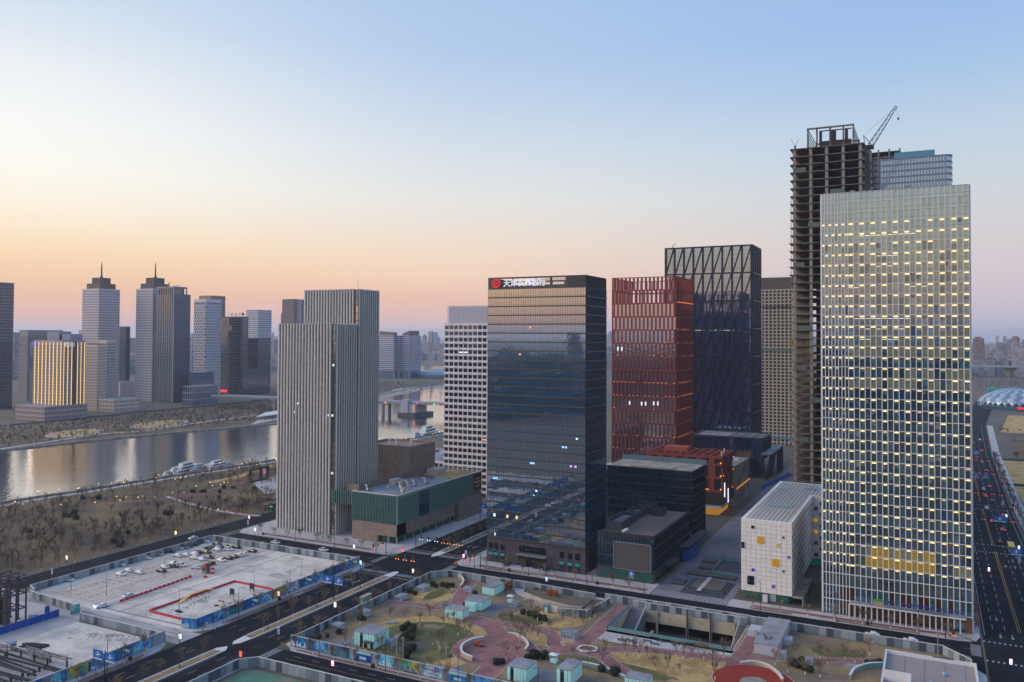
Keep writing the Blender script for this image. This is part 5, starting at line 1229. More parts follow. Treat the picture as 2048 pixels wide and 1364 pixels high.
for k, px in enumerate(((162, 195, 236, 803, 577), (270, 303, 344, 803, 577))):
    t, B, H = ftower('spired_tower', ('lilac tower with stepped crown and spire, left one of the twin pair', 'lilac tower with stepped crown and spire, right one of the twin pair')[k], px, lil, FG, 11, 11, 3.9, .46, .46, .6, top=2)
    mx_, my_ = (B.x0+B.x1)/2, (B.y0+B.y1)/2; w = B.L('S')/2; w2 = B.L('E')/2
    br = mat('crown_bronze', '#6a5f58', .6, .1, .3)
    for s, z0_, z1_ in ((.78, H, H+8), (.50, H+8, H+17)):
        mb = MB(); mb.box(mx_-w*s, mx_+w*s, my_-w2*s, my_+w2*s, z0_-.5, z1_)
        for i in range(9): mb.box(mx_-w*s+i*w*s/4.2, mx_-w*s+i*w*s/4.2+.5, my_-w2*s-.4, my_-w2*s+.1, z0_, z1_+.4); mb.box(mx_+w*s-.1, mx_+w*s+.4, my_-w2*s+i*w2*s/4.2, my_-w2*s+i*w2*s/4.2+.5, z0_, z1_+.4)
        mb.build('crown', br, t)
    mb = MB(); mb.lathe([(2.4,16),(2.0,19),(1.2,22),(.9,34),(.25,42)], (mx_,my_,H), 8); mb.build('spire', M['dgrey'], t)
    for z in (B.L('S')*0+H*.36, H*.72):
        mb = MB()
        for f in 'SE':
            for i in range(11): B.fb(mb, f, B.L(f)*(i+.28)/11, B.L(f)*(i+.72)/11, .3, .5, z, z+4.2)
        mb.build('refuge_louvre', mat('rust_louvre', '#6a3c38', .8, .1, 1), t, kind='stuff')
ftower('slim_blue_tower', 'slim blue glass tower between the twin spired towers', (236, 250, 258, 790, 653), blu, FGb, 5, 8, 60, .25, .02)
t, B, H = ftower('dark_glass_tower', 'dark glass tower with square crown in front of the right spired tower', (311, 347, 378, 806, 588), blu, FGb, 10, 12, 4.0, .16, .3, top=1)
mb = MB(); mb.box(B.x0-1, B.x1-1, B.y0-.4, B.y1-6, 0, H+.5); mb.build('front_slab', glass('front_slab_glass', '#33434f', 1.6, .06, .4, refl=.12), t)
mb = MB()
for i in range(9): x = B.x0-1+i*(B.L('S'))/8.05; mb.box(x, x+.9, B.y0-1.0, B.y0-.3, 0, H+9)
mb.box(B.x0-1, B.x1-.1, B.y0-1.1, B.y0-.2, H+8.5, H+11); mb.box(B.x1-1, B.x1+.1, B.y0-1, B.y1-6, H+8.5, H+11); mb.box(B.x1-2.6,B.x1-.6,B.y0-1.3,B.y0+1,0,H+11); mb.box(B.x1-1.2,B.x1-.1,B.y1-7.5,B.y1-6,H,H+11)
mb.build('pier', mat('pier_grey', '#8a8c94', .7, .08, .3), t)
mb = MB(); mb.box(B.x0+2, B.x1-4, B.y0+2, B.y1-8, H, H+9); mb.build('crown', FG, t)
mb = MB(); mb.tube((B.x0+16,B.y0+8,H+9),(B.x0+16,B.y0+8,H+18),.7,n=6); mb.tube((B.x0+16,B.y0+8,H+11),(B.x0+38,B.y0+8,H+13),.4,n=4); mb.build('roof_gantry', M['grey'], t)
ftower('stepped_glass_block', 'upper step of the blue glass podium beside the dark glass tower', (375, 384, 427, 806, 746), blu, FGb, 3, 12, 4.4, .12, .25)
ftower('colonnaded_glass_block', 'lower blue glass block with stone colonnade beside the dark glass tower', (366, 384, 434, 813, 773), mat('pier_grey', '#8a8c94', .7, .08, .3), FGb, 4, 13, 9, .18, .2, .8)
t, B, H = ftower('white_hexagon_tower', 'white tower with honeycomb window pattern', (386, 410, 440, 795, 598), mat('far_white', '#d2d2de', .7, .05, .3), FG, 1, 1, 500, .04, .002, top=5)
mb = MB(); nz = int((H-5)/4.4); hw_ = mat('far_white', '#d2d2de', .7, .05, .3)
for f, n in (('S', 7), ('E', 9)):
    for k in range(nz):
        z = k*4.4; B.fb(mb, f, 0, B.L(f), -.3, .5, z, z+1.3)
        for i in range(n+1):
            u = B.L(f)*(i+(.5 if k % 2 else 0))/n
            if u <= B.L(f): B.fb(mb, f, max(u-.7,0), min(u+.7,B.L(f)), -.3, .47, z+1.3, z+4.4)
mb.build('honeycomb_grid', hw_, t, kind='stuff')
ftower('tan_topped_tower', 'dark tower with tan top behind the honeycomb tower', (396, 420, 448, 787, 591), mat('tan_panel', '#8a7a66', .7, .08, .3), FGb, 8, 10, 4.0, .2, .4, top=6)
t, B, H = ftower('checkered_black_tower', 'black glass tower with brown checkered panels and rooftop characters', (419, 483, 495, 792, 633), mat('black_band', '#4d4550', .5, .1, .3), FGk, 1, 1, 4.1, .01, .26, .4, top=2)
pk = mat('brown_check', '#84706c', .5, .08, .4)
for (i, k) in ((0,0),(1,0),(0,1),(1,1),(0,2),(1,2),(0,3),(1,3)):
    u = B.L('S')*(.10+.28*i+(.18 if k == 1 else .06 if k == 2 else 0)); z = H-9-k*10.2
    mb = MB(); B.fb(mb, 'S', u, u+B.L('S')*.12, .1, .36, z-4.5, z+4.5); mb.build('check_panel', pk, t)
for i, ch in enumerate('八三建基中'): lettering(ch, 6.5, (B.x0+28+i*8.6, B.y0+1, H+1), 5.2, mat('roof_sign', '#6a5560', .6, .05, 1), t)
mb = MB(); disc(mb, (B.x0+66+6, H+4), 3.4, B.y0+.8, B.y0+1.2, 4); disc(mb, (B.x0+72, H+4), 1.4, B.y0+.5, B.y0+.9, 12); mb.build('roof_emblem', mat('roof_sign', '#6a5560', .6, .05, 1), t)
mb = MB(); B.fb(mb, 'S', 26, 40, .5, 1, 5, 9); mb.build('red_sign', glow('red_sign_light', '#ff3348', .9), t)
ftower('black_glass_wing', 'lower wing of black banded glass joined to the checkered tower', (482, 484, 537, 792, 739), mat('black_band', '#4d4550', .5, .1, .3), FGk, 1, 1, 4.1, .01, .26, .4)
ftower('black_glass_slab', 'plain black glass slab with white sign behind the black wing', (495, 515, 540, 785, 676), mat('black_band', '#4d4550', .5, .1, .3), FGk, 1, 1, 4.1, .01, .2, .3, top=2)
ftower('banded_white_tower', 'white banded tower with open top floors behind the black slab', (491, 515, 541, 779, 619.5), mat('far_white', '#d2d2de', .7, .05, .3), FG, 9, 9, 3.8, .2, .5, .8)
ftower('brown_glass_tower', 'brown and blue glass tower rising behind the striped tower', (563, 586, 610, 772, 598), mat('brown_panel', '#7a6a70', .6, .06, .3), FGb, 10, 1, 4.0, .6, .35)
ftower('lower_slate_tower', 'lower slate tower in front of the brown glass tower', (561, 580, 596, 768, 625), blu, FG, 6, 6, 4.0, .5, .4)
# paired convention towers with sloping roofs, and the arena
for lx, cx, rx, nm in ((752, 787, 797, 'horizontally banded tower with sloping wing roof, left of the pair past the bridge'), (798, 818, 841, 'horizontally banded tower with sloping wing roof, right of the pair past the bridge')):
    t, B, H = ftower('banded_tower', nm, (lx, cx, rx, 757, 671), mat('banded_white', '#bcb8c6', .7, .06, .3), FGb, 1, 1, 4.4, .02, .42, .6, base=18)
    mb = MB(); x0, x1, y0, y1 = B.x0+8, B.x1-2, B.y0+2, B.y1-4
    za, zb = (H+10, H+7) if lx < 790 else (H+5, H+11)
    mb.add([(x0,y0,H),(x1,y0,H),(x1,y1,H),(x0,y1,H),(x0,y0,za),(x1,y0,zb),(x1,y1,zb),(x0,y1,za)], [(0,3,2,1),(4,5,6,7),(0,1,5,4),(1,2,6,5),(2,3,7,6),(3,0,4,7)]); mb.build('sloping_roof', mat('roof_brown', '#6a5a60', .6, .08, .3), t)
    mb = MB(); mb.box(B.x1-.5, B.x1+1.2, B.y0-1, B.y0+5, 0, H); mb.build('stair_tower', mat('pier_grey', '#8a8c94', .7, .08, .3), t)
c = G(786, 752); sg = thing('outdoor_screen', 'dark framed outdoor screen at the foot of the paired towers', 'screen', (c[0], c[1], 0))
mb = MB(); mb.box(c[0]-11, c[0]+11, c[1]-1, c[1]+1, 3, 29); mb.build('frame', dks, sg); mb = MB(); mb.box(c[0]-9, c[0]+9, c[1]-1.3, c[1]-1.02, 6, 27); mb.build('screen', mat('dull_screen', '#6f7f93', .5, .1, 1), sg)
mb = MB(); mb.box(c[0]-1, c[0]+1, c[1]-.8, c[1]+.8, 0, 3); mb.build('post', dks, sg)
c = G(880, 757); ar = thing('arena', 'low round blue-roofed arena beyond the river bend', 'building', (c[0], c[1]+60, 0))
mb = MB(); mb.lathe([(100,0),(104,10),(98,15),(60,20),(0.1,22)], (c[0]+20, c[1]+60, 0), 40); mb.build('roof', mat('arena_roof', '#4f7390', .4, .1, .1), ar, smooth=False)
mb = MB(); mb.lathe([(103,0),(105.5,9.5)], (c[0]+20, c[1]+60, 0), 40); mb.build('glazed_wall', FGb, ar)
# ================================================================== bridge over the river
bg_ = thing('river_bridge', 'low concrete road bridge on paired columns with a big mid-river pier', 'bridge', (-577, 868, 0))
deck = mat('bridge_deck', '#8f949e', .8, .08, .3)
def dk_poly(y, x0=-860, x1=-420): return None
def by_(x): return 862+(x+577)*.12
mb = MB()
xs = list(range(-880, -419, 20))
for a, b_ in zip(xs, xs[1:]): mb.prism([(a,by_(a)),(b_,by_(b_)),(b_,by_(b_)+24),(a,by_(a)+24)], 14.2, 16.6)
mb.build('deck', deck, bg_)
mb = MB()
for a, b_ in zip(xs, xs[1:]): mb.prism([(a,by_(a)-.4),(b_,by_(b_)-.4),(b_,by_(b_)+.1),(a,by_(a)+.1)], 15.8, 17.8)
mb.build('parapet', mat('bridge_parapet', '#a3a7b2', .7, .06, .4), bg_)
for x in (-618, -700, -780):
    for dy in (3, 17):
        mb = MB(); mb.tube((x, by_(x)+dy, -1), (x, by_(x)+dy, 13.2), 2.0, n=10); mb.build('column', deck, bg_)
    mb = MB(); mb.box(x-4, x+4, by_(x), by_(x)+22, 12.6, 14.2); mb.build('pier_cap', deck, bg_)
mb = MB(); mb.prism([(-596,860),(-590,852),(-566,853),(-560,862),(-562,890),(-592,890)], -1, 4.2); mb.build('pier_base', M['dgrey'], bg_)
mb = MB(); mb.prism([(-591,860),(-570,860),(-570,887),(-591,887)], 4.2, 14.2); mb.build('pier', mat('pier_white', '#c9cad2', .7, .06, .4), bg_)
mb = MB(); mb.box(-588, -579, 857, 865, 4.2, 20); mb.build('control_house', mat('bridge_parapet', '#a3a7b2', .7, .06, .4), bg_)
for x, c_ in ((-568,'#ff2020'),(-540,'#ff3040'),(-545,'#30ff90'),(-612,'#ff8a30')):
    mb = MB(); mb.blob((x, by_(x)-.9, 15.2 if x != -568 else 15.8), 1.1, sub=2, jit=0); mb.build('signal_light', glow('sig_'+c_[1:], c_, 1.4), bg_)
mb = MB(); mb.box(-571.6, -570.2, 859.4, 859.9, 6, 12); mb.build('traffic_board', glow('board_yellow', '#d8b020', .5), bg_)
mb = MB(); mb.box(-571.8, -570.0, 859.0, 859.4, 8, 10); mb.build('board_light', glow('sig_ff2020', '#ff2020', 1.4), bg_)
mb = MB(); mb.tube((-560,880,16),(-560,880,48),.35,n=6); mb.build('lamp_mast', M['grey'], bg_)
sheet('pier_promenade', [[G(752,800), G(752,790), G(800,776), G(860,772), G(890,770), G(890,776), G(840,782), G(800,790)]], M['conc'], .08, 'curved grey quay on the far side of the bridge', 'pavement')
sheet('floating_pier', [[G(500,850), G(556,840), G(556,832), G(520,838)]], M['pave'], .3, 'pale landing stage on the far bank at the left of the striped tower', 'pavement')
# ================================================================== hoarding fences: every panel its own piece
FP = [mat('hoard_pale', '#9aa6b0', .5, .1, .8, rnd=.08, metal=.2), mat('hoard_mid', '#7a8893', .5, .1, .8, rnd=.08, metal=.2), mat('hoard_dark', '#4e5c6b', .5, .12, .8, rnd=.08, metal=.2)]
BLU = mat('hoard_blue', '#1c49a0', .5, .1, .8, rnd=.06)
BB = []
for i, (a, b_) in enumerate((('#2f8fc9','#0c4f96'),('#1d6fc0','#7cc3e0'),('#128a96','#0a4a78'),('#2a62b8','#123a80'),('#7fc9e0','#1f7fc4'),('#3f9a86','#c9b34a'),('#b8dcea','#2b8fd0'))):
    BB.append(mat('billboard_%d' % i, a, .5, .2, 1.2, col2=b_, c2scale=.35, c2sharp=(.42,.58), rnd=.15))
def ribbed(w, h, m, key):
    k = ('rib', round(w,2), round(h,2), m.name)
    if k not in PANES:
        mb = MB(); mb.box(-w/2+.03, w/2-.03, -.04, .04, 0, h)
        for i in range(2): u = -w/4+i*w/2; mb.box(u-.12, u+.12, -.09, .09, .02, h-.02)
        PANES[k] = mb.mesh('panel', m)
    return PANES[k]
def fence(name, p, q, label, h=2.7, w=2.3, pat=None, cap=M['kerb'], boards=None, z=0.0):
    p = Vector(p); q = Vector(q); L_ = (q-p).length; n = max(1, round(L_/w)); pw = L_/n; a = math.atan2(q.y-p.y, q.x-p.x)
    t = thing(name, label, 'fence', (p.x, p.y, z)); d = (q-p)/L_
    for i in range(n):
        c = p+d*(i+.5)*pw
        m = pat if pat is not None and not isinstance(pat, (list, tuple)) else FP[(0,1,0,2,1,0,0,2)[i % 8] if rg.random() < .8 else rg.randrange(3)]
        put('panel', ribbed(pw, h, m, 'panel'), (c.x, c.y, z), t, a)
    mb = MB(); mb.bar((p.x,p.y,z+h+.05),(q.x,q.y,z+h+.05), .28, .16); mb.build('cap_rail', cap, t)
    mb = MB()
    for i in range(0, n+1): c = p+d*i*pw; mb.box(c.x-.06, c.x+.06, c.y-.06, c.y+.06, z, z+h)
    mb.build('post', M['grey'], t, kind='stuff')
    if boards:
        bw, gap, side, hh = boards; nn = int(L_/(bw+gap)); nv = Vector((-d.y, d.x))*side
        for i in range(nn):
            c = p+d*(i*(bw+gap)+bw/2+.3)+nv*.14
            k = ('bb', bw, hh, i % len(BB))
            if k not in PANES:
                mb = MB(); mb.box(-bw/2, bw/2, -.04, .04, .35, hh); PANES[k] = mb.mesh('billboard', BB[i % len(BB)])
            o = put('billboard', PANES[k], (c.x, c.y, z), t, a)
            # printed picture: skyline, band and discs
            pr = MB(); r2 = random.Random(i*7+int(L_)); s = side
            def prt(u0, u1, z0, z1, off):
                x, y = c.x+d.x*(u0+u1)/2+nv.x*off, c.y+d.y*(u0+u1)/2+nv.y*off
                e = Vector((d.x, d.y))*(u1-u0)/2; pr.add([(x-e.x,y-e.y,z0),(x+e.x,y+e.y,z0),(x+e.x,y+e.y,z1),(x-e.x,y-e.y,z1)], [(0,1,2,3)])
            kind = i % 4
            if kind in (0, 1):
                for j in range(9): u = -bw/2+.2+j*bw/9.5; prt(u, u+bw/14, .4, .6+r2.random()*hh*.45, .055)
                pmn = mat('print_skyline', '#2c5f9a', .5, .2, 2) if kind else mat('print_white', '#d5dfe6', .5, .1, 2)
            elif kind == 2:
                for j in range(5): prt(-bw/2+.5+j*bw/6, -bw/2+.5+j*bw/6+bw/9, hh*.6, hh*.6+.5, .055)
                prt(-bw*.3, bw*.35, hh*.3, hh*.3+.25, .055); pmn = mat('print_red', '#b5414a', .5, .1, 2)
            else:
                prt(-bw/2+.1, bw/2-.1, hh*.7, hh-.1, .055); prt(-bw*.2, bw*.2, hh*.25, hh*.5, .055); pmn = mat('print_pale', '#a9d3d6', .5, .2, 2)
            pr.build('print', pmn, o)
    return t
fence('hoarding_fence', (-311.5,203), (-311.5,293), 'grey metal hoarding between the parking lot and the park road')
fence('hoarding_fence', (-311.5,203), (-305,200.5), 'short return of the grey hoarding at the parking lot entrance')
fence('hoarding_fence', (-311.5,294), (-223.5,294), 'grey and pale hoarding behind the parked cars towards the striped tower')
fence('hoarding_fence', (-265,191), (-222.8,191), 'grey hoarding between entry lane and bare lot')
fence('hoarding_fence', (-265,163.5), (-265,191), 'low grey hoarding on the far edge of the bare lot', h=1.6)  if 0 else None
fence('hoarding_fence', (-267.3,193.6), (-265.3,191), 'single bent end of hoarding at the lane corner')
fence('hoarding_fence', (-305,198.6), (-274,196), 'weathered grey hoarding along the construction yard')
fence('hoarding_fence', (-264.5,163.3), (-240,163.3), 'short grey hoarding beside the stacked trusses', h=1.5)
fence('billboard_fence', (-222.7,203.5), (-222.7,293.5), 'blue billboard fence between the parking lot and the avenue', h=3.6, boards=(6.4,.9,-1,3.5))
fence('billboard_fence', (-222.7,120), (-222.7,190.6), 'blue billboard fence between the bare lot and the avenue', h=3.6, boards=(6.4,.9,-1,3.5))
fence('billboard_fence', (-228.2,202.3), (-222.7,203.4), 'short billboard across the parking lot entrance corner', h=3.6, boards=(5.0,.5,-1,3.5))
fence('billboard_fence', (-184,206.9), (-60,206.9), 'long fence of blue picture billboards along the south street', h=3.5, boards=(6.2,2.2,-1,3.4))
fence('hoarding_fence', (-184.2,207), (-184.2,290.5), 'dark hoarding between the park and the avenue', pat=None)
fence('hoarding_fence', (-184.2,290.5), (-179,295.6), 'angled hoarding at the park corner by the crossing')
fence('hoarding_fence', (-179,295.8), (-150,295.8), 'pale hoarding of the park facing the bank tower', h=2.8)
fence('hoarding_fence', (-150,295.8), (-143.5,296.6), 'hoarding behind the red banner at the park gate')
fence('hoarding_fence', (-143.5,296.4), (-113.5,294.8), 'dark hoarding around the raised planter in the park')
fence('hoarding_fence', (-110,295.8), (-57,296.2), 'pale hoarding above the sunken court', h=3.0)
fence('hoarding_fence', (-98.8,294.9), (-57.2,294.9), 'second hoarding standing on the sunken court wall', h=2.4)
fence('hoarding_fence', (-57,296.4), (3,296.4), 'pale hoarding opposite the lit glass tower', h=2.8)
fence('hoarding_fence', (3,296.4), (10.5,288), 'angled hoarding at the park corner by the wide road')
fence('hoarding_fence', (10.5,288), (10.5,230), 'hoarding beside the white roofed building')
fence('hoarding_fence', (-119,273.3), (-109.9,275.6), 'curved dark hoarding behind the green cabin')
fence('hoarding_fence', (-109.9,275.6), (-107.4,293.8), 'dark hoarding beside the sloping brick path', h=2.2)
fence('hoarding_fence', (-181,189.4), (-100,189.4), 'pale hoarding of the green lot below the south street', h=3.0)
fence('hoarding_fence', (-185.2,120), (-185.2,185.5), 'pale hoarding of the green lot beside the avenue', h=3.0)
fence('hoarding_fence', (-185.2,185.5), (-181,189.4), 'angled hoarding at the green lot corner', h=3.0)
fence('blue_site_fence', (-276,150), (-276,190.5), 'bright blue site fence beside the steel frame', h=2.4, w=5.5, pat=BLU, cap=BLU)
fence('blue_site_fence', (-99.4,560), (-88,640), 'blue site fence at the far end of the plaza', h=2.6, w=4, pat=BLU, cap=BLU)
tb = fence('teal_gate_board', (-273.6,193.4), (-273.2,196.4), 'teal printed board at the construction yard gate', h=3.2, w=3, pat=mat('teal_board', '#2b8f88', .5, .25, 1.2, col2='#7cc0b0', c2scale=.6))
sheet('green_mesh_ground', [rect(-183, -120, 120, 187.5)], mat('green_mesh', '#4f7a68', .9, .25, .3, col2='#7b7468', c2scale=.1, c2sharp=(.5,.6)), .05, 'green mesh covered ground of the fenced lot at the bottom edge', 'ground')

# ================================================================== glass pavilions in the park
PG = mat('cyan_panel', '#a6d6d8', .25, .1, .5, rnd=.1, emit='#9fe4e8', estr=.10);  # faint emission added to lighten the panels, which are no lamps
def pavilion(label, x0, x1, y0, y1, h, door=None, roofm=None):
    t = thing('glass_pavilion', label, 'pavilion', ((x0+x1)/2, (y0+y1)/2, 0)); B = BX(x0, x1, y0, y1)
    B.core(MB(), .3, h-.1, .15).build('inner_box', mat('pavilion_inner', '#4a7f84', .5, .1, 1), t)
    B.core(MB(), 0, .3, -.05).build('plinth', M['conc'], t)
    for f in 'SENW':
        n = max(3, round(B.L(f)/1.1)); w = B.L(f)/n
        for i in range(n):
            if door == (f, i): 
                pane('door', B, f, (i+.5)*w, h*.42, -.02, panemesh(w-.1, h*.8, M['glassd'], 'door'), t); continue
            pane('panel', B, f, (i+.5)*w, .3+(h-.4)/2, -.02, panemesh(w-.14, h-.42, PG, 'panel'), t)
    mb = MB(); B.core(mb, h-.1, h+.12, -.12); mb.build('roof', roofm or M['roofgrey'], t)
    return t
pavilion('cyan glass pavilion nearest the park fence gate', -155.2, -150, 282, 290.5, 3.0)
pv = pavilion('cyan glass pavilion with a notched entrance, middle of the three by the brick path', -152.8, -145.8, 264.5, 271.5, 3.1, ('S', 2))
mb = MB(); mb.box(-150.2, -147.6, 262.6, 264.4, 0, 2.9); mb.build('porch', PG, pv)
pavilion('cyan glass pavilion with a slim tree before it at the edge of the straw ring', -154.2, -147.1, 253, 257.6, 3.3)
pv = pavilion('largest cyan glass pavilion with dark doorways inside the straw ring', -166.2, -158.3, 216.6, 224.5, 4.6, ('S', 2))
mb = MB(); mb.box(-161.6, -158.2, 214.6, 216.4, 2.4, 2.6); mb.build('awning', M['dgrey'], pv)
mb = MB(); mb.box(-162.3, -161, 216.4, 216.55, .1, 2.3); mb.box(-159.8, -158.8, 216.4, 216.55, .1, 2.3); mb.build('doorway', M['black'], pv)
pavilion('cyan glass pavilion at the bottom edge left of the small kiosk', -110.2, -104, 215.5, 222.5, 4.2, ('S', 1))
pv = pavilion('cyan glass pavilion at the bottom edge right of the small kiosk', -96.5, -92, 220, 228, 4.4, ('S', 1))
pavilion('pale cyan pavilion at the bottom edge below the straw lawn', -78, -71.5, 226, 231, 3.2)
# low utility boxes
ub = mat('utility_panel', '#aeb3c2', .6, .1, .6)
def utility(label, px, w, d, h, m=None):
    c = G(*px); t = thing('utility_box', label, 'utility box', (c[0], c[1], 0)); mb = MB(); mb.box(c[0]-w/2, c[0]+w/2, c[1]-d/2, c[1]+d/2, .08, h); mb.build('body', m or ub, t)
    mb = MB(); mb.box(c[0]-w/2-.1, c[0]+w/2+.1, c[1]-d/2-.1, c[1]+d/2+.1, h, h+.12); mb.build('lid', M['roofgrey'], t)
    mb = MB()
    for i in range(4): mb.box(c[0]-w/2+.2+i*(w-.4)/4, c[0]-w/2+.2+(i+.8)*(w-.4)/4, c[1]-d/2-.04, c[1]-d/2, .4, h-.3)
    mb.build('grille', M['grey'], t)
utility('grey louvred box beside the straw oval', (846,1180), 3.4, 5, 1.6); utility('grey louvred box left of the straw oval by the fence', (802,1199), 3, 4.5, 1.6)
utility('white box by the fence behind the straw ring', (729,1232), 3.4, 3.4, 2.0); utility('white box by the fence in front of the straw ring', (676,1258), 3.6, 3, 1.8)
utility('tiny white box where the brick paths meet', (884,1211), 1.4, 2, 1.2); utility('low round-cornered white box beside the first brick path', (937,1182), 3.5, 2.4, 1.4)
utility('white cabinet beside the largest pavilion', (781,1292), 2.6, 2.2, 2.0); utility('white flat hatch beyond the largest pavilion', (784,1247), 2.8, 1.6, .4)
utility('isolated grey box on the slope beside the sunken court path', (1139,1275), 5, 4.4, 2.0); utility('grey fold-up hatch beside the round court kiosk', (1030,1212), 2.2, 2.8, 1.4)
utility('small white box on the path right of the dark red court', (1564,1320), 2.6, 3, 2.6); utility('small pale box among the round bushes', (1619,1328), 2, 2.4, 1.8)
utility('low pale slab box near the white roofed building', (1703,1337), 3.6, 2, 1.0); utility('long white flat panel beside the largest pavilion', (797,1275), 1.6, 4, .5)
lb = thing('long_grey_shed', 'long grey flat roofed shed with small side boxes right of the sunken court', 'shed', (-44, 283, 0))
mb = MB(); mb.box(-50.2, -43.2, 269.5, 296, .1, 3.4); mb.build('body', ub, lb); mb = MB(); mb.box(-50.4, -43.0, 269.3, 296.1, 3.4, 3.6); mb.build('roof', M['roofgrey'], lb)
mb = MB(); mb.box(-55, -50.3, 284, 290, .1, 2.2); mb.build('side_box', ub, lb); mb = MB(); mb.box(-43.1, -40.6, 281, 285, .1, 2); mb.build('side_box', ub, lb)

# ================================================================== sunken court
pt_ = thing('sunken_court', 'sunken concrete court with stairs, columns and dark openings below the hoarding', 'court', (-78, 281, 0))
cw_ = mat('court_concrete', '#b0a593', .9, .15, .3, col2='#8f8473', c2scale=.25, c2sharp=(.5,.7)); D_ = 9.0
mb = MB(); mb.sheet(rect(PX0, PX1, PY0, PY1+6), -D_); mb.build('floor', M['darkpave'], pt_)
mb = MB(); mb.box(PX0+.01, PX1-.01, PY1, PY1+.6, -4.4, -.02); mb.build('back_wall', cw_, pt_)
mb = MB(); mb.box(PX0+.01, PX1-.01, PY1+6, PY1+6.4, -D_, -.05); mb.box(PX0, PX1, PY1+.6, PY1+6, -4.5, -4.2); mb.build('void', mat('void_dark', '#191a1e', .95, .2, .5), pt_)
mb = MB(); mb.box(PX0-.5, PX0, PY0-.02, PY1, -D_, .12); mb.build('side_wall', cw_, pt_); mb = MB(); mb.box(PX1, PX1+.5, PY0, PY1, -D_, .12); mb.build('side_wall', cw_, pt_)
mb = MB(); mb.box(PX0, PX1, PY0-.5, PY0, -D_, .12); mb.build('front_wall', cw_, pt_)
for x in (-96.6, -89.3, -78.2, -69.8, -61.6):
    mb = MB(); mb.box(x-.4, x+.4, PY1-.6, PY1-.02, -D_, -.1); mb.build('column', cw_, pt_)
for x in (-78.0, -69.6):
    mb = MB(); mb.tube((x, PY1-1.2, -D_), (x, PY1-1.2, 2.6), .3, n=8); mb.build('pipe_post', M['dgrey'], pt_)
def stair(x0, x1, y0, y1, z0, z1, n, nm):
    mb = MB()
    for i in range(n):
        a = y0+(y1-y0)*i/n; b_ = y0+(y1-y0)*(i+1)/n; zz = z0+(z1-z0)*(i+1)/n; mb.box(x0, x1, min(a,b_), max(a,b_), -D_, zz)
    return mb.build(nm, M['darkpave'], pt_)
stair(-98.4, -93.6, 270.5, 294, -D_, 0, 30, 'stair'); stair(-59.6, -57.2, 270.5, 294, -D_, 0, 30, 'stair')
mb = MB(); mb.bar((-93.4,270.5,-7.6),(-93.4,294,1.2),.12,1.0); mb.build('stair_rail', M['whitem'], pt_)
mb = MB(); mb.bar((-59.8,270.5,-7.6),(-59.8,294,1.2),.12,1.0); mb.build('stair_rail', M['whitem'], pt_)
mb = MB(); mb.bar((-91,272,-8.6),(-89,288,-5.2),.9,.5); mb.build('sloping_beam', cw_, pt_)
rgm = mat('rail_teal_glass', '#6f9aa0', .15, .1, 1)
for i in range(21):
    mb = MB(); mb.box(PX0+.3+i*1.98, PX0+2.2+i*1.98, PY0-.3, PY0-.22, .13, 1.25); mb.build('rail_panel', rgm, pt_)
for i in range(12):
    mb = MB(); mb.box(PX0-.4, PX0-.32, PY0+.1+i*2.1, PY0+2.1+i*2.1, .13, 1.25); mb.build('rail_panel', rgm, pt_)
for i, px in enumerate(((1243,1282),(1259,1283),(1295,1284),(1308,1278),(1310,1290),(1321,1284),(1333,1283),(1347,1281),(1358,1282),(1350,1289),(1366,1289),(1380,1290),(1395,1290),(1405,1290))):
    c = G(*px); t = thing('bench', 'dark slab bench on the paved strip by the sunken court', 'bench', (c[0], c[1], .1), 0, 'dark benches by the sunken court')
    mb = MB(); mb.box(c[0]-1.5, c[0]+1.5, c[1]-.3, c[1]+.3, .5, .62); mb.build('seat', M['steel'], t)
    for s in (-1.2, 1.0): mb = MB(); mb.box(c[0]+s, c[0]+s+.2, c[1]-.25, c[1]+.25, .1, .5); mb.build('leg', M['steel'], t)
# raised planter inside the fence, banner, red boxes, cabins
rp_ = thing('raised_planter', 'long raised planter of soil terraces with rails inside the park fence', 'planter', (-127, 288, 0))
pl = [(-143,294.5),(-141,289),(-131,284.5),(-119,282),(-114,283),(-114,293.6)]
MB().prism(pl, .05, .9).build('bed', M['soil'], rp_)
mb = MB(); Lp, Rp = ribbon(pl[:5], .35)
for i in range(4): mb.prism([tuple(Lp[i]), tuple(Rp[i]), tuple(Rp[i+1]), tuple(Lp[i+1])], .05, 1.2)
mb.build('wall', cw_, rp_)
for k in range(4): mb = MB(); mb.bar((-139+k*1.5, 288-k*1.4-4, .3), (-113, 281-k*1.6, .3), .25, .5); mb.build('terrace_edge', M['conc'], rp_)
mb = MB()
for i in range(18): mb.tube((-146+i*1.6, 286.4-min(i,12)*.75, .1), (-146+i*1.6, 286.4-min(i,12)*.75, 1.2), .05, n=4)
mb.build('railing', M['whitem'], rp_)
for s in (0, 2.2):
    t = thing('rust_cabinet', ('rust coloured cabinet in the raised planter, left of the two', 'rust coloured cabinet in the raised planter, right of the two')[s > 0], 'cabinet', (-130+s, 289.6, .9)); mb = MB(); mb.box(-131+s, -129.2+s, 289, 290.4, .9, 3.2); mb.build('body', mat('rust', '#8a4a30', .8, .15, 1), t); mb = MB(); mb.box(-130.6+s, -129.6+s, 288.95, 288.99, 1.3, 2.9); mb.build('door', mat('rust_dark', '#6a3826', .8, .15, 1), t)
t = thing('red_banner', 'red and yellow banner wall at the park gate', 'banner', (-149, 292, 0)); mb = MB(); mb.box(-149.2, -148.9, 289.5, 295.6, .1, 3.0); mb.build('panel', mat('banner_red', '#7a2a26', .7, .2, .8, col2='#b08a3a', c2scale=.5, c2sharp=(.52,.58)), t)
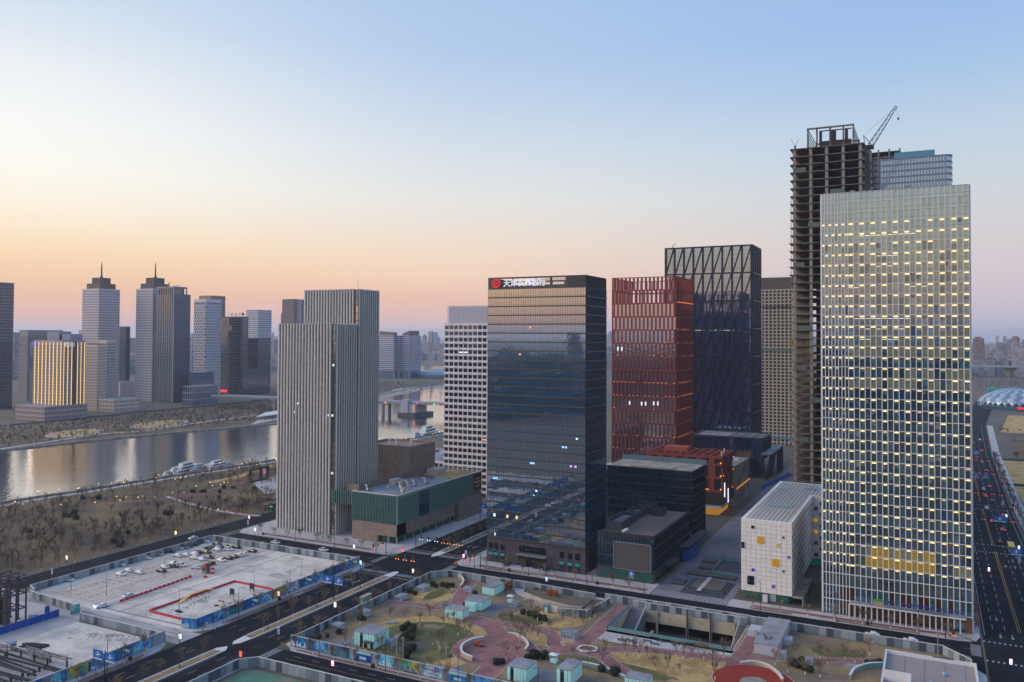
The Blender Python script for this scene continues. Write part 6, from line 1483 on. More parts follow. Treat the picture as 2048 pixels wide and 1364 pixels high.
t = thing('green_cabin', 'small green cabin beside a white site board', 'cabin', G(1094,1224)+(0,)); c = G(1094,1224); mb = MB(); mb.box(c[0]-1.1, c[0]+1.1, c[1]-1, c[1]+1, .05, 2.4); mb.build('body', mat('cabin_green', '#3f8f86', .5, .1, 1), t); mb = MB(); mb.box(c[0]-1.3, c[0]+1.3, c[1]-1.2, c[1]+1.2, 2.4, 2.6); mb.build('roof', M['roofgrey'], t); mb = MB(); mb.box(c[0]-.4, c[0]+.5, c[1]-1.05, c[1]-.98, .1, 2.0); mb.build('door', M['whitem'], t)
t = thing('site_board', 'white printed site board beside the green cabin', 'board', G(1107,1226)+(0,)); c = G(1107,1226); mb = MB(); mb.box(c[0]-1.6, c[0]+1.6, c[1]-.1, c[1]+.1, .4, 2.6); mb.build('panel', mat('board_print', '#cfc4c4', .6, .2, 1.5), t); mb = MB(); mb.box(c[0]-1.5, c[0]-1.3, c[1]-.08, c[1]+.3, .05, .4); mb.build('post', M['grey'], t)
# little ticket kiosk with white roof
for px, lb_ in (((1108,1325), 'white roofed kiosk between the bottom pavilions'), ((1021,1205), 'white roofed kiosk above the grey hatch')):
    c = G(*px); t = thing('kiosk', lb_, 'kiosk', (c[0], c[1], 0)); mb = MB(); mb.box(c[0]-1, c[0]+1, c[1]-.8, c[1]+.8, .1, 1.1); mb.build('counter', PG, t)
    mb = MB()
    for sx in (-.9, .9):
        for sy in (-.7, .7): mb.box(c[0]+sx-.05, c[0]+sx+.05, c[1]+sy-.05, c[1]+sy+.05, 1.1, 2.5)
    mb.build('post', M['whitem'], t); mb = MB(); mb.add([(c[0]-1.4,c[1]-1.2,2.5),(c[0]+1.4,c[1]-1.2,2.5),(c[0]+1.4,c[1]+1.2,2.5),(c[0]-1.4,c[1]+1.2,2.5),(c[0],c[1],3.0)], [(0,3,2,1),(0,1,4),(1,2,4),(2,3,4),(3,0,4)]); mb.build('roof', M['whitem'], t)
# curved court walls
def arcwall(label, pts, h=1.2, m=None):
    q = smooth_path([G(*p) for p in pts], 6); L_, R_ = ribbon(q, .5); t = thing('curved_wall', label, 'wall', (q[0][0], q[0][1], 0)); mb = MB()
    for i in range(len(q)-1): mb.prism([tuple(L_[i]), tuple(R_[i]), tuple(R_[i+1]), tuple(L_[i+1])], .05, h)
    mb.build('wall', m or cw_, t); mb = MB()
    L_, R_ = ribbon(q, .7)
    for i in range(len(q)-1): mb.prism([tuple(L_[i]), tuple(R_[i]), tuple(R_[i+1]), tuple(L_[i+1])], h, h+.12)
    mb.build('coping', M['whitem'], t); return t
arcwall('curved white topped wall left of the round court', [(968,1281),(945,1286),(925,1297),(924,1312),(945,1323)], 1.4)
arcwall('curved white topped wall right of the round court', [(1017,1271),(1034,1274),(1050,1284),(1056,1295),(1050,1304)], 1.0)
arcwall('curved low wall beside the first brick path', [(914,1155),(924,1160),(927,1167),(921,1177)], 1.2)
arcwall('triangular white bed edge below the sloping path', [(1154,1300),(1166,1294),(1190,1297),(1193,1304),(1170,1306),(1155,1301)], .5)
arcwall('curved white rail round the dark red court', [(1482,1330),(1505,1328),(1530,1333),(1553,1347),(1566,1364)], .9)
arcwall('curved teal topped rim in front of the white roofed building', [(1700,1360),(1710,1345),(1735,1336),(1766,1334)], 1.4, rgm)
arcwall('curved rail in front of the bottom pavilions', [(1165,1330),(1200,1338),(1235,1352),(1262,1364)], 1.0, rgm)
# white roofed building at the bottom edge
wr = thing('white_roofed_building', 'low building with broad grey roof and white parapets at the bottom right', 'building', (0, 250, 0))
B = BX(-12.2, 11, 214, 266.8); H = 8.8
B.core(MB(), 0, H-.9, .1).build('wall', T['white'], wr)
mb = MB(); B.core(mb, H-.9, H-.8, .5); rf = mb.build('roof', mat('brown_roof_felt', '#94898a', .9, .12, .2), wr)
for f in 'SENW': mb = MB(); B.fb(mb, f, 0 if f in 'SN' else .51, B.L(f)-(0 if f in 'SN' else .51), -.5, .0, H-.9, H+.2); mb.build('parapet', T['white'], wr)
mb = MB(); mb.box(-12.2, -5.2, 236, 248, H+.0, H+1.2) if 0 else mb.box(-11.7, -5.0, 245.0, 245.5, H-.8, H+2.0); mb.box(-5.4,-5.0,230,245,H-.8,H+2.0); mb.build('roof_upstand', T['white'], rf)
for x, y in ((3,256),(-1.5,246),(-.2,247.6)): mb = MB(); mb.lathe([(.7,0),(.75,.5),(.4,.9)], (x,y,H-.8), 10); mb.build('roof_vent', mat('vent_blue', '#7fa3bb', .4, .1, 1, metal=.3), rf)
mb = MB()
for x in (-7,-2,3,8): mb.box(x, x+.12, 215, 266, H-.79, H-.74)
mb.build('roof_seam', M['grey'], rf); mb = MB(); mb.box(0, 5.4, 266.25, 266.75, H+.2, H+.34); mb.build('dark_coping', M['dgrey'], wr)

# ================================================================== plaza planters and sunken garden between screen and white buildings
pp = thing('stepped_planter', 'stepped brown planter beds with grey stone edges in the plaza', 'planter', (-78, 332, 0))
for k, (x0, x1, y0, y1, z) in enumerate(((-88,-71,320,341,.35),(-87,-72,323,340,.7),(-86,-73,325.5,339,1.0))):
    mb = MB(); mb.box(x0, x1, y0, y1, .06, z); mb.build('step', M['dgrey'], pp)
mb = MB(); mb.box(-85.4, -73.6, 326.2, 338.4, 1.0, 1.1); mb.build('bed', M['soil'], pp)
mb = MB(); mb.box(-82, -80.4, 322, 342, 1.05, 1.16); mb.build('walkway', M['pave'], pp)
for x0, y0, w, d in ((-94,329,5,7),(-92,345,10,6),(-90,356,7,6),(-91,366,6,5),(-82,345,10,5)):
    t = thing('plaza_planter', 'flat brown planter bed with dark rim behind the stepped planter', 'planter', (x0, y0, 0), 0, 'flat planter beds in the plaza'); mb = MB(); mb.box(x0, x0+w, y0, y0+d, .06, .7); mb.build('rim', M['dgrey'], t); mb = MB(); mb.box(x0+.4, x0+w-.4, y0+.4, y0+d-.4, .7, .78); mb.build('bed', M['soil'], t)
wp = MB(); 
t = thing('sunken_garden', 'dark sunken garden with glass rails in the plaza', 'garden', (-77, 362, 0))
mb = MB(); mb.sheet(rect(-83,-69,352,374), .09); mb.build('floor', M['dgrey'], t)
for a in ((-83,-69,352,352.2),(-83,-69,373.8,374),(-83,-82.8,352.2,373.8),(-69.2,-69,352.2,373.8)): mb = MB(); mb.box(a[0],a[1],a[2],a[3],.1,1.3); mb.build('rail_panel', rgm, t)
dots = MB()
for i in range(26):
    for j in range(4):
        x = -97+i*1.3; y = 313+j*1.6+(i % 2)*.8; dots.sheet(rect(x, x+.5, y, y+.5), .09)
for j in range(14): 
    for i in range(4): x = -71.5+i*1.0+(j % 2)*.5; y = 316+j*2; dots.sheet(rect(x, x+.4, y, y+.4), .09)
struct('plaza_inlays', dots, M['kerb'], 'pale square stone inlays in the plaza paving', 'markings')
def pzone(x, y):
    if x < -140: return 'beside the straw ring in the park' if y < 258 else 'near the straw oval in the park'
    if x < -101: return 'around the round brick court'
    if x < -57: return 'on the straw lawn below the sunken court'
    return 'in the park right of the sunken court'
# ================================================================== bare trees
def grow(mb, p, d, L_, r, lvl, rg2, spread, n_side=3, minr=.034):
    q = p+d*L_; mb.tube(p, q, r, max(r*.62, minr), n=n_side, caps=False)
    if lvl == 0: return
    k = 3 if lvl > 1 else 3
    for i in range(k):
        a = rg2.uniform(0, 6.283); t = rg2.uniform(.45, 1.0) if i else 1.0
        ax = d.orthogonal().normalized(); ax.rotate(Matrix.Rotation(a, 3, d)); nd = (d*math.cos(spread*rg2.uniform(.6,1.2))+ax*math.sin(spread*rg2.uniform(.6,1.2))+Vector((0,0,.22))).normalized()
        grow(mb, p+(q-p)*t, nd, L_*rg2.uniform(.58,.82), max(r*.6, minr), lvl-1, rg2, spread, n_side, minr)
def tree_proto(seed, h, lvl, spread, twig, wash=True, nm='bare_tree'):
    rg2 = random.Random(seed); t = thing(nm, 'x', 'tree')
    mb = MB(); mb.tube((0,0,-.05), (0,0,h*.34), .14*h/6, .10*h/6, n=6, caps=False); tr = mb.build('trunk', M['bark'], t)
    if wash: mb = MB(); mb.tube((0,0,.0), (0,0,1.2), .175*h/6, .165*h/6, n=6); mb.build('limewash', M['limewash'], tr)
    mb = MB()
    for i in range(5):
        a = i*1.257+rg2.uniform(-.3,.3); d = Vector((math.cos(a)*math.sin(spread), math.sin(a)*math.sin(spread), math.cos(spread))).normalized() if i else Vector((.05,.03,1)).normalized()
        grow(mb, Vector((0,0,h*(.28+.02*i))), d, h*rg2.uniform(.24,.32), .07*h/6, lvl, rg2, spread)
    mb.build('crown', twig, t); return t
PT = [tree_proto(11+i, 6.5, 3, (.5,.62,.42,.55)[i], M['twig'], True) for i in range(4)]
PW = [tree_proto(31+i, 7.5, 3, (.32,.42,.55)[i], M['twigd'], False) for i in range(3)]
def plant(x, y, label, group, protos=PT, s=1.0, z=0.0):
    r = rg.choice(protos); return dup(r, (x, y, z), rg.uniform(0, 6.28), s*rg.uniform(.85, 1.2), label, group)
for y in range(44, 740, 8):
    if not (190 < y < 210 or 282 < y < 326) and y < 420: plant(-201.5+rg.uniform(-.4,.4), y+rg.uniform(-1,1), 'bare young tree standing on the avenue median', 'bare trees on the avenue median', s=.95, z=.2)
for y in range(124, 290, 8):
    if not 182 < y < 210: plant(-218.9, y+rg.uniform(-1,1), 'bare young tree in the pavement between billboards and avenue', 'bare trees beside the billboards', s=.9, z=.14)
for x in range(-178, -100, 8): plant(x+rg.uniform(-1,1), 313.6, 'bare kerbside tree in front of the bank tower', 'bare trees in front of the bank', s=.85, z=.14)
for x in range(-58, 8, 9): plant(x+rg.uniform(-1,1), 313.8, 'bare kerbside tree in front of the lit glass tower', 'bare trees in front of the lit glass tower', s=.8, z=.14)
for x in range(-300, -225, 9): plant(x+rg.uniform(-1,1), 313.6, 'bare kerbside tree in front of the striped tower', 'bare trees in front of the striped tower', s=.8, z=.14)
for x in range(-180, -66, 8): plant(x+rg.uniform(-1,1), 204.2, 'bare young tree in the verge below the picture billboards', 'bare trees along the south street', s=.85, z=.14)
for y in range(214, 288, 10): plant(-186, y+rg.uniform(-2,2), 'bare tree beside the dark park hoarding', 'bare trees beside the park hoarding', s=.8, z=.14)
for y in range(325, 560, 9): plant(13.6+rg.uniform(-.4,.4), y, 'bare tree on the pavement right of the lit glass tower', 'bare trees beside the wide road', s=.9, z=.14)
for y in range(330, 800, 11): plant(43.6+ex(y), y, 'bare tree on the far side of the wide road', 'bare trees on the far side of the wide road', PW, .9, .14)
for y in range(150, 690, 8): plant(-335.5+rg.uniform(-1,1), y+rg.uniform(-2,2), 'bare tree lining the park road', 'bare trees lining the park road', PT, .9) if y < 420 else None
for px in ((740,1225),(812,1240),(860,1238),(897,1245),(908,1248),(887,1252),(930,1262),(940,1270),(916,1272),(865,1290),(700,1260),(720,1250),(690,1290),(840,1250),(780,1240),(800,1300),(760,1310),(880,1300),(905,1310),(900,1330),(690,1315),(860,1345),(1005,1250),(1022,1253),(1030,1262),(1043,1266),(1055,1270),(1065,1275),(1075,1280),(1040,1284),(1075,1242),(1100,1262),(1062,1222),(1012,1320),(1035,1315),(1148,1320),(1175,1303),(1180,1318),(1205,1330),(1210,1308),(1249,1310),(1268,1312),(1278,1316),(1311,1325),(1294,1318),(1352,1313),(1367,1318),(1383,1320),(1397,1312),(1408,1320),(1425,1330),(1447,1318),(1336,1345),(1310,1340),(1430,1360),(1360,1350),(1520,1290),(1535,1300),(1590,1310),(1640,1318),(1655,1330),(1690,1320),(1710,1326),(1740,1312),(1728,1326),(1575,1345),(1610,1350),(1640,1355),(1550,1330),(1560,1290),(1125,1250),(1150,1245),(1165,1252),(1180,1240),(1190,1235)):
    c = G(*px); plant(c[0], c[1], 'bare young tree '+pzone(*c), 'bare trees '+pzone(*c), PT, rg.uniform(.6,.9), .05)
for i in range(40):
    x, y = rg.uniform(-385,-342), rg.uniform(170,350); plant(x, y, 'bare tree in the near parkland', 'bare trees in the near parkland', PW, rg.uniform(.7,1.1))
# woods that read as one brown mass
def woodland(name, label, pts, seed, m):
    mb = MB(); rg2 = random.Random(seed)
    for (x, y, h) in pts:
        mb.tube((x,y,0), (x,y,h*.45), .12, .08, n=3, caps=False)
        for i in range(13):
            a = rg2.uniform(0, 6.283); s = rg2.uniform(.08,.95); L_ = h*rg2.uniform(.22,.5); z = h*rg2.uniform(.25,.5)
            q = (x+math.cos(a)*math.sin(s)*L_, y+math.sin(a)*math.sin(s)*L_, z+math.cos(s)*L_); mb.tube((x,y,z), q, .07, .035, n=3, caps=False)
            for j in range(2):
                b2 = a+rg2.uniform(-1,1); mb.tube(((x+q[0])/2,(y+q[1])/2,(z+q[2])/2), (q[0]+math.cos(b2)*h*.12, q[1]+math.sin(b2)*h*.12, q[2]+h*.08), .045, .025, n=3, caps=False)
    o = mb.build(name, m); o['kind'] = 'stuff'; o['label'] = label; o['category'] = 'woods'; return o
pts = []
for i in range(1150):
    x, y = rg.uniform(-472,-340), rg.uniform(160,520)
    if x < -487+max(0, (y-300)*.08)+8: continue
    if math.sin(x*.05)+math.sin(y*.037+x*.02) < -.2 and rg.random() < .75: continue
    pts.append((x, y, rg.uniform(4,8.5)))
woodland('bare_woods', 'brown mass of bare trees in the near parkland', pts, 5, M['twig'])
pts = []
for i in range(1300):
    t = rg.random(); y = 430+t*560; xb = -712+ (y-430)*.13 if y < 790 else -660-(y-790)*.45; x = xb-rg.uniform(12, 190)
    if x < -897: continue
    pts.append((x, y, rg.uniform(3,6)))
woodland('far_bank_woods', 'brown mass of bare trees on the far bank', pts, 6, M['twigd'])
pts = [(rg.uniform(70, 900), rg.uniform(1820, 2350), rg.uniform(9,15)) for i in range(900)]
woodland('brown_wood', 'brown wood behind the dome on the right', pts, 8, M['twigd'])
pts = [(rg.uniform(60, 330), y_, rg.uniform(5,8)) for y_ in (557,571,653,666,788,801,1014) for i in range(34)]+[(rg.uniform(-1000,-700), rg.uniform(1150,1500), rg.uniform(4,8)) for i in range(300)]
woodland('roadside_trees', 'rows of bare trees between the yellow fields and past the bend', pts, 9, M['twigd'])
# ------------------------------------------------------------------ evergreen bushes (leaf clumps)
def bush_proto(seed, r, h, nm='round_bush'):
    t = thing(nm, 'x', 'bush'); rg2 = random.Random(seed); mb = MB()
    mb.blob((0,0,h*.5), r*.8, h*.42, seed, 2, .1)
    for i in range(170):
        a = rg2.uniform(0,6.283); u = rg2.uniform(-1,1); k = rg2.uniform(.85,1.08); s = math.sqrt(1-u*u)
        c = Vector((math.cos(a)*s*r*k, math.sin(a)*s*r*k, h*.5+u*h*.5*k)); e = Vector((rg2.uniform(-1,1),rg2.uniform(-1,1),rg2.uniform(-1,1))).normalized()*r*.2; f = e.orthogonal().normalized()*r*.16
        mb.add([c-e, c+f, c+e, c-f], [(0,1,2,3)])
    mb.build('crown', M['bush'], t); mb = MB(); mb.tube((0,0,0),(0,0,h*.3),.12,n=6); mb.build('trunk', M['bark'], t); return t
PB = [bush_proto(3, 1.2, 2.2), bush_proto(4, 1.5, 2.6)]
BUSH = [(806,1262,1.2),(815,1258,1.4),(826,1262,1.4),(812,1275,1.3),(822,1268,1.3),(806,1282,1.1),(824,1280,1.3),(815,1306,1.3),(812,1318,1.2),(826,1300,1.0),(728,1241,.9),(721,1240,.9),(678,1268,.9),(625,1285,1),(637,1278,1),(655,1275,.8),(820,1186,1),(830,1190,.8),(865,1172,1),(872,1176,.9),(895,1175,1),(905,1174,1),(885,1173,.9),(1046,1229,1.1),(1059,1232,1),(1070,1236,1.3),(1080,1240,1),(1089,1243,1.1),(1089,1238,.9),(1055,1320,1.1),(1068,1318,1.4),(1088,1317,1.2),(1072,1315,1.1),(993,1330,1),(1005,1328,1),(1203,1343,1),(1230,1351,1.4),(1735,1331,1),(1747,1331,1),(1758,1331,1.2),(1585,1332,1.2),(1593,1336,1.1),(1604,1325,.9),(1608,1340,1),(1620,1345,1),(1527,1280,1.3),(1540,1276,1.2),(1530,1288,1),(950,1190,1),(948,1200,.9),(930,1212,.9),(1072,1183,.9),(1100,1190,.9),(1112,1194,.9)]
for x, y, s in BUSH:
    c = G(x, y); dup(rg.choice(PB), (c[0], c[1], .05), rg.uniform(0,6.28), s*.78, 'round dark evergreen bush '+pzone(*c), 'evergreen bushes '+pzone(*c))
for i in range(30):
    k = rg.choice(((460,980,60,10),(330,1030,14,8),(140,1035,12,6),(400,1000,60,8),(240,1090,14,6),(130,1000,80,6),(260,1072,30,6),(420,985,70,4),(60,1075,30,10)))
    c = G(k[0]+rg.gauss(0,k[2]*.5), k[1]+rg.gauss(0,k[3]*.5)); 
    if c[0] < -338 and c[0] > -470: dup(rg.choice(PB), (c[0], c[1], .03), rg.uniform(0,6.28), (rg.uniform(.8,1.3),)*2+(rg.uniform(.7,1.2),), 'dark evergreen shrub in the near parkland', 'evergreen shrubs in the near parkland')
for (x0, x1, y0, y1) in ((-186.9,-185.6,212,240),(-186.9,-185.6,246,284),(-186.9,-185.8,150,180),(-187,-186,330,420)):
    t = thing('clipped_hedge', 'dark clipped hedge strip along the avenue kerb', 'hedge', (x0, y0, 0), 0, 'hedge strips along the avenue'); mb = MB(); n = int((y1-y0)/1.2)
    for i in range(n): mb.blob(((x0+x1)/2, y0+i*1.2, .55), .85, .5, i, 1, .2)
    mb.build('foliage', M['hedge'], t)

# ================================================================== cars
CP = {}
def car_proto(key, col, suv=False):
    paint = mat('car_paint_'+key, col, .25, .03, 1, ior=1.6); t = thing('parked_car', 'x', 'car'); Lc, Wc, Hc = (4.6, 1.84, 1.62) if suv else (4.65, 1.82, 1.45)
    prof = [(-2.3,.35),(-2.28,.8),(-1.9,.95),(-1.05,1.0),(-.5,Hc-.02),(.9,Hc),(1.75,1.08 if not suv else 1.2),(2.2,1.0),(2.3,.75),(2.28,.35)]
    def loft(ps, w, mb, inset=.1):
        n = len(ps); vs = []
        for s in (-1, 1):
            for x, z in ps: vs.append((x, s*(w/2-(inset if z > 1.05 else 0)), z))
        mb.add(vs, [tuple(range(n)), tuple(range(2*n-1, n-1, -1))]+[(i, n+i, n+(i+1)%n, (i+1)%n) for i in range(n)])
    mb = MB(); loft(prof, Wc, mb, .22); bd = mb.build('body', paint, t)
    for s in (-1, 1): mb = MB(); mb.add([(-1.0,s*(Wc/2-.005),1.02),(1.6,s*(Wc/2-.005),1.06),(.85,s*(Wc/2-.2),Hc-.1),(-.5,s*(Wc/2-.2),Hc-.1)], [(0,1,2,3)]); mb.build('side_window', M['glassd'], bd)
    mb = MB(); mb.add([(-1.12,-.72,1.02),(-1.12,.72,1.02),(-.55,.62,Hc-.06),(-.55,-.62,Hc-.06)], [(0,1,2,3)]); mb.build('windscreen', M['glassd'], bd)
    mb = MB(); mb.add([(1.8,-.7,1.1),(1.8,.7,1.1),(.97,.62,Hc-.04),(.97,-.62,Hc-.04)], [(3,2,1,0)]); mb.build('rear_window', M['glassd'], bd)
    for x in (-1.42, 1.42):
        for s in (-1, 1):
            mb = MB(); mb.tube((x,s*(Wc/2-.22),.33),(x,s*(Wc/2+.01),.33),.33,n=12); wh = mb.build('wheel', M['black'], t)
            mb = MB(); mb.tube((x,s*(Wc/2+.0),.33),(x,s*(Wc/2+.02),.33),.19,n=8); mb.build('rim', M['grey'], wh)
    for s in (-.68, .68):
        mb = MB(); mb.box(-2.32,-2.25,s-.2,s+.2,.66,.8); mb.build('headlight', M['whitem'], t)
        mb = MB(); mb.box(2.25,2.32,s-.2,s+.2,.72,.88); mb.build('tail_light', mat('tail_red', '#a02020', .4, .05, 1), t)
    return t
COLS = dict(w='#d9dbe2', d='#1b2027', g='#7f868f', s='#b6a79c', r='#6a2a2a')
CPR = {k: [car_proto(k+'a', v), car_proto(k+'b', v, True)] for k, v in COLS.items()}
CL = {'w': 'white', 'd': 'black', 'g': 'grey', 's': 'beige', 'r': 'dark red'}
def car(x, y, k, a, label, group=None): return dup(rg.choice(CPR[k]), (x, y, .07), a, 1.0, label, group)
LOT = [(505,447,'w'),(885,335,'w'),(885,405,'w'),(940,378,'w'),(1020,392,'w'),(1070,288,'w'),(1165,260,'s'),(1180,382,'d'),(1205,352,'w'),(1240,356,'d'),(1270,327,'w'),(1325,340,'w'),(1250,238,'d'),(1308,215,'w'),(1345,212,'g'),(1372,203,'d'),(1420,188,'d'),(1500,165,'w'),(1710,160,'w'),(1780,178,'d'),(1850,190,'d'),(1885,193,'s'),(1300,270,'w'),(1332,272,'w'),(1365,275,'w'),(1418,255,'d'),(1452,262,'d'),(1415,285,'w'),(1475,295,'w'),(1532,280,'d'),(1528,214,'d'),(1556,220,'g'),(1580,197,'d'),(1585,225,'w'),(1642,209,'d'),(1637,234,'w'),(1697,217,'d'),(1552,191,'d'),(1620,304,'w'),(1670,288,'d'),(1712,277,'d'),(1747,267,'w'),(1782,259,'w'),(1845,237,'d')]
seen = []
def czone(x, y):
    if x < -304: return 'parked against the hoarding by the park road'
    if y > 283: return 'parked at the back of the lot below the striped tower'
    if x > -284: return 'parked in the row along the lot kerb'
    return 'parked in the mid lot left of the red roofed booth' if y < 258 else 'parked in the middle cluster of the lot'
for u, v, k in LOT:
    x, y = G(u/3.657, 1040+v/3.657)
    while any(abs(x-a) < 4.9 and abs(y-b_) < 2.1 for a, b_ in seen): y += .7
    seen.append((x, y)); car(x, y, k, R(180)*rg.randrange(2)+rg.uniform(-.08,.08), CL[k]+' car '+czone(x, y), CL[k]+' cars '+czone(x, y))
x, y = G(1435/3.657, 1040+357/3.657); car(x, y, 'w', .3, 'white car beside the red roofed booth')
x, y = G(1540/3.657, 1040+332/3.657); car(x, y, 'r', R(90), 'dark red car behind the red roofed booth')
x, y = G(935/3.657, 1040+565/3.657); car(x, y, 'w', R(90), 'white car driving along the row of red barrier blocks')
x, y = G(745/3.657, 1040+640/3.657); c_ = car(x, y, 'w', R(70), 'white car with lit headlights leaving the parking lot')
mb = MB(); q = (x-2.3*math.cos(R(70)), y-2.3*math.sin(R(70)))
for s in (-.65,.65): mb.blob((q[0]-.1-s*math.sin(R(70)), q[1]-.1+s*math.cos(R(70)), .85), .3, sub=1, jit=0)
o = bpy.data.objects.new('lit_headlights', mb.mesh('lit_headlights', glow('headlight', '#fff3c8', 3.0))); COL.objects.link(o); o.parent = c_; o.matrix_parent_inverse = (Matrix.Translation((x, y, .07)) @ Matrix.Rotation(R(70), 4, 'Z')).inverted(); o['kind'] = 'stuff'
x, y = G(371,1076); car(-322, y, 'w', R(90), 'white car on the park road behind the hoarding')
for px, lb_ in (((582,1078),'white car on the street by the striped tower hoarding'),((674,1093),'white car on the street below the striped tower')): x, y = G(*px); car(x, 301.5+2.0, 'w', R(180), lb_)
for px, lb_ in (((1746,1266),'white car passing the entrance of the lit glass tower'),((1822,1274),'second white car passing right of the tower entrance')): x, y = G(*px); car(x, 303, 'w', 0, lb_)
rgx = random.Random(5)
for i, (x, y, k) in enumerate(((30,470,'r'),(29,560,'w'),(33,585,'d'),(30,628,'w'),(24,700,'w'),(20,720,'d'),(34,760,'g'),(24,820,'w'),(30,880,'d'),(36,930,'w'),(28,960,'g'))):
    car(x+ex(y), y, k, R(90), CL[k]+' car on the wide road, %s from the crossing' % ('nearest','second','third','fourth','fifth','sixth','seventh','eighth','ninth','tenth','eleventh')[i])
lit = car_proto('lit', '#5a6068'); lt = bpy.data.objects
for ch in lit.children:
    if ch.name.startswith('tail_light'): ch.data.materials[0] = glow('lit_tail', '#ff1c1c', 2.2); ch.scale = (1.6, 1.3, 1.6)
for i, (x, y) in enumerate(((33,500),(29.5,520),(36,540),(30,600),(34,640),(29,690),(35,715),(31,790),(36,840),(30,900))):
    dup(lit, (x+ex(y), y, .07), R(-90), 1.0, 'grey car with lit red tail lights driving up the wide road', 'cars with lit tail lights on the wide road')
drop(lit)
for x, y in ((58,451),(62,564)): car(x, y, 'w', 0, 'white car waiting in the %s side street by the fields' % ('first' if y < 500 else 'second'))
t = thing('city_bus', 'yellow topped bus on the wide road behind a blue direction sign', 'bus', (33.5, 455, .06)); mb = MB(); mb.box(32.2, 34.8, 450, 461, .5, 3.1); mb.build('body', mat('bus_yellow', '#b9a23c', .4, .05, 1), t); mb = MB(); mb.box(32.15, 34.85, 450.6, 460.6, 1.5, 2.5); mb.box(32.4,34.6,449.95,450,1.2,2.6); mb.build('window', M['glassd'], t)
for xx in (32.3, 34.7):
    for yy in (452, 458.5): mb = MB(); mb.tube((xx-.15,yy,.55),(xx+.15,yy,.55),.5,n=10); mb.build('wheel', M['black'], t)
for k_ in CPR.values():
    for p in k_: drop(p)
for p in PT+PW+PB: drop(p)
# ================================================================== street lamps, light boxes, signals, signs
def lamp_proto():
    t = thing('street_lamp', 'x', 'street lamp'); mb = MB(); mb.tube((0,0,0),(0,0,10.5),.12,.07,n=6); mb.build('pole', M['dgrey'], t)
    mb = MB(); mb.tube((0,0,10.4),(2.0,0,11.0),.06,n=5); mb.build('arm', M['dgrey'], t); mb = MB(); mb.box(1.7,2.7,-.16,.16,10.95,11.1); mb.build('lamp_head', M['grey'], t)
    mb = MB(); mb.lathe([(.25,0),(.2,.5)], (0,0,0), 6); mb.build('base', M['dgrey'], t); return t
LP = lamp_proto()
for y in range(140, 290, 26): dup(LP, (-217.9, y, .14), 0, 1, 'grey single arm street lamp beside the billboards', 'street lamps along the avenue edge') if not 188 < y < 204 else None
for y in (60, 100, 150, 178, 215, 240, 266, 335, 370, 410): dup(LP, (-201.5, y, .2), R(180), 1, 'grey single arm street lamp on the avenue median', 'street lamps on the avenue median')
for x in range(-300, -225, 24): dup(LP, (x, 312.6, .14), R(-90), 1, 'street lamp at the kerb below the striped tower', 'street lamps below the striped tower')
for x in (-176, -150, -124, -100): dup(LP, (x, 312.5, .14), R(-90), 1, 'street lamp at the kerb below the bank tower', 'street lamps below the bank tower')
for x in (-56, -30, -4): dup(LP, (x, 312.5, .14), R(-90), 1, 'street lamp at the kerb below the lit glass tower', 'street lamps below the lit glass tower')
for x in (-170, -145, -120, -95): dup(LP, (x, 204.0, .14), R(-90), 1, 'street lamp in the verge of the south street', 'street lamps along the south street')
for y in range(345, 900, 30): dup(LP, (42.2+ex(y), y, .14), R(180), 1, 'street lamp on the field side of the wide road', 'street lamps along the wide road')
for y in range(170, 420, 30): dup(LP, (-334, y, .03), 0, .9, 'street lamp on the park side of the park road', 'street lamps along the park road')
for x, y in ((-300,212),(-282,214),(-281,240),(-280,262),(-278,280),(-290,275),(-244,215),(-232,240),(-228,262)): dup(LP, (x, y, .06), rg.uniform(0,6), .75, 'thin white lamp pole standing in the parking lot', 'lamp poles in the parking lot')
drop(LP)
warmb = glow('warm_globe', '#ffca72', 3.5)
def globe_proto():
    t = thing('park_lamp', 'x', 'park lamp'); mb = MB(); mb.tube((0,0,0),(0,0,3.6),.07,n=5); mb.build('pole', M['dgrey'], t); mb = MB(); mb.blob((0,0,3.9), .25, sub=1, jit=0); mb.build('globe', warmb, t); return t
GP = globe_proto()
PL = [(30,1012),(16,1018),(45,1014),(98,990),(76,990),(118,985),(158,980),(156,984),(197,973),(255,965),(223,969),(247,972),(317,955),(312,960),(347,951),(335,953),(380,945),(440,931),(500,926),(552,924),(552,921),(405,948),(418,944),(460,948),(470,942),(392,979),(420,970),(425,976),(448,970),(441,974),(368,990),(345,990),(310,1001),(252,998),(276,1000),(240,1006),(233,998),(190,1012),(285,996),(436,1024),(122,1015),(361,962),(371,958),(478,936),(484,933),(520,929),(350,962),(455,968)]
for x, y in PL:
    c = G(x, y+7); dup(GP, (c[0], c[1], .05), 0, rg.uniform(.8,1.15), 'small warm park lamp glowing near the near river bank', 'warm park lamps in the near parkland')
for x, y in ((828,877),(812,879),(865,869),(870,867),(879,865),(884,864),(843,873),(805,882),(780,888),(765,892),(758,894)):
    c = G(x, y+8); dup(GP, (c[0], c[1], .05), 0, 1.2, 'small warm lamp on the quay by the moored yachts', 'warm quay lamps by the yachts')
for x, y in ((1200,940),): pass
drop(GP)
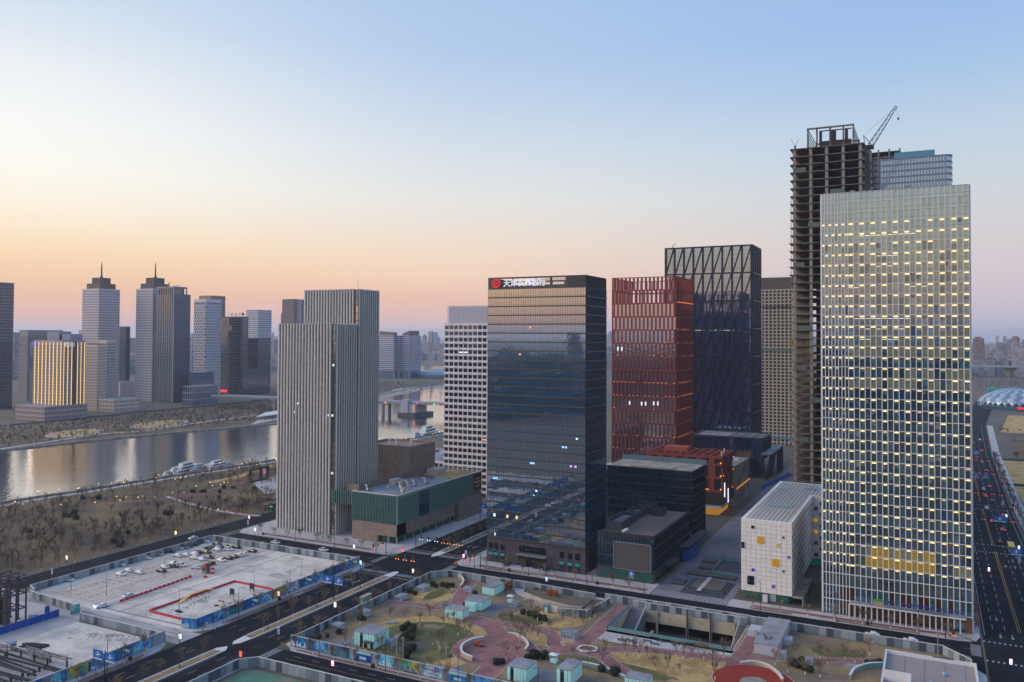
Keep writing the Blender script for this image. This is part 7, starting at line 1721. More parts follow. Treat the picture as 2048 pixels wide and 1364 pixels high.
# street light boxes (lit advertising columns)
PIC = ('#3a7fd0', '#d06a8a', '#e0a050', '#5aa0a0')
def lightbox(px, label, col, s=1.0, z0=2.0, col2=None):
    c = G(*px); t = thing('street_light_box', label, 'light box', (c[0], c[1], .1)); mb = MB(); mb.tube((c[0],c[1],.1),(c[0],c[1],z0+2.2*s),.09,n=6); mb.build('post', M['steel'], t)
    mb = MB(); mb.box(c[0]-.42*s, c[0]+.42*s, c[1]-.16, c[1]+.16, z0, z0+1.9*s); mb.build('lit_panel', glow('box_'+col[1:], col, 2.0), t)
    mb = MB(); mb.box(c[0]-.3*s, c[0]+.3*s, c[1]-.19, c[1]-.165, z0+.15, z0+.75*s); mb.build('lit_picture', glow('pic_'+PIC[len(label) % 4][1:], PIC[len(label) % 4], .8), t)
    mb = MB(); mb.box(c[0]-.48*s, c[0]+.48*s, c[1]-.2, c[1]+.2, z0+1.9*s, z0+2.05*s); mb.build('hood', M['steel'], t); mb = MB(); mb.box(c[0]-.48*s, c[0]+.48*s, c[1]-.2, c[1]+.2, z0-.15, z0); mb.build('sill', M['steel'], t)
LBX = [((351,1077),'lit cream light box on the park road opposite the cars','#fff0a8'),((133,1128),'lit pink light box far left on the park road','#ffc9c2'),((510,1070),'lit white light box at the corner of the striped tower','#ffe9e0'),((708,1105),'lit white light box below the striped tower podium','#e6f2ff'),((721,1138),'lit blue and white light box at the billboard corner','#bfe0ff'),((360,1290),'lit green white light box at the parking lot entrance','#d2ffe6'),((557,1202),'lit coral light box beside the billboards','#ff9a80'),((670,1225),'lit white light box on the avenue by the median','#fff1e0'),((826,1155),'lit white light box before the park corner','#fff6e8'),((927,1125),'lit pink light box at the bank corner','#ffc0e0'),((1093,1172),'lit blue white light box before the bank entrance','#7fa8ff'),((665,1345),'lit pink and blue light box in the south street','#ffb0c8'),((805,1112),'lit red light box beside the podium corner','#ff3040'),((481,1326),'lit orange red figure light box on the avenue','#ff4a20'),((1978,1152),'lit white light box beside the wide road kerb','#fff0f4'),((2038,1107),'lit white blue light box across the wide road','#d8f0ff'),((2013,1042),'lit cyan light box at the second crossing','#c8fff4'),((2022,1342),'lit white pink light box at the bottom right corner','#ffd8f0'),((498,1045),'lit pink light box at the park road crossing','#ffb8b0')]
for px, lb_, c_ in LBX: lightbox(px, lb_, c_, .85)
# traffic signal gantries
def gantry(p, q, n, label, col, boards=True, h=6.2):
    p = Vector((*p, .1)); q = Vector((*q, .1)); t = thing('signal_gantry', label, 'traffic signal', tuple(p)); d = (q-p).normalized()
    mb = MB(); mb.tube(p, p+Vector((0,0,h)), .18, .14, n=6); mb.build('pole', M['steel'], t); mb = MB(); mb.tube(p+Vector((0,0,h-.3)), q+Vector((0,0,h-.1)), .11, n=5); mb.build('arm', M['steel'], t)
    nv = Vector((-d.y, d.x, 0))
    for i in range(n):
        c = p.lerp(q, .25+.72*i/max(1,n-1)); mb = MB(); mb.bar(c+Vector((0,0,h-1.0)), c+Vector((0,0,h+.9)), .9, .14); hd = mb.build('backboard', mat('back_brown', '#4c4038', .7, .1, 1), t)
        mb = MB()
        for s in (-.35, .35): mb.blob(c+d*s*2+Vector((0,0,h-1.25)), .2, sub=1, jit=0)
        mb.build('signal_light', glow('signal_'+col[1:], col, 2.6), hd)
gantry((-215,326), (-203.5,326), 3, 'signal gantry with white boards over the avenue beyond the crossing', '#dfe6f0')
gantry((-187,325), (-200,325), 4, 'signal gantry with eight amber lamps beyond the crossing', '#ffa016')
gantry((-192,293), (-203,293), 3, 'signal gantry with six amber lamps before the crossing', '#ffa016')
gantry((-173,312.5), (-178,300), 3, 'dark signal gantry with red lamps at the bank corner', '#ff2a2a')
gantry((-222,312), (-222,302), 2, 'dark signal gantry with red lamp below the podium', '#ff2a2a')
gantry((14,448), (28,446), 3, 'red lit signal gantry over the first wide road crossing', '#ff1010') if 0 else None
for i, y in enumerate((500, 582, 670, 740)): gantry((42+ex(y), y), (24+ex(y), y), 4, 'red lit signal gantry over the wide road, %s from the crossing' % ('first','second','third','fourth')[i], '#ff1414')
gantry((-341,330), (-330,330), 2, 'signal with red lamps on the park road', '#ff2020'); gantry((-316,349), (-326,349), 2, 'signal with green lamps on the park road by the striped tower', '#20ff90')
gantry((4,312.4), (13,302), 1, 'red pedestrian signal at the lit glass tower corner', '#ff1818', h=3.4)
for px, w_ in (((2027,1025),'nearest'),((2005,968),'second nearest'),((1998,945),'third nearest'),((1977,885),'farthest')): c = G(*px); gantry((c[0],c[1]), (c[0]-1.2,c[1]), 1, w_+' red roadside signal beside the yellow fields', '#ff1818', h=4)
# blue direction signs
bsg = mat('sign_panel_blue', '#1b63b5', .5, .06, 1, emit='#1b63b5', estr=.06); wsg = mat('sign_panel_white', '#d8dee8', .5, .04, 1)
def dirsign(p, label, face='S', two=True, h=7.4, w=4.2):
    t = thing('direction_sign', label, 'road sign', (p[0], p[1], .1)); mb = MB(); mb.tube((p[0],p[1],.1),(p[0],p[1],h+1.6),.2,.14,n=6); mb.build('pole', M['steel'], t)
    offs = (-w*.62, w*.62) if two else (w*.4,)
    for i, o_ in enumerate(offs):
        mb = MB(); x, y = p[0]+o_, p[1]-.3; mb.box(x-w/2, x+w/2, y-.06, y+.06, h-1.4, h+1.4); pn = mb.build('panel', bsg, t)
        mb = MB()
        mb.box(x-w/2+.2, x+w/2-.2, y-.09, y-.065, h-1.25, h-.95); mb.box(x-.15, x+.15, y-.09, y-.065, h-.6, h+.6); mb.box(x-.9, x-.2, y-.09, y-.065, h-.1, h+.15); mb.box(x+.2, x+1.1, y-.09, y-.065, h+.1, h+.35); mb.add([(x-.45,y-.08,h+.6),(x+.45,y-.08,h+.6),(x,y-.08,h+1.1)], [(0,1,2)])
        mb.build('sign_mark', wsg, pn)
    mb = MB(); mb.bar((p[0]-w*1.1 if two else p[0], p[1]-.15, h+.6), (p[0]+w*1.1, p[1]-.15, h+.6), .12, .14); mb.build('arm', M['steel'], t)
dirsign((-201.8,250), 'pair of blue direction signs over the avenue median'); dirsign((-212.4,161), 'pair of blue direction signs over the avenue at the bottom left')
dirsign((31,420), 'blue direction sign hanging over the wide road near the tower', two=False, w=4.6); dirsign((29,492), 'blue direction sign over the wide road behind the yellow bus', two=False, w=6); dirsign((30,640), 'blue direction sign far up the wide road', two=True, w=4.6); dirsign((30,770), 'farthest blue direction sign on the wide road', two=True, w=4.6)
dirsign((-219,395), 'blue map sign beside the podium', two=False, w=5); dirsign((-108,318), 'small blue sign post before the screen building', two=False, w=2.4, h=5)
def plate(px, label, rows=2):
    c = G(*px); t = thing('lane_sign', label, 'road sign', (c[0], c[1], .1)); mb = MB(); mb.tube((c[0],c[1],.1),(c[0],c[1],4.6),.08,n=5); mb.build('post', M['grey'], t)
    mb = MB(); mb.box(c[0]-.5, c[0]+.5, c[1]-.12, c[1]-.06, 2.4, 4.6); pn = mb.build('panel', wsg, t); mb = MB()
    for i in range(rows): mb.box(c[0]-.34, c[0]+.34, c[1]-.15, c[1]-.125, 2.6+i*1.0, 3.3+i*1.0)
    mb.build('sign_mark', bsg, pn)
plate((557,1282),'white plate with two blue marks by the park corner'); plate((932,1122),'white plate with two blue marks at the bank corner'); plate((104,1160),'white plate with two blue marks on the park road'); plate((2039,1135),'white plate with two blue marks across the wide road'); plate((2005,1018),'white plate with two blue marks farther up the wide road'); plate((496,1058),'white plate with blue marks at the striped tower corner')
# bus shelter, bins, hydrant boxes, bollards
t = thing('bus_shelter', 'pale green bus shelter beside the park hoarding', 'bus shelter', (-189.2, 253, .05)); mb = MB(); mb.box(-190, -188.2, 250.5, 256, 2.6, 2.8); mb.build('roof', mat('shelter_tan', '#b0a48c', .6, .1, 1), t); mb = MB(); mb.box(-188.4,-188.3,250.6,255.9,.3,2.6); mb.box(-190,-188.4,250.5,250.6,.3,2.6); mb.build('glass_wall', mat('shelter_glass', '#7fb0a0', .2, .1, 1), t); mb = MB(); mb.box(-189.6,-189,251.5,255,.5,.6); mb.build('seat', M['steel'], t)
bl_ = [(-218.4+3.2*math.cos(a), 207+4*math.sin(a)) for a in (3.4,3.8,4.2,4.6,5.0,5.4,5.8)]+[(-186.8+i*.9, 205.5-i*.25) for i in range(6)]+[(-186.6+i*.8, 294+i*.7) for i in range(6)]+[(-182+i*1.5, 313.0) for i in range(5)]+[(-222+i*1.1, 313.2) for i in range(5)]+[(5+i*1.3, 312.6+i*.35) for i in range(6)]+[(-184.8+i*.7,190.4+i*.3) for i in range(5)]+[(-219.5+.5*i, 188.6-.8*i) for i in range(5)]
for i, (x, y) in enumerate(bl_):
    o = thing('bollard', 'small yellow topped bollard at a street corner', 'bollard', (x, y, .14), 0, 'yellow topped bollards at street corners')
    if i == 0:
        mb = MB(); mb.lathe([(.14,0),(.12,.7)], (0,0,0), 6); bm0 = mb.mesh('post', M['grey']); mb = MB(); mb.lathe([(.2,.7),(.2,.9),(.1,.95)], (0,0,0), 6); bm1 = mb.mesh('cap', mat('bollard_yellow', '#c9a83a', .6, .1, 1))
    put('post', bm0, (x, y, .14), o); put('cap', bm1, (x, y, .14), o)
for x, y in ((-219.3,240),(-219.3,175),(-160,314.2),(-120,314.2),(-298,314),(-150,204.6),(-110,204.6),(-20,314.2)):
    t = thing('litter_bin', 'dark litter bin standing on a pavement', 'bin', (x, y, .14), 0, 'dark litter bins'); mb = MB(); mb.box(x-.5, x+.5, y-.3, y+.3, .2, 1.2); mb.build('body', M['black'], t); mb = MB(); mb.box(x-.55, x+.55, y-.35, y+.35, 1.2, 1.3); mb.build('lid', M['dgrey'], t)
# utility poles in the park
for px, lb_ in (((793,1335),'tall concrete pole beside the gravel circle, left'),((806,1340),'tall concrete pole beside the gravel circle, right'),((877,1350),'pole with crossarms near the blue barrels, left'),((892,1356),'pole with crossarms near the blue barrels, right'),((1561,1298),'tall thin pole by the long grey shed'),((1876,1330),'tall thin pole behind the white roofed building')):
    c = G(*px); t = thing('utility_pole', lb_, 'pole', (c[0], c[1], .05)); mb = MB(); mb.tube((c[0],c[1],.05),(c[0],c[1],10),.17,.11,n=6); mb.build('pole', M['conc'], t); mb = MB(); mb.bar((c[0]-.9,c[1],9.4),(c[0]+.9,c[1],9.4),.12,.12); mb.bar((c[0]-.7,c[1],8.8),(c[0]+.7,c[1],8.8),.1,.1); mb.build('crossarm', M['conc'], t)
c = G(910,1345)
for i in range(2):
    t = thing('blue_barrel', ('blue barrel lying by the brick path, left', 'blue barrel lying by the brick path, right')[i], 'barrel', (c[0]+i*1.4, c[1]+i*.5, .1)); mb = MB(); mb.tube((c[0]+i*1.4-.7,c[1]+i*.5,.55),(c[0]+i*1.4+.5,c[1]+i*.5+.3,.55),.5,n=10); mb.build('body', mat('barrel_blue', '#2a7ab8', .4, .1, 1), t); mb = MB(); mb.tube((c[0]+i*1.4+.5,c[1]+i*.5+.3,.55),(c[0]+i*1.4+.55,c[1]+i*.5+.31,.55),.42,n=10); mb.build('lid', M['whitem'], t)
c = G(872,1348); t = thing('red_cabinet', 'small red cabinet beside the crossarm poles', 'cabinet', (c[0], c[1], .1)); mb = MB(); mb.box(c[0]-.5, c[0]+.5, c[1]-.4, c[1]+.4, .1, 1.7); mb.build('body', mat('cab_red', '#8a3a2a', .6, .1, 1), t); mb = MB(); mb.box(c[0]-.4, c[0]+.4, c[1]-.44, c[1]-.41, .3, 1.5); mb.build('door', mat('cab_red2', '#75301f', .6, .1, 1), t)
c = G(959,1293); t = thing('orange_cart', 'orange work cart parked inside the round court wall', 'cart', (c[0], c[1], .15)); mb = MB(); mb.box(c[0]-1.4, c[0]+1.4, c[1]-.6, c[1]+.6, .6, .9); mb.box(c[0]-1.2, c[0]-.4, c[1]-.5, c[1]+.5, .9, 1.5); mb.build('body', mat('cart_orange', '#b5482a', .5, .1, 1), t)
for sx in (-1, 1):
    for sy in (-.6, .6): mb = MB(); mb.tube((c[0]+sx,c[1]+sy-.1,.45),(c[0]+sx,c[1]+sy+.1,.45),.32,n=8); mb.build('wheel', M['black'], t)
# people
skin = mat('skin', '#b58a72', .6, .05, 2); hair = mat('hair', '#1d1815', .7, .1, 4)
def person(x, y, label, top, bottom, a=0.0, z=.14):
    t = thing('person', label, 'person', (x, y, z), a); mb = MB()
    def ring(c, rx, ry, n=8): return [(c[0]+rx*math.cos(2*math.pi*i/n), c[1]+ry*math.sin(2*math.pi*i/n), c[2]) for i in range(n)]
    def loft(rs):
        n = 8; vs = [p for r in rs for p in r]; mb.add(vs, [tuple(range(n-1,-1,-1)), tuple(range((len(rs)-1)*n, len(rs)*n))]+[(k*n+i, k*n+(i+1)%n, (k+1)*n+(i+1)%n, (k+1)*n+i) for k in range(len(rs)-1) for i in range(n)])
    mb.cur = 1
    for s in (-1, 1): loft([ring((s*.09,-.05 if s > 0 else .12,0),.06,.11), ring((s*.09,.0 if s > 0 else .08,.1),.055,.06), ring((s*.1,.02,.48),.07,.075), ring((s*.09,0,.88),.095,.11)])
    mb.cur = 0; loft([ring((0,0,.84),.17,.12), ring((0,0,1.05),.155,.11), ring((0,0,1.3),.2,.125), ring((0,0,1.43),.19,.1), ring((0,0,1.48),.07,.07)])
    for s in (-1, 1): loft([ring((s*.22,0,1.41),.06,.06), ring((s*.26,.02*s,1.12),.05,.05), ring((s*.27,-.08,.86),.038,.04)])
    mb.cur = 2; loft([ring((0,0,1.46),.055,.055), ring((0,-.01,1.54),.07,.08), ring((0,-.01,1.63),.085,.1), ring((0,0,1.72),.07,.085), ring((0,0,1.76),.03,.04)])
    for s in (-1, 1): mb.blob((s*.27,-.1,.82), .045, .07, 1, 1, .05)
    me = mb.mesh('body', [top, bottom, skin]); o = bpy.data.objects.new('body', me); COL.objects.link(o); o.parent = t
    mb = MB(); mb.blob((0,.02,1.69), .098, .1, 2, 1, .05); h = mb.mesh('hair', hair); o = bpy.data.objects.new('hair', h); COL.objects.link(o); o.parent = t
dkc = mat('cloth_dark', '#22252c', .9, .1, 2); nav = mat('cloth_navy', '#2a3450', .9, .1, 2); rdc = mat('cloth_red', '#9a3a30', .9, .1, 2); gyc = mat('cloth_grey', '#6a6c72', .9, .1, 2)
for (px, lb_, a, b_) in (((1726,1248),'person in dark jacket by the tower entrance, left of three',dkc,nav),((1736,1246),'person in navy coat by the tower entrance, middle of three',nav,dkc),((1743,1250),'person in grey jacket by the tower entrance, right of three',gyc,dkc),((1958,1088),'person in red jacket walking beside the wide road',rdc,dkc),((1961,1087),'person in dark coat walking beside the person in red',dkc,dkc),((645,1078),'person in dark clothes on the striped tower pavement',dkc,dkc)):
    x, y = G(*px); person(x, y, lb_, a, b_, rg.uniform(0,6))
for i, px in enumerate(((1535,971),(1539,971),(1542,972))): x, y = G(*px); person(x, y, 'person in dark clothes far up the plaza, %s of three' % ('left','middle','right')[i], dkc, dkc, 1, .07)
# guardian lions at the bank entrance
for x, lb_ in ((-164.6,'stone guardian lion on plinth left of the bank entrance'),(-146.6,'stone guardian lion on plinth right of the bank entrance')):
    t = thing('guardian_lion', lb_, 'statue', (x, 321.5, .14)); mb = MB(); mb.box(x-.9, x+.9, 320.2, 322.8, .14, 1.3); mb.build('plinth', bks, t); mb = MB(); mb.blob((x,321.9,2.0),.7,.8,1,2,.08); mb.blob((x,321.1,2.9),.55,.55,2,2,.12); mb.tube((x-.3,320.7,1.3),(x-.25,321,2.2),.2,n=6); mb.tube((x+.3,320.7,1.3),(x+.25,321,2.2),.2,n=6); mb.build('lion', M['concd'], t)
# ================================================================== parking lot furniture
t = thing('booth', 'small booth with red pyramid roof in the parking lot', 'booth', (-272, 253.4, .06)); mb = MB(); mb.box(-273.2, -270.8, 252.2, 254.6, .06, 2.7); mb.build('wall', mat('booth_wall', '#8a8078', .7, .1, 1), t); mb = MB(); mb.box(-272.8,-271.2,252.14,252.2,1.1,2.2); mb.box(-270.8,-270.74,252.6,254.2,1.1,2.2); mb.build('window', M['glassd'], t); mb = MB(); mb.add([(-273.7,251.7,2.7),(-270.3,251.7,2.7),(-270.3,255.1,2.7),(-273.7,255.1,2.7),(-272,253.4,4.1)], [(0,3,2,1),(0,1,4),(1,2,4),(2,3,4),(3,0,4)]); mb.build('roof', mat('roof_red', '#8a2c2e', .7, .1, 1), t)
wred = mat('barrier_red', '#c03040', .5, .06, 1)
def barrier(x, y, a, label, group):
    global bmsh
    try: bmsh
    except NameError:
        mb = MB(); mb.add([(-.85,-.22,0),(.85,-.22,0),(.85,.22,0),(-.85,.22,0),(-.85,-.1,.8),(.85,-.1,.8),(.85,.1,.8),(-.85,.1,.8)],[(0,3,2,1),(4,5,6,7),(0,1,5,4),(1,2,6,5),(2,3,7,6),(3,0,4,7)]); mb.box(-.5,.5,-.24,.24,.25,.4); bmsh = mb.mesh('water_barrier', wred)
    o = put('water_barrier', bmsh, (x, y, .06), None, a); tag(o, label, 'barrier', group)
for i in range(16): barrier(-270.2-i*.14, 211.5+i*2.25, R(90), 'red water barrier in the spaced row beside the driving lane', 'spaced red barriers beside the lane')
def brow(p, q, sd):
    p = Vector(p); q = Vector(q); n = int((q-p).length/1.75)
    for i in range(n): c = p.lerp(q, (i+.5)/n); barrier(c.x, c.y, math.atan2(q.y-p.y, q.x-p.x), 'red water barrier on the %s side of the skate area' % sd, 'red barriers on the %s side of the skate area' % sd)
brow((-251.7,208.4), (-251.4,249.1), 'ramp'); brow((-251.4,249.1), (-229.9,248.2), 'far'); brow((-251.7,208.4), (-229.5,207.6), 'lane')
for x, y in ((-268,253),(-266.5,248),(-273,258)): barrier(x, y, .4, 'single red barrier near the red roofed booth', 'single red barriers near the booth')
t = thing('skate_ramp', 'long yellow wooden skate ramp inside the red barrier ring', 'ramp', (-249.6, 227, .06)); ply = mat('ply_yellow', '#c9a56a', .7, .1, 1)
for (y0, z0_), (y1, z1_) in (((219.5,.1),(225,2.0)),((225,2.0),(232,2.0)),((232,2.0),(236.5,.9))):
    mb = MB(); mb.bar((-249.6,y0,z0_),(-249.6,y1,z1_),1.6,.12); mb.build('deck', ply, t)
for y in (223,225,228,231,233.5): mb = MB(); mb.box(-250.2,-250.05,y,y+.15,.06,1.6); mb.box(-249.15,-249,y,y+.15,.06,1.6); mb.build('leg', M['steel'], t)
t = thing('grind_rail', 'long dark grind rail beside the skate ramp', 'rail', (-244, 224, .06)); mb = MB(); mb.bar((-243.6,219.5,.8),(-244.6,230,.8),.12,.12); mb.bar((-243.6,219.5,.8),(-243.4,217.6,.1),.1,.1); mb.build('rail', M['steel'], t)
for i in range(6): mb = MB(); mb.box(-243.75-i*.17,-243.6-i*.17,220+i*1.9,220.15+i*1.9,.06,.8); mb.build('leg', M['steel'], t)
for (x, y), lb_ in (((-236.6,243.5),'dark framed board in the skate area, farther one'),((-238.4,235),'dark framed board in the skate area, nearer one')):
    t = thing('notice_board', lb_, 'board', (x, y, .06)); mb = MB(); mb.box(x-1.1, x+1.1, y-.12, y+.12, .9, 3.1); mb.build('panel', mat('board_moss', '#2c3428', .8, .15, 1), t); mb = MB(); mb.box(x-.9,x-.75,y-.1,y+.1,.06,.9); mb.box(x+.75,x+.9,y-.1,y+.1,.06,.9); mb.build('post', M['steel'], t)
t = thing('orange_bench', 'small orange bench in the skate area', 'bench', (-237, 228.5, .06)); mb = MB(); mb.box(-238.3,-235.9,228.2,228.8,.5,.62); mb.build('seat', mat('orange_wood', '#c07a3a', .7, .1, 1), t)
for x in (-238.1,-236.2): mb = MB(); mb.box(x,x+.12,228.25,228.75,.06,.5); mb.build('leg', M['steel'], t)
for (x, y, r, h), lb_ in (((-243,213.5,.9,.35),'dark tyre pile in the skate area, left'),((-241.3,213.2,.8,.3),'dark tyre pile in the skate area, right'),((-235.4,224.5,.9,.12),'dark round cover in the skate area')):
    t = thing('tyre_pile', lb_, 'tyres', (x, y, .06)); mb = MB(); mb.lathe([(r*.5,0),(r,0),(r*1.05,h*.5),(r,h),(r*.5,h)], (x,y,.06), 14); mb.build('body', M['black'], t)
# scaffold hoops on the bare lot
for i in range(9):
    x, y = -246+i*1.9*.9, 181.5+i*.75
    t = thing('wire_hoop', 'thin steel hoop standing in the row on the bare lot', 'hoop', (x, y, .06), 0, 'steel hoops on the bare lot'); mb = MB()
    for k in range(10):
        a, b_ = math.pi*k/10, math.pi*(k+1)/10; mb.tube((x+.2*k/10, y-1.5*math.cos(a), 1.5*math.sin(a)+.1), (x+.2*k/10, y-1.5*math.cos(b_), 1.5*math.sin(b_)+.1), .05, n=4)
    mb.build('hoop', M['steel'], t)
# steel frame and yard
sf = thing('scaffold_tower', 'rusty steel frame tower standing in the construction yard', 'scaffold', (-284, 178, .05)); rst = mat('frame_steel', '#4a4450', .7, .2, 1, metal=.2)
XS, YS = (-290, -285.5, -281.2), (171.5, 175, 178.4, 181.8)
for x in XS:
    for y in YS: mb = MB(); mb.box(x-.22, x+.22, y-.22, y+.22, .05, 16.5 if (x, y) != (-281.2, 181.8) else 13); mb.box(x-.45,x+.45,y-.45,y+.45,.05,.5); mb.build('post', rst, sf)
for z in (5, 10, 14, 16.2):
    for y in YS: mb = MB(); mb.bar((XS[0],y,z),(XS[-1],y,z),.25,.4); mb.build('beam', rst, sf)
    for x in XS: mb = MB(); mb.bar((x,YS[0],z+.03),(x,YS[-1],z+.03),.25,.4); mb.build('beam', rst, sf)
mb = MB(); mb.box(-290.5,-286,171,176,16.4,16.6); mb.build('top_deck', M['steel'], sf); mb = MB()
for i in range(12): mb.tube((-290.5+i*.9,171,16.7),(-290.5+i*.9,171,18.2),.05,n=4)
mb.bar((-290.5,171,18),(-280.8,171,18),.08,.08); mb.build('rail', M['grey'], sf); mb = MB(); mb.box(-288,-286.4,174,177,.1,9); mb.box(-285,-283.8,176,178,.1,12); mb.build('concrete_pier', M['concd'], sf); mb = MB(); mb.bar((-290,171.2,13),(-281,176,14),.2,.3); mb.build('yellow_beam', mat('beam_yellow', '#9a7a34', .6, .1, 1), sf)
for (x, y, w, d, h, c_), lb_ in (((-281,189.5,1.6,1.6,3.2,'#20489a'),'blue tank in the construction yard'),((-283,186,3,2,.8,'#3a86c4'),'blue tarpaulin heap in the construction yard'),((-278.4,188,.4,1.6,1.6,'#c9b89c'),'beige leaning sheet in the construction yard')):
    t = thing('site_material', lb_, 'site material', (x, y, .05)); mb = MB()
    if h > 3: mb.lathe([(w*.45,0),(w*.5,.2),(w*.5,h-.4),(w*.3,h)], (x,y,.05), 12)
    elif h < 1:
        for i in range(7): mb.blob((x+rg.uniform(-1.5,1.5), y+rg.uniform(-1,1), .4), .6, .35, i, 1, .25)
    else: mb.bar((x,y-w,.1),(x+.6,y-w,1.8),1.5,.1)
    mb.build('body', mat('mat_'+c_[1:], c_, .6, .15, 1), t)
ts = thing('site_booth', 'small white and brown guard booth beside the trusses', 'booth', (-259.8, 163.6, .05)); mb = MB(); mb.box(-261,-258.8,162.4,164.6,.05,2.5); mb.build('wall', mat('booth_white', '#c2bdb6', .7, .1, 1), ts); mb = MB(); mb.box(-260.6,-259.9,162.34,162.4,.1,2); mb.build('door', mat('door_brown', '#7a5034', .7, .1, 1), ts); mb = MB(); mb.box(-258.8,-258.74,162.8,164.2,1,2); mb.build('window', M['glassd'], ts); mb = MB(); mb.box(-261.2,-258.6,162.2,164.8,2.5,2.7); mb.build('roof', mat('booth_roof', '#7f93b0', .6, .1, 1), ts)
trs = mat('truss_steel', '#7d7a80', .6, .15, 1, metal=.3); trd = mat('truss_dark', '#33343c', .7, .15, 1, metal=.2)
def truss(p, q, w, label, m, z=2.6):
    p = Vector(p); q = Vector(q); t = thing('roof_truss', label, 'truss', (p.x, p.y, .05)); d = (q-p).normalized(); nv = Vector((-d.y,d.x,0))*w; mb = MB()
    P0, Q0 = Vector((p.x,p.y,z)), Vector((q.x,q.y,z)); mb.bar(P0, Q0, .3, .35); mb.build('chord', m, t); mb = MB(); mb.bar(P0+nv, Q0+nv, .3, .35); mb.build('chord', m, t); n = int((q-p).length/3)
    for i in range(n):
        a, b_ = P0.lerp(Q0, i/n), P0.lerp(Q0, (i+1)/n); mb = MB(); mb.bar(a if i % 2 else a+nv, b_+nv if i % 2 else b_, .16, .18); mb.build('web', m, t)
    mb = MB()
    for k in range(3):
        c = P0.lerp(Q0, .1+.4*k); mb.box(c.x-.2,c.x+.2,c.y-.2,c.y+.2,.05,z)
    mb.build('prop', trd, t)
truss((-252,160.6), (-236,160.6), 2.6, 'grey steel roof truss lying across the yard, front one', trs); truss((-249,162.6), (-229.5,162.6), -1.2, 'grey steel roof truss lying across the yard, rear one', trs, 3.0); truss((-262,157.5), (-253,158.5), 2.4, 'short grey steel truss at the picture edge', trs)
for i in range(9):
    y = 158.6-i*1.7; t = thing('steel_beam', 'dark steel beam lying in the stacked yard', 'beam', (-248, y, .05), 0, 'dark beams in the yard'); mb = MB(); mb.bar((-262+rg.uniform(-2,4),y+rg.uniform(-1,1),1.0+rg.random()),( -228+rg.uniform(-6,2),y+rg.uniform(-1,1),1.0+rg.random()),.4,.5); mb.build('beam', trd, t)
    mb = MB(); mb.box(-255,-254.6,y-.3,y+.3,.05,1.4); mb.box(-236,-235.6,y-.3,y+.3,.05,1.4); mb.build('prop', trd, t)
for i in range(8): t = thing('steel_section', 'dark steel section in the pile on the bare lot', 'steel', (-258, 167+i*.5, .06), 0, 'steel sections piled on the bare lot'); mb = MB(); mb.bar((-260+rg.uniform(-1,1),166+i*.45,.3+.1*(i % 3)),(-252.5+rg.uniform(-1,1.5),168+i*.45,.3+.1*(i % 3)),.35,.35); mb.build('section', trd, t)
for i in range(5): t = thing('timber_stack', 'brown timber lengths stacked at the bottom left corner', 'timber', (-252, 148+i*.4, .05), 0, 'timber lengths at the bottom left'); mb = MB(); mb.bar((-256,147+i*.5,.6+.25*(i % 2)),(-247,149+i*.5,.6+.25*(i % 2)),.4,.3); mb.build('length', mat('timber', '#8a6c48', .8, .15, 1), t)
t = thing('blue_roof_hut', 'blue walled hut with white roof at the picture edge', 'hut', (-262, 152, .05)); mb = MB(); mb.box(-266,-259.5,149,154,.05,2.8); mb.build('wall', mat('hut_blue', '#234f90', .6, .1, 1), t); mb = MB(); mb.box(-266.2,-259.3,148.8,154.2,2.8,3.0); mb.build('roof', M['whitem'], t); mb = MB(); mb.box(-262,-260.8,148.94,149,.1,2.1); mb.build('door', M['whitem'], t)
# ================================================================== riverside: yachts, planted frame, tents
def yacht(x, y, a, L_, label, m2='#b8bcc8'):
    t = thing('yacht', label, 'boat', (x, y, .05), a); w = L_*.24
    mb = MB(); prof = [(-.5,.8),(-.45,1),(.1,1),(.35,.75),(.5,.05)]; n = len(prof)
    vs = [(px*L_, s*w/2*k*sc2, z) for z, sc2 in ((-.3,.7),(L_*.09,1.0)) for s in (-1, 1) for px, k in (prof if s < 0 else prof[::-1])]
    k = 2*n; mb.add(vs, [tuple(range(k-1,-1,-1)), tuple(range(k, 2*k))]+[(i,(i+1)%k,k+(i+1)%k,k+i) for i in range(k)]); o = bpy.data.objects.new('hull', mb.mesh('hull', M['whitem'])); COL.objects.link(o); o.parent = t
    for nm, x0, x1, ww, z0_, z1_, m in (('cabin',-.4,.2,.75,.09,.17,M['whitem']),('window_band',-.38,.21,.77,.115,.15,M['glassd']),('flybridge',-.32,.05,.6,.17,.235,M['whitem']),('bridge_window',-.30,.06,.62,.19,.22,M['glassd']),('roof',-.3,.02,.5,.235,.25,mat('yacht_roof',m2,.5,.05,1)),('rubbing_strake',-.49,.1,1.02,.05,.065,mat('strake_red','#9a4450',.5,.05,1))):
        mb = MB(); mb.box(x0*L_, x1*L_, -ww*w/2, ww*w/2, z0_*L_, z1_*L_); o = bpy.data.objects.new(nm, mb.mesh(nm, m)); COL.objects.link(o); o.parent = t
    mb = MB(); mb.tube((-.1*L_,0,.25*L_),(-.12*L_,0,.36*L_),.08,n=4); o = bpy.data.objects.new('mast', mb.mesh('mast', M['grey'])); COL.objects.link(o); o.parent = t
for px, L_, lb_ in (((362,953),12,'small white motor yacht, first in the row along the near bank'),((380,948),18,'white motor yacht with red strake, second along the near bank'),((402,945),28,'tall double decked white yacht, largest along the near bank'),((425,943),20,'white yacht with reddish deck behind the largest yacht'),((446,939),16,'low white yacht in the middle of the near bank row'),((462,938),24,'white yacht with blue glass near the row end'),((482,935),14,'last low white boat of the near bank row')):
    c = G(*px); yacht(c[0]-12, c[1], R(98), L_, lb_)
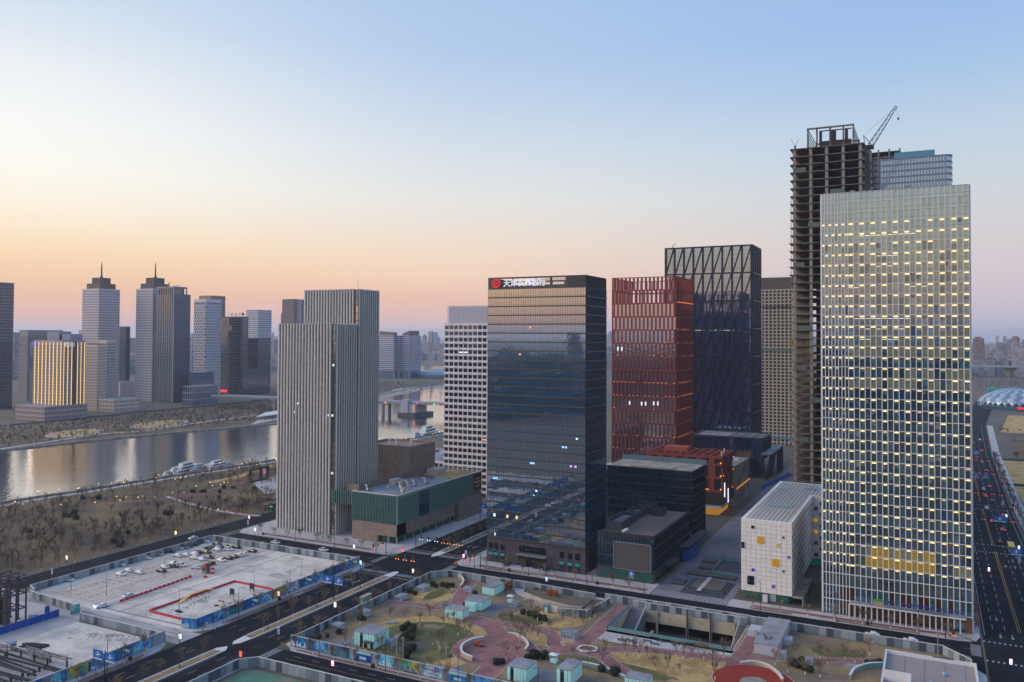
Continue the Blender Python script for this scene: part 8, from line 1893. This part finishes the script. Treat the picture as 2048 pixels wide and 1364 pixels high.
for px, L_, lb_ in (((848,876),22,'white motor yacht moored left beyond the low white wing'),((872,870),38,'large white cruise yacht moored right beyond the low white wing')): c = G(*px); yacht(c[0]-8, c[1], R(97), L_, lb_)
t = thing('planted_frame', 'dark green planted double frame sculpture by the near promenade', 'sculpture', (-411, 428, .05)); gm = mat('frame_green', '#27331f', .9, .3, 2, bump=.6)
for (a, b_) in (((-410,421),( -410,421)),): pass
for y0, y1, z0_, z1_, nm in ((420,421.2,.05,9,'side'),(436,437.2,.05,9,'side'),(429.8,431,.05,9,'side'),(421.2,436,7.9,9,'beam'),(421.2,436,.05,1.0,'beam')): mb = MB(); mb.box(-412,-410.4,y0,y1,z0_,z1_); mb.build(nm, gm, t)
mb = MB(); mb.box(-411.4,-411.1,432.2,435,4,6.2); mb.build('pink_letters', glow('pink_letters', '#e070c8', .5), t)
for px, w, lb_ in (((545,1005),9,'low brown canopy building at the parkland edge'),((541,1018),4,'small pinkish hut at the parkland edge')):
    c = G(*px); t = thing('park_hut', lb_, 'hut', (c[0], c[1], .03)); mb = MB(); mb.box(c[0]-w/2, c[0]+w/2, c[1]-4, c[1]+4, .03, 3); mb.build('wall', M['concd'], t); mb = MB(); mb.box(c[0]-w/2-1, c[0]+w/2+1, c[1]-5, c[1]+5, 3, 3.5); mb.build('roof', mat('hut_roof', '#6a5a58', .8, .1, 1), t); mb = MB(); mb.box(c[0]-.6,c[0]+.6,c[1]-4.06,c[1]-4,.1,2.2); mb.build('door', M['steel'], t)
c = G(535,838); t = thing('landing_roof', 'long white canopy over the far bank landing stage', 'canopy', (c[0], c[1], .3)); mb = MB(); mb.prism([G(512,842), G(556,836), G(556,829), G(530,833)], 4, 5); mb.build('roof', M['whitem'], t); mb = MB()
for q in ((512,842),(535,838),(552,835)): g = G(*q); mb.box(g[0]-.4,g[0]+.4,g[1]+.5,g[1]+1.2,.3,4)
mb.build('post', M['grey'], t)
# ================================================================== right side: dome hall
dc = (118, 1372); dm = thing('dome_hall', 'silvery dome of diamond panels on the plain at the right', 'building', (dc[0], dc[1], 0)); Rd, Hd, ND = 58, 26, 40
pn = [mat('dome_panel_a', '#9fb0c2', .35, .06, .5, metal=.3, rnd=.1), mat('dome_panel_b', '#6f86a0', .35, .06, .5, metal=.3, rnd=.1)]
def dpt(k, i):
    ph = (math.pi/2)*(1-k/9.0)*.94; a = 2*math.pi*(i+.5*(k % 2))/ND; return Vector((dc[0]+Rd*math.sin(ph)*math.cos(a), dc[1]+Rd*.85*math.sin(ph)*math.sin(a), 4+Hd*math.cos(ph)))
for k in range(0, 7):
    for i in range(ND):
        a = dpt(k, i); s = 0 if k % 2 == 0 else 1
        b1 = dpt(k+1, i-1+s); b2 = dpt(k+1, i+s); c_ = dpt(k+2, i)
        n_ = ((b1+b2)/2-Vector((dc[0],dc[1],0))).normalized()*.8
        if a.y > dc[1]+Rd*.5: continue
        mb = MB(); m_ = (a+b1+b2+c_)/4+n_; mb.add([a, b2, c_, b1, m_], [(0,1,4),(1,2,4),(2,3,4),(3,0,4)]); mb.build('diamond_panel', pn[(i+k) % 2], dm)
mb = MB(); mb.lathe([(Rd*.97,0),(Rd*.985,4.5)], (0,0,0), 40); mb.v = [(dc[0]+v[0], dc[1]+v[1]*.85, v[2]) for v in mb.v]; mb.build('glazed_base', FGb, dm)
mb = MB(); mb.lathe([(Rd*.93,4.4),(Rd*.7,19),(Rd*.4,26),(.1,29.2)], (0,0,0), 40); mb.v = [(dc[0]+v[0], dc[1]+v[1]*.85, v[2]-.6) for v in mb.v]; mb.build('shell', pn[1], dm)
for x, z in ((-8, 3.2), (22, 3.2)):
    mb = MB(); mb.box(dc[0]+x-4, dc[0]+x+4, dc[1]-Rd*.85-.8, dc[1]-Rd*.85+.5, z, z+2); mb.build('red_sign', glow('sig_ff2020', '#ff2020', 1.4), dm)
# flyover with mushroom pier, green and blue fences on the plain
fl = thing('flyover', 'grey flyover on a flared pier behind the brown wood', 'bridge', (150, 2450, 0)); mb = MB(); mb.box(70, 900, 2440, 2458, 26, 30); mb.build('deck', deck, fl)
for x in (180, 420, 660): mb = MB(); mb.lathe([(9,0),(8,16),(22,26)], (x,2449,0), 10); mb.build('pier', M['concd'], fl)
fence('green_site_fence', (95,1800), (700,1810), 'bright green net fence across the plain before the wood', h=7, w=30, pat=mat('fence_green', '#3fa890', .8, .1, .3), cap=M['grey'])
fence('blue_plain_fence', (95,1745), (700,1752), 'blue fence across the plain below the green net', h=5, w=30, pat=BLU, cap=BLU)
fence('green_site_fence', G(840,716), G(892,717), 'green net fence on the far river shore', h=9, w=40, pat=mat('fence_green', '#3fa890', .8, .1, .3), cap=M['grey'])
# ================================================================== distant city
CM = [mat('city_%d' % i, c_, .8, .18, .05, col2=c2_, c2scale=.12, c2sharp=(.47,.53)) for i, (c_, c2_) in enumerate((('#9b97a0','#7f7d8a'),('#a99a96','#8a7c7e'),('#8c8f9e','#6c7182'),('#b5b0b2','#96929a'),('#8a6a66','#735856'),('#747a8c','#5a6072')))]  # pale lilac tones: part of the distance haze is put into the colour
def city_tower(x, y, w, d, h, m, label, group, tiers=0):
    t = thing('far_building', label, 'building', (x, y, 0), 0, group); mb = MB(); mb.box(x-w/2, x+w/2, y-d/2, y+d/2, 0, h); mb.build('wall', m, t)
    mb = MB(); nz = max(2, int(h/9)); nx = max(2, int(w/7)); 
    for k in range(nz):
        z = h*(k+.35)/nz; mb.box(x-w/2+1, x+w/2-1, y-d/2-.5, y-d/2, z, z+h/nz*.42); mb.box(x+w/2, x+w/2+.5, y-d/2+1, y+d/2-1, z, z+h/nz*.42)
    mb.build('window', CM[5], t, kind='stuff'); mb = MB(); mb.box(x-w*.3, x+w*.3, y-d*.3, y+d*.3, h, h+rg.uniform(3,8)); mb.build('roof', m, t)
    return t
rc = random.Random(21); CAMD = 0
def at_px(x, dist):
    r = ray(x, HORY); v = Vector((r.x, r.y)).normalized(); return v.x*dist, v.y*dist
# named far towers
for px, by, ty, w, m, lb_ in ((857,706,664,26,0,'pale far tower beyond the arena, tallest there'),(872,712,690,30,5,'dark far block beside the pale far tower'),(845,708,672,20,2,'slim bluish far tower left of the pale far tower'),(868,704,667,20,0,'second pale far tower behind the first'),(1995,694,668,34,1,'brown far tower block rising over the right side city'),(2002,716,693,42,3,'pale grey far slab below the brown far tower'),(2028,701,679,70,1,'wide brownish far slab at the right edge'),(2040,714,703,60,3,'white far hall at the right edge'),(1970,712,694,50,3,'low white far hall behind the lit glass tower'),(1218,700,664,26,2,'hazy far tower with pointed top between bank and red towers'),(1950,700,686,40,2,'bluish far slab beside the lit glass tower edge')):
    g = G(px, by); d_ = math.hypot(*g); h = 100+(HORY-ty)/F*d_; city_tower(g[0], g[1]+w, w, w*.8, max(h, 15), CM[m], lb_, None)
n_c = 0; far = MB(); far2 = MB()
for i in range(2600):
    px = rc.uniform(-140, 2200); dist = 2300+5200*rc.random()**1.3
    if 560 < px < 900 and dist < 3000: continue
    x, y = at_px(px, dist)
    if x > 40 and y < 2500 and px > 1900: continue
    if -1950 < x < -650 and 1850 < y < 2400: continue
    tall = rc.random() < .10; h = rc.uniform(55, 105) if tall else rc.uniform(12, 46); w = rc.uniform(18, 30) if tall else rc.uniform(25, 90); d_ = rc.uniform(14, 30)
    if dist > 5000: h *= 1.25
    if n_c < 230 and dist < 4200 and (px < 560 or 740 < px < 900 or px > 1930 or 1205 < px < 1225):
        k = 0 if tall else 1
        city_tower(x, y, w, d_, h, CM[rc.randrange(5)], ('hazy apartment tower in the far city', 'low hazy block in the far city')[k], ('far apartment towers', 'low far city blocks')[k]); n_c += 1
    else: (far if rc.random() < .5 else far2).box(x-w/2, x+w/2, y-d_/2, y+d_/2, 0, h)
o = far.build('far_city', CM[0]); tag(o, 'pale hazy mass of far city roofs along the horizon', 'city', kind='stuff'); o = far2.build('far_city', CM[2]); tag(o, 'bluish hazy mass of far city roofs along the horizon', 'city', kind='stuff')
# the town behind the viewpoint, seen only mirrored in the glass towers
bk2 = MB()
for i in range(1000):
    a = rc.uniform(R(182), R(350)); dist = 520+2600*rc.random(); x, y = math.cos(a)*dist, math.sin(a)*dist; tall = rc.random() < .07 and dist > 1500; h = rc.uniform(70,125) if tall else rc.uniform(12,58); w = rc.uniform(25,60); bk2.box(x-w/2, x+w/2, y-w/3, y+w/3, 0, h)
o = bk2.build('town_behind', mat('town_dark', '#333c4c', .7, .3, .03, col2='#4c5260', c2scale=.08)); tag(o, 'town blocks mirrored in the glass of the bank tower', 'city', kind='stuff')
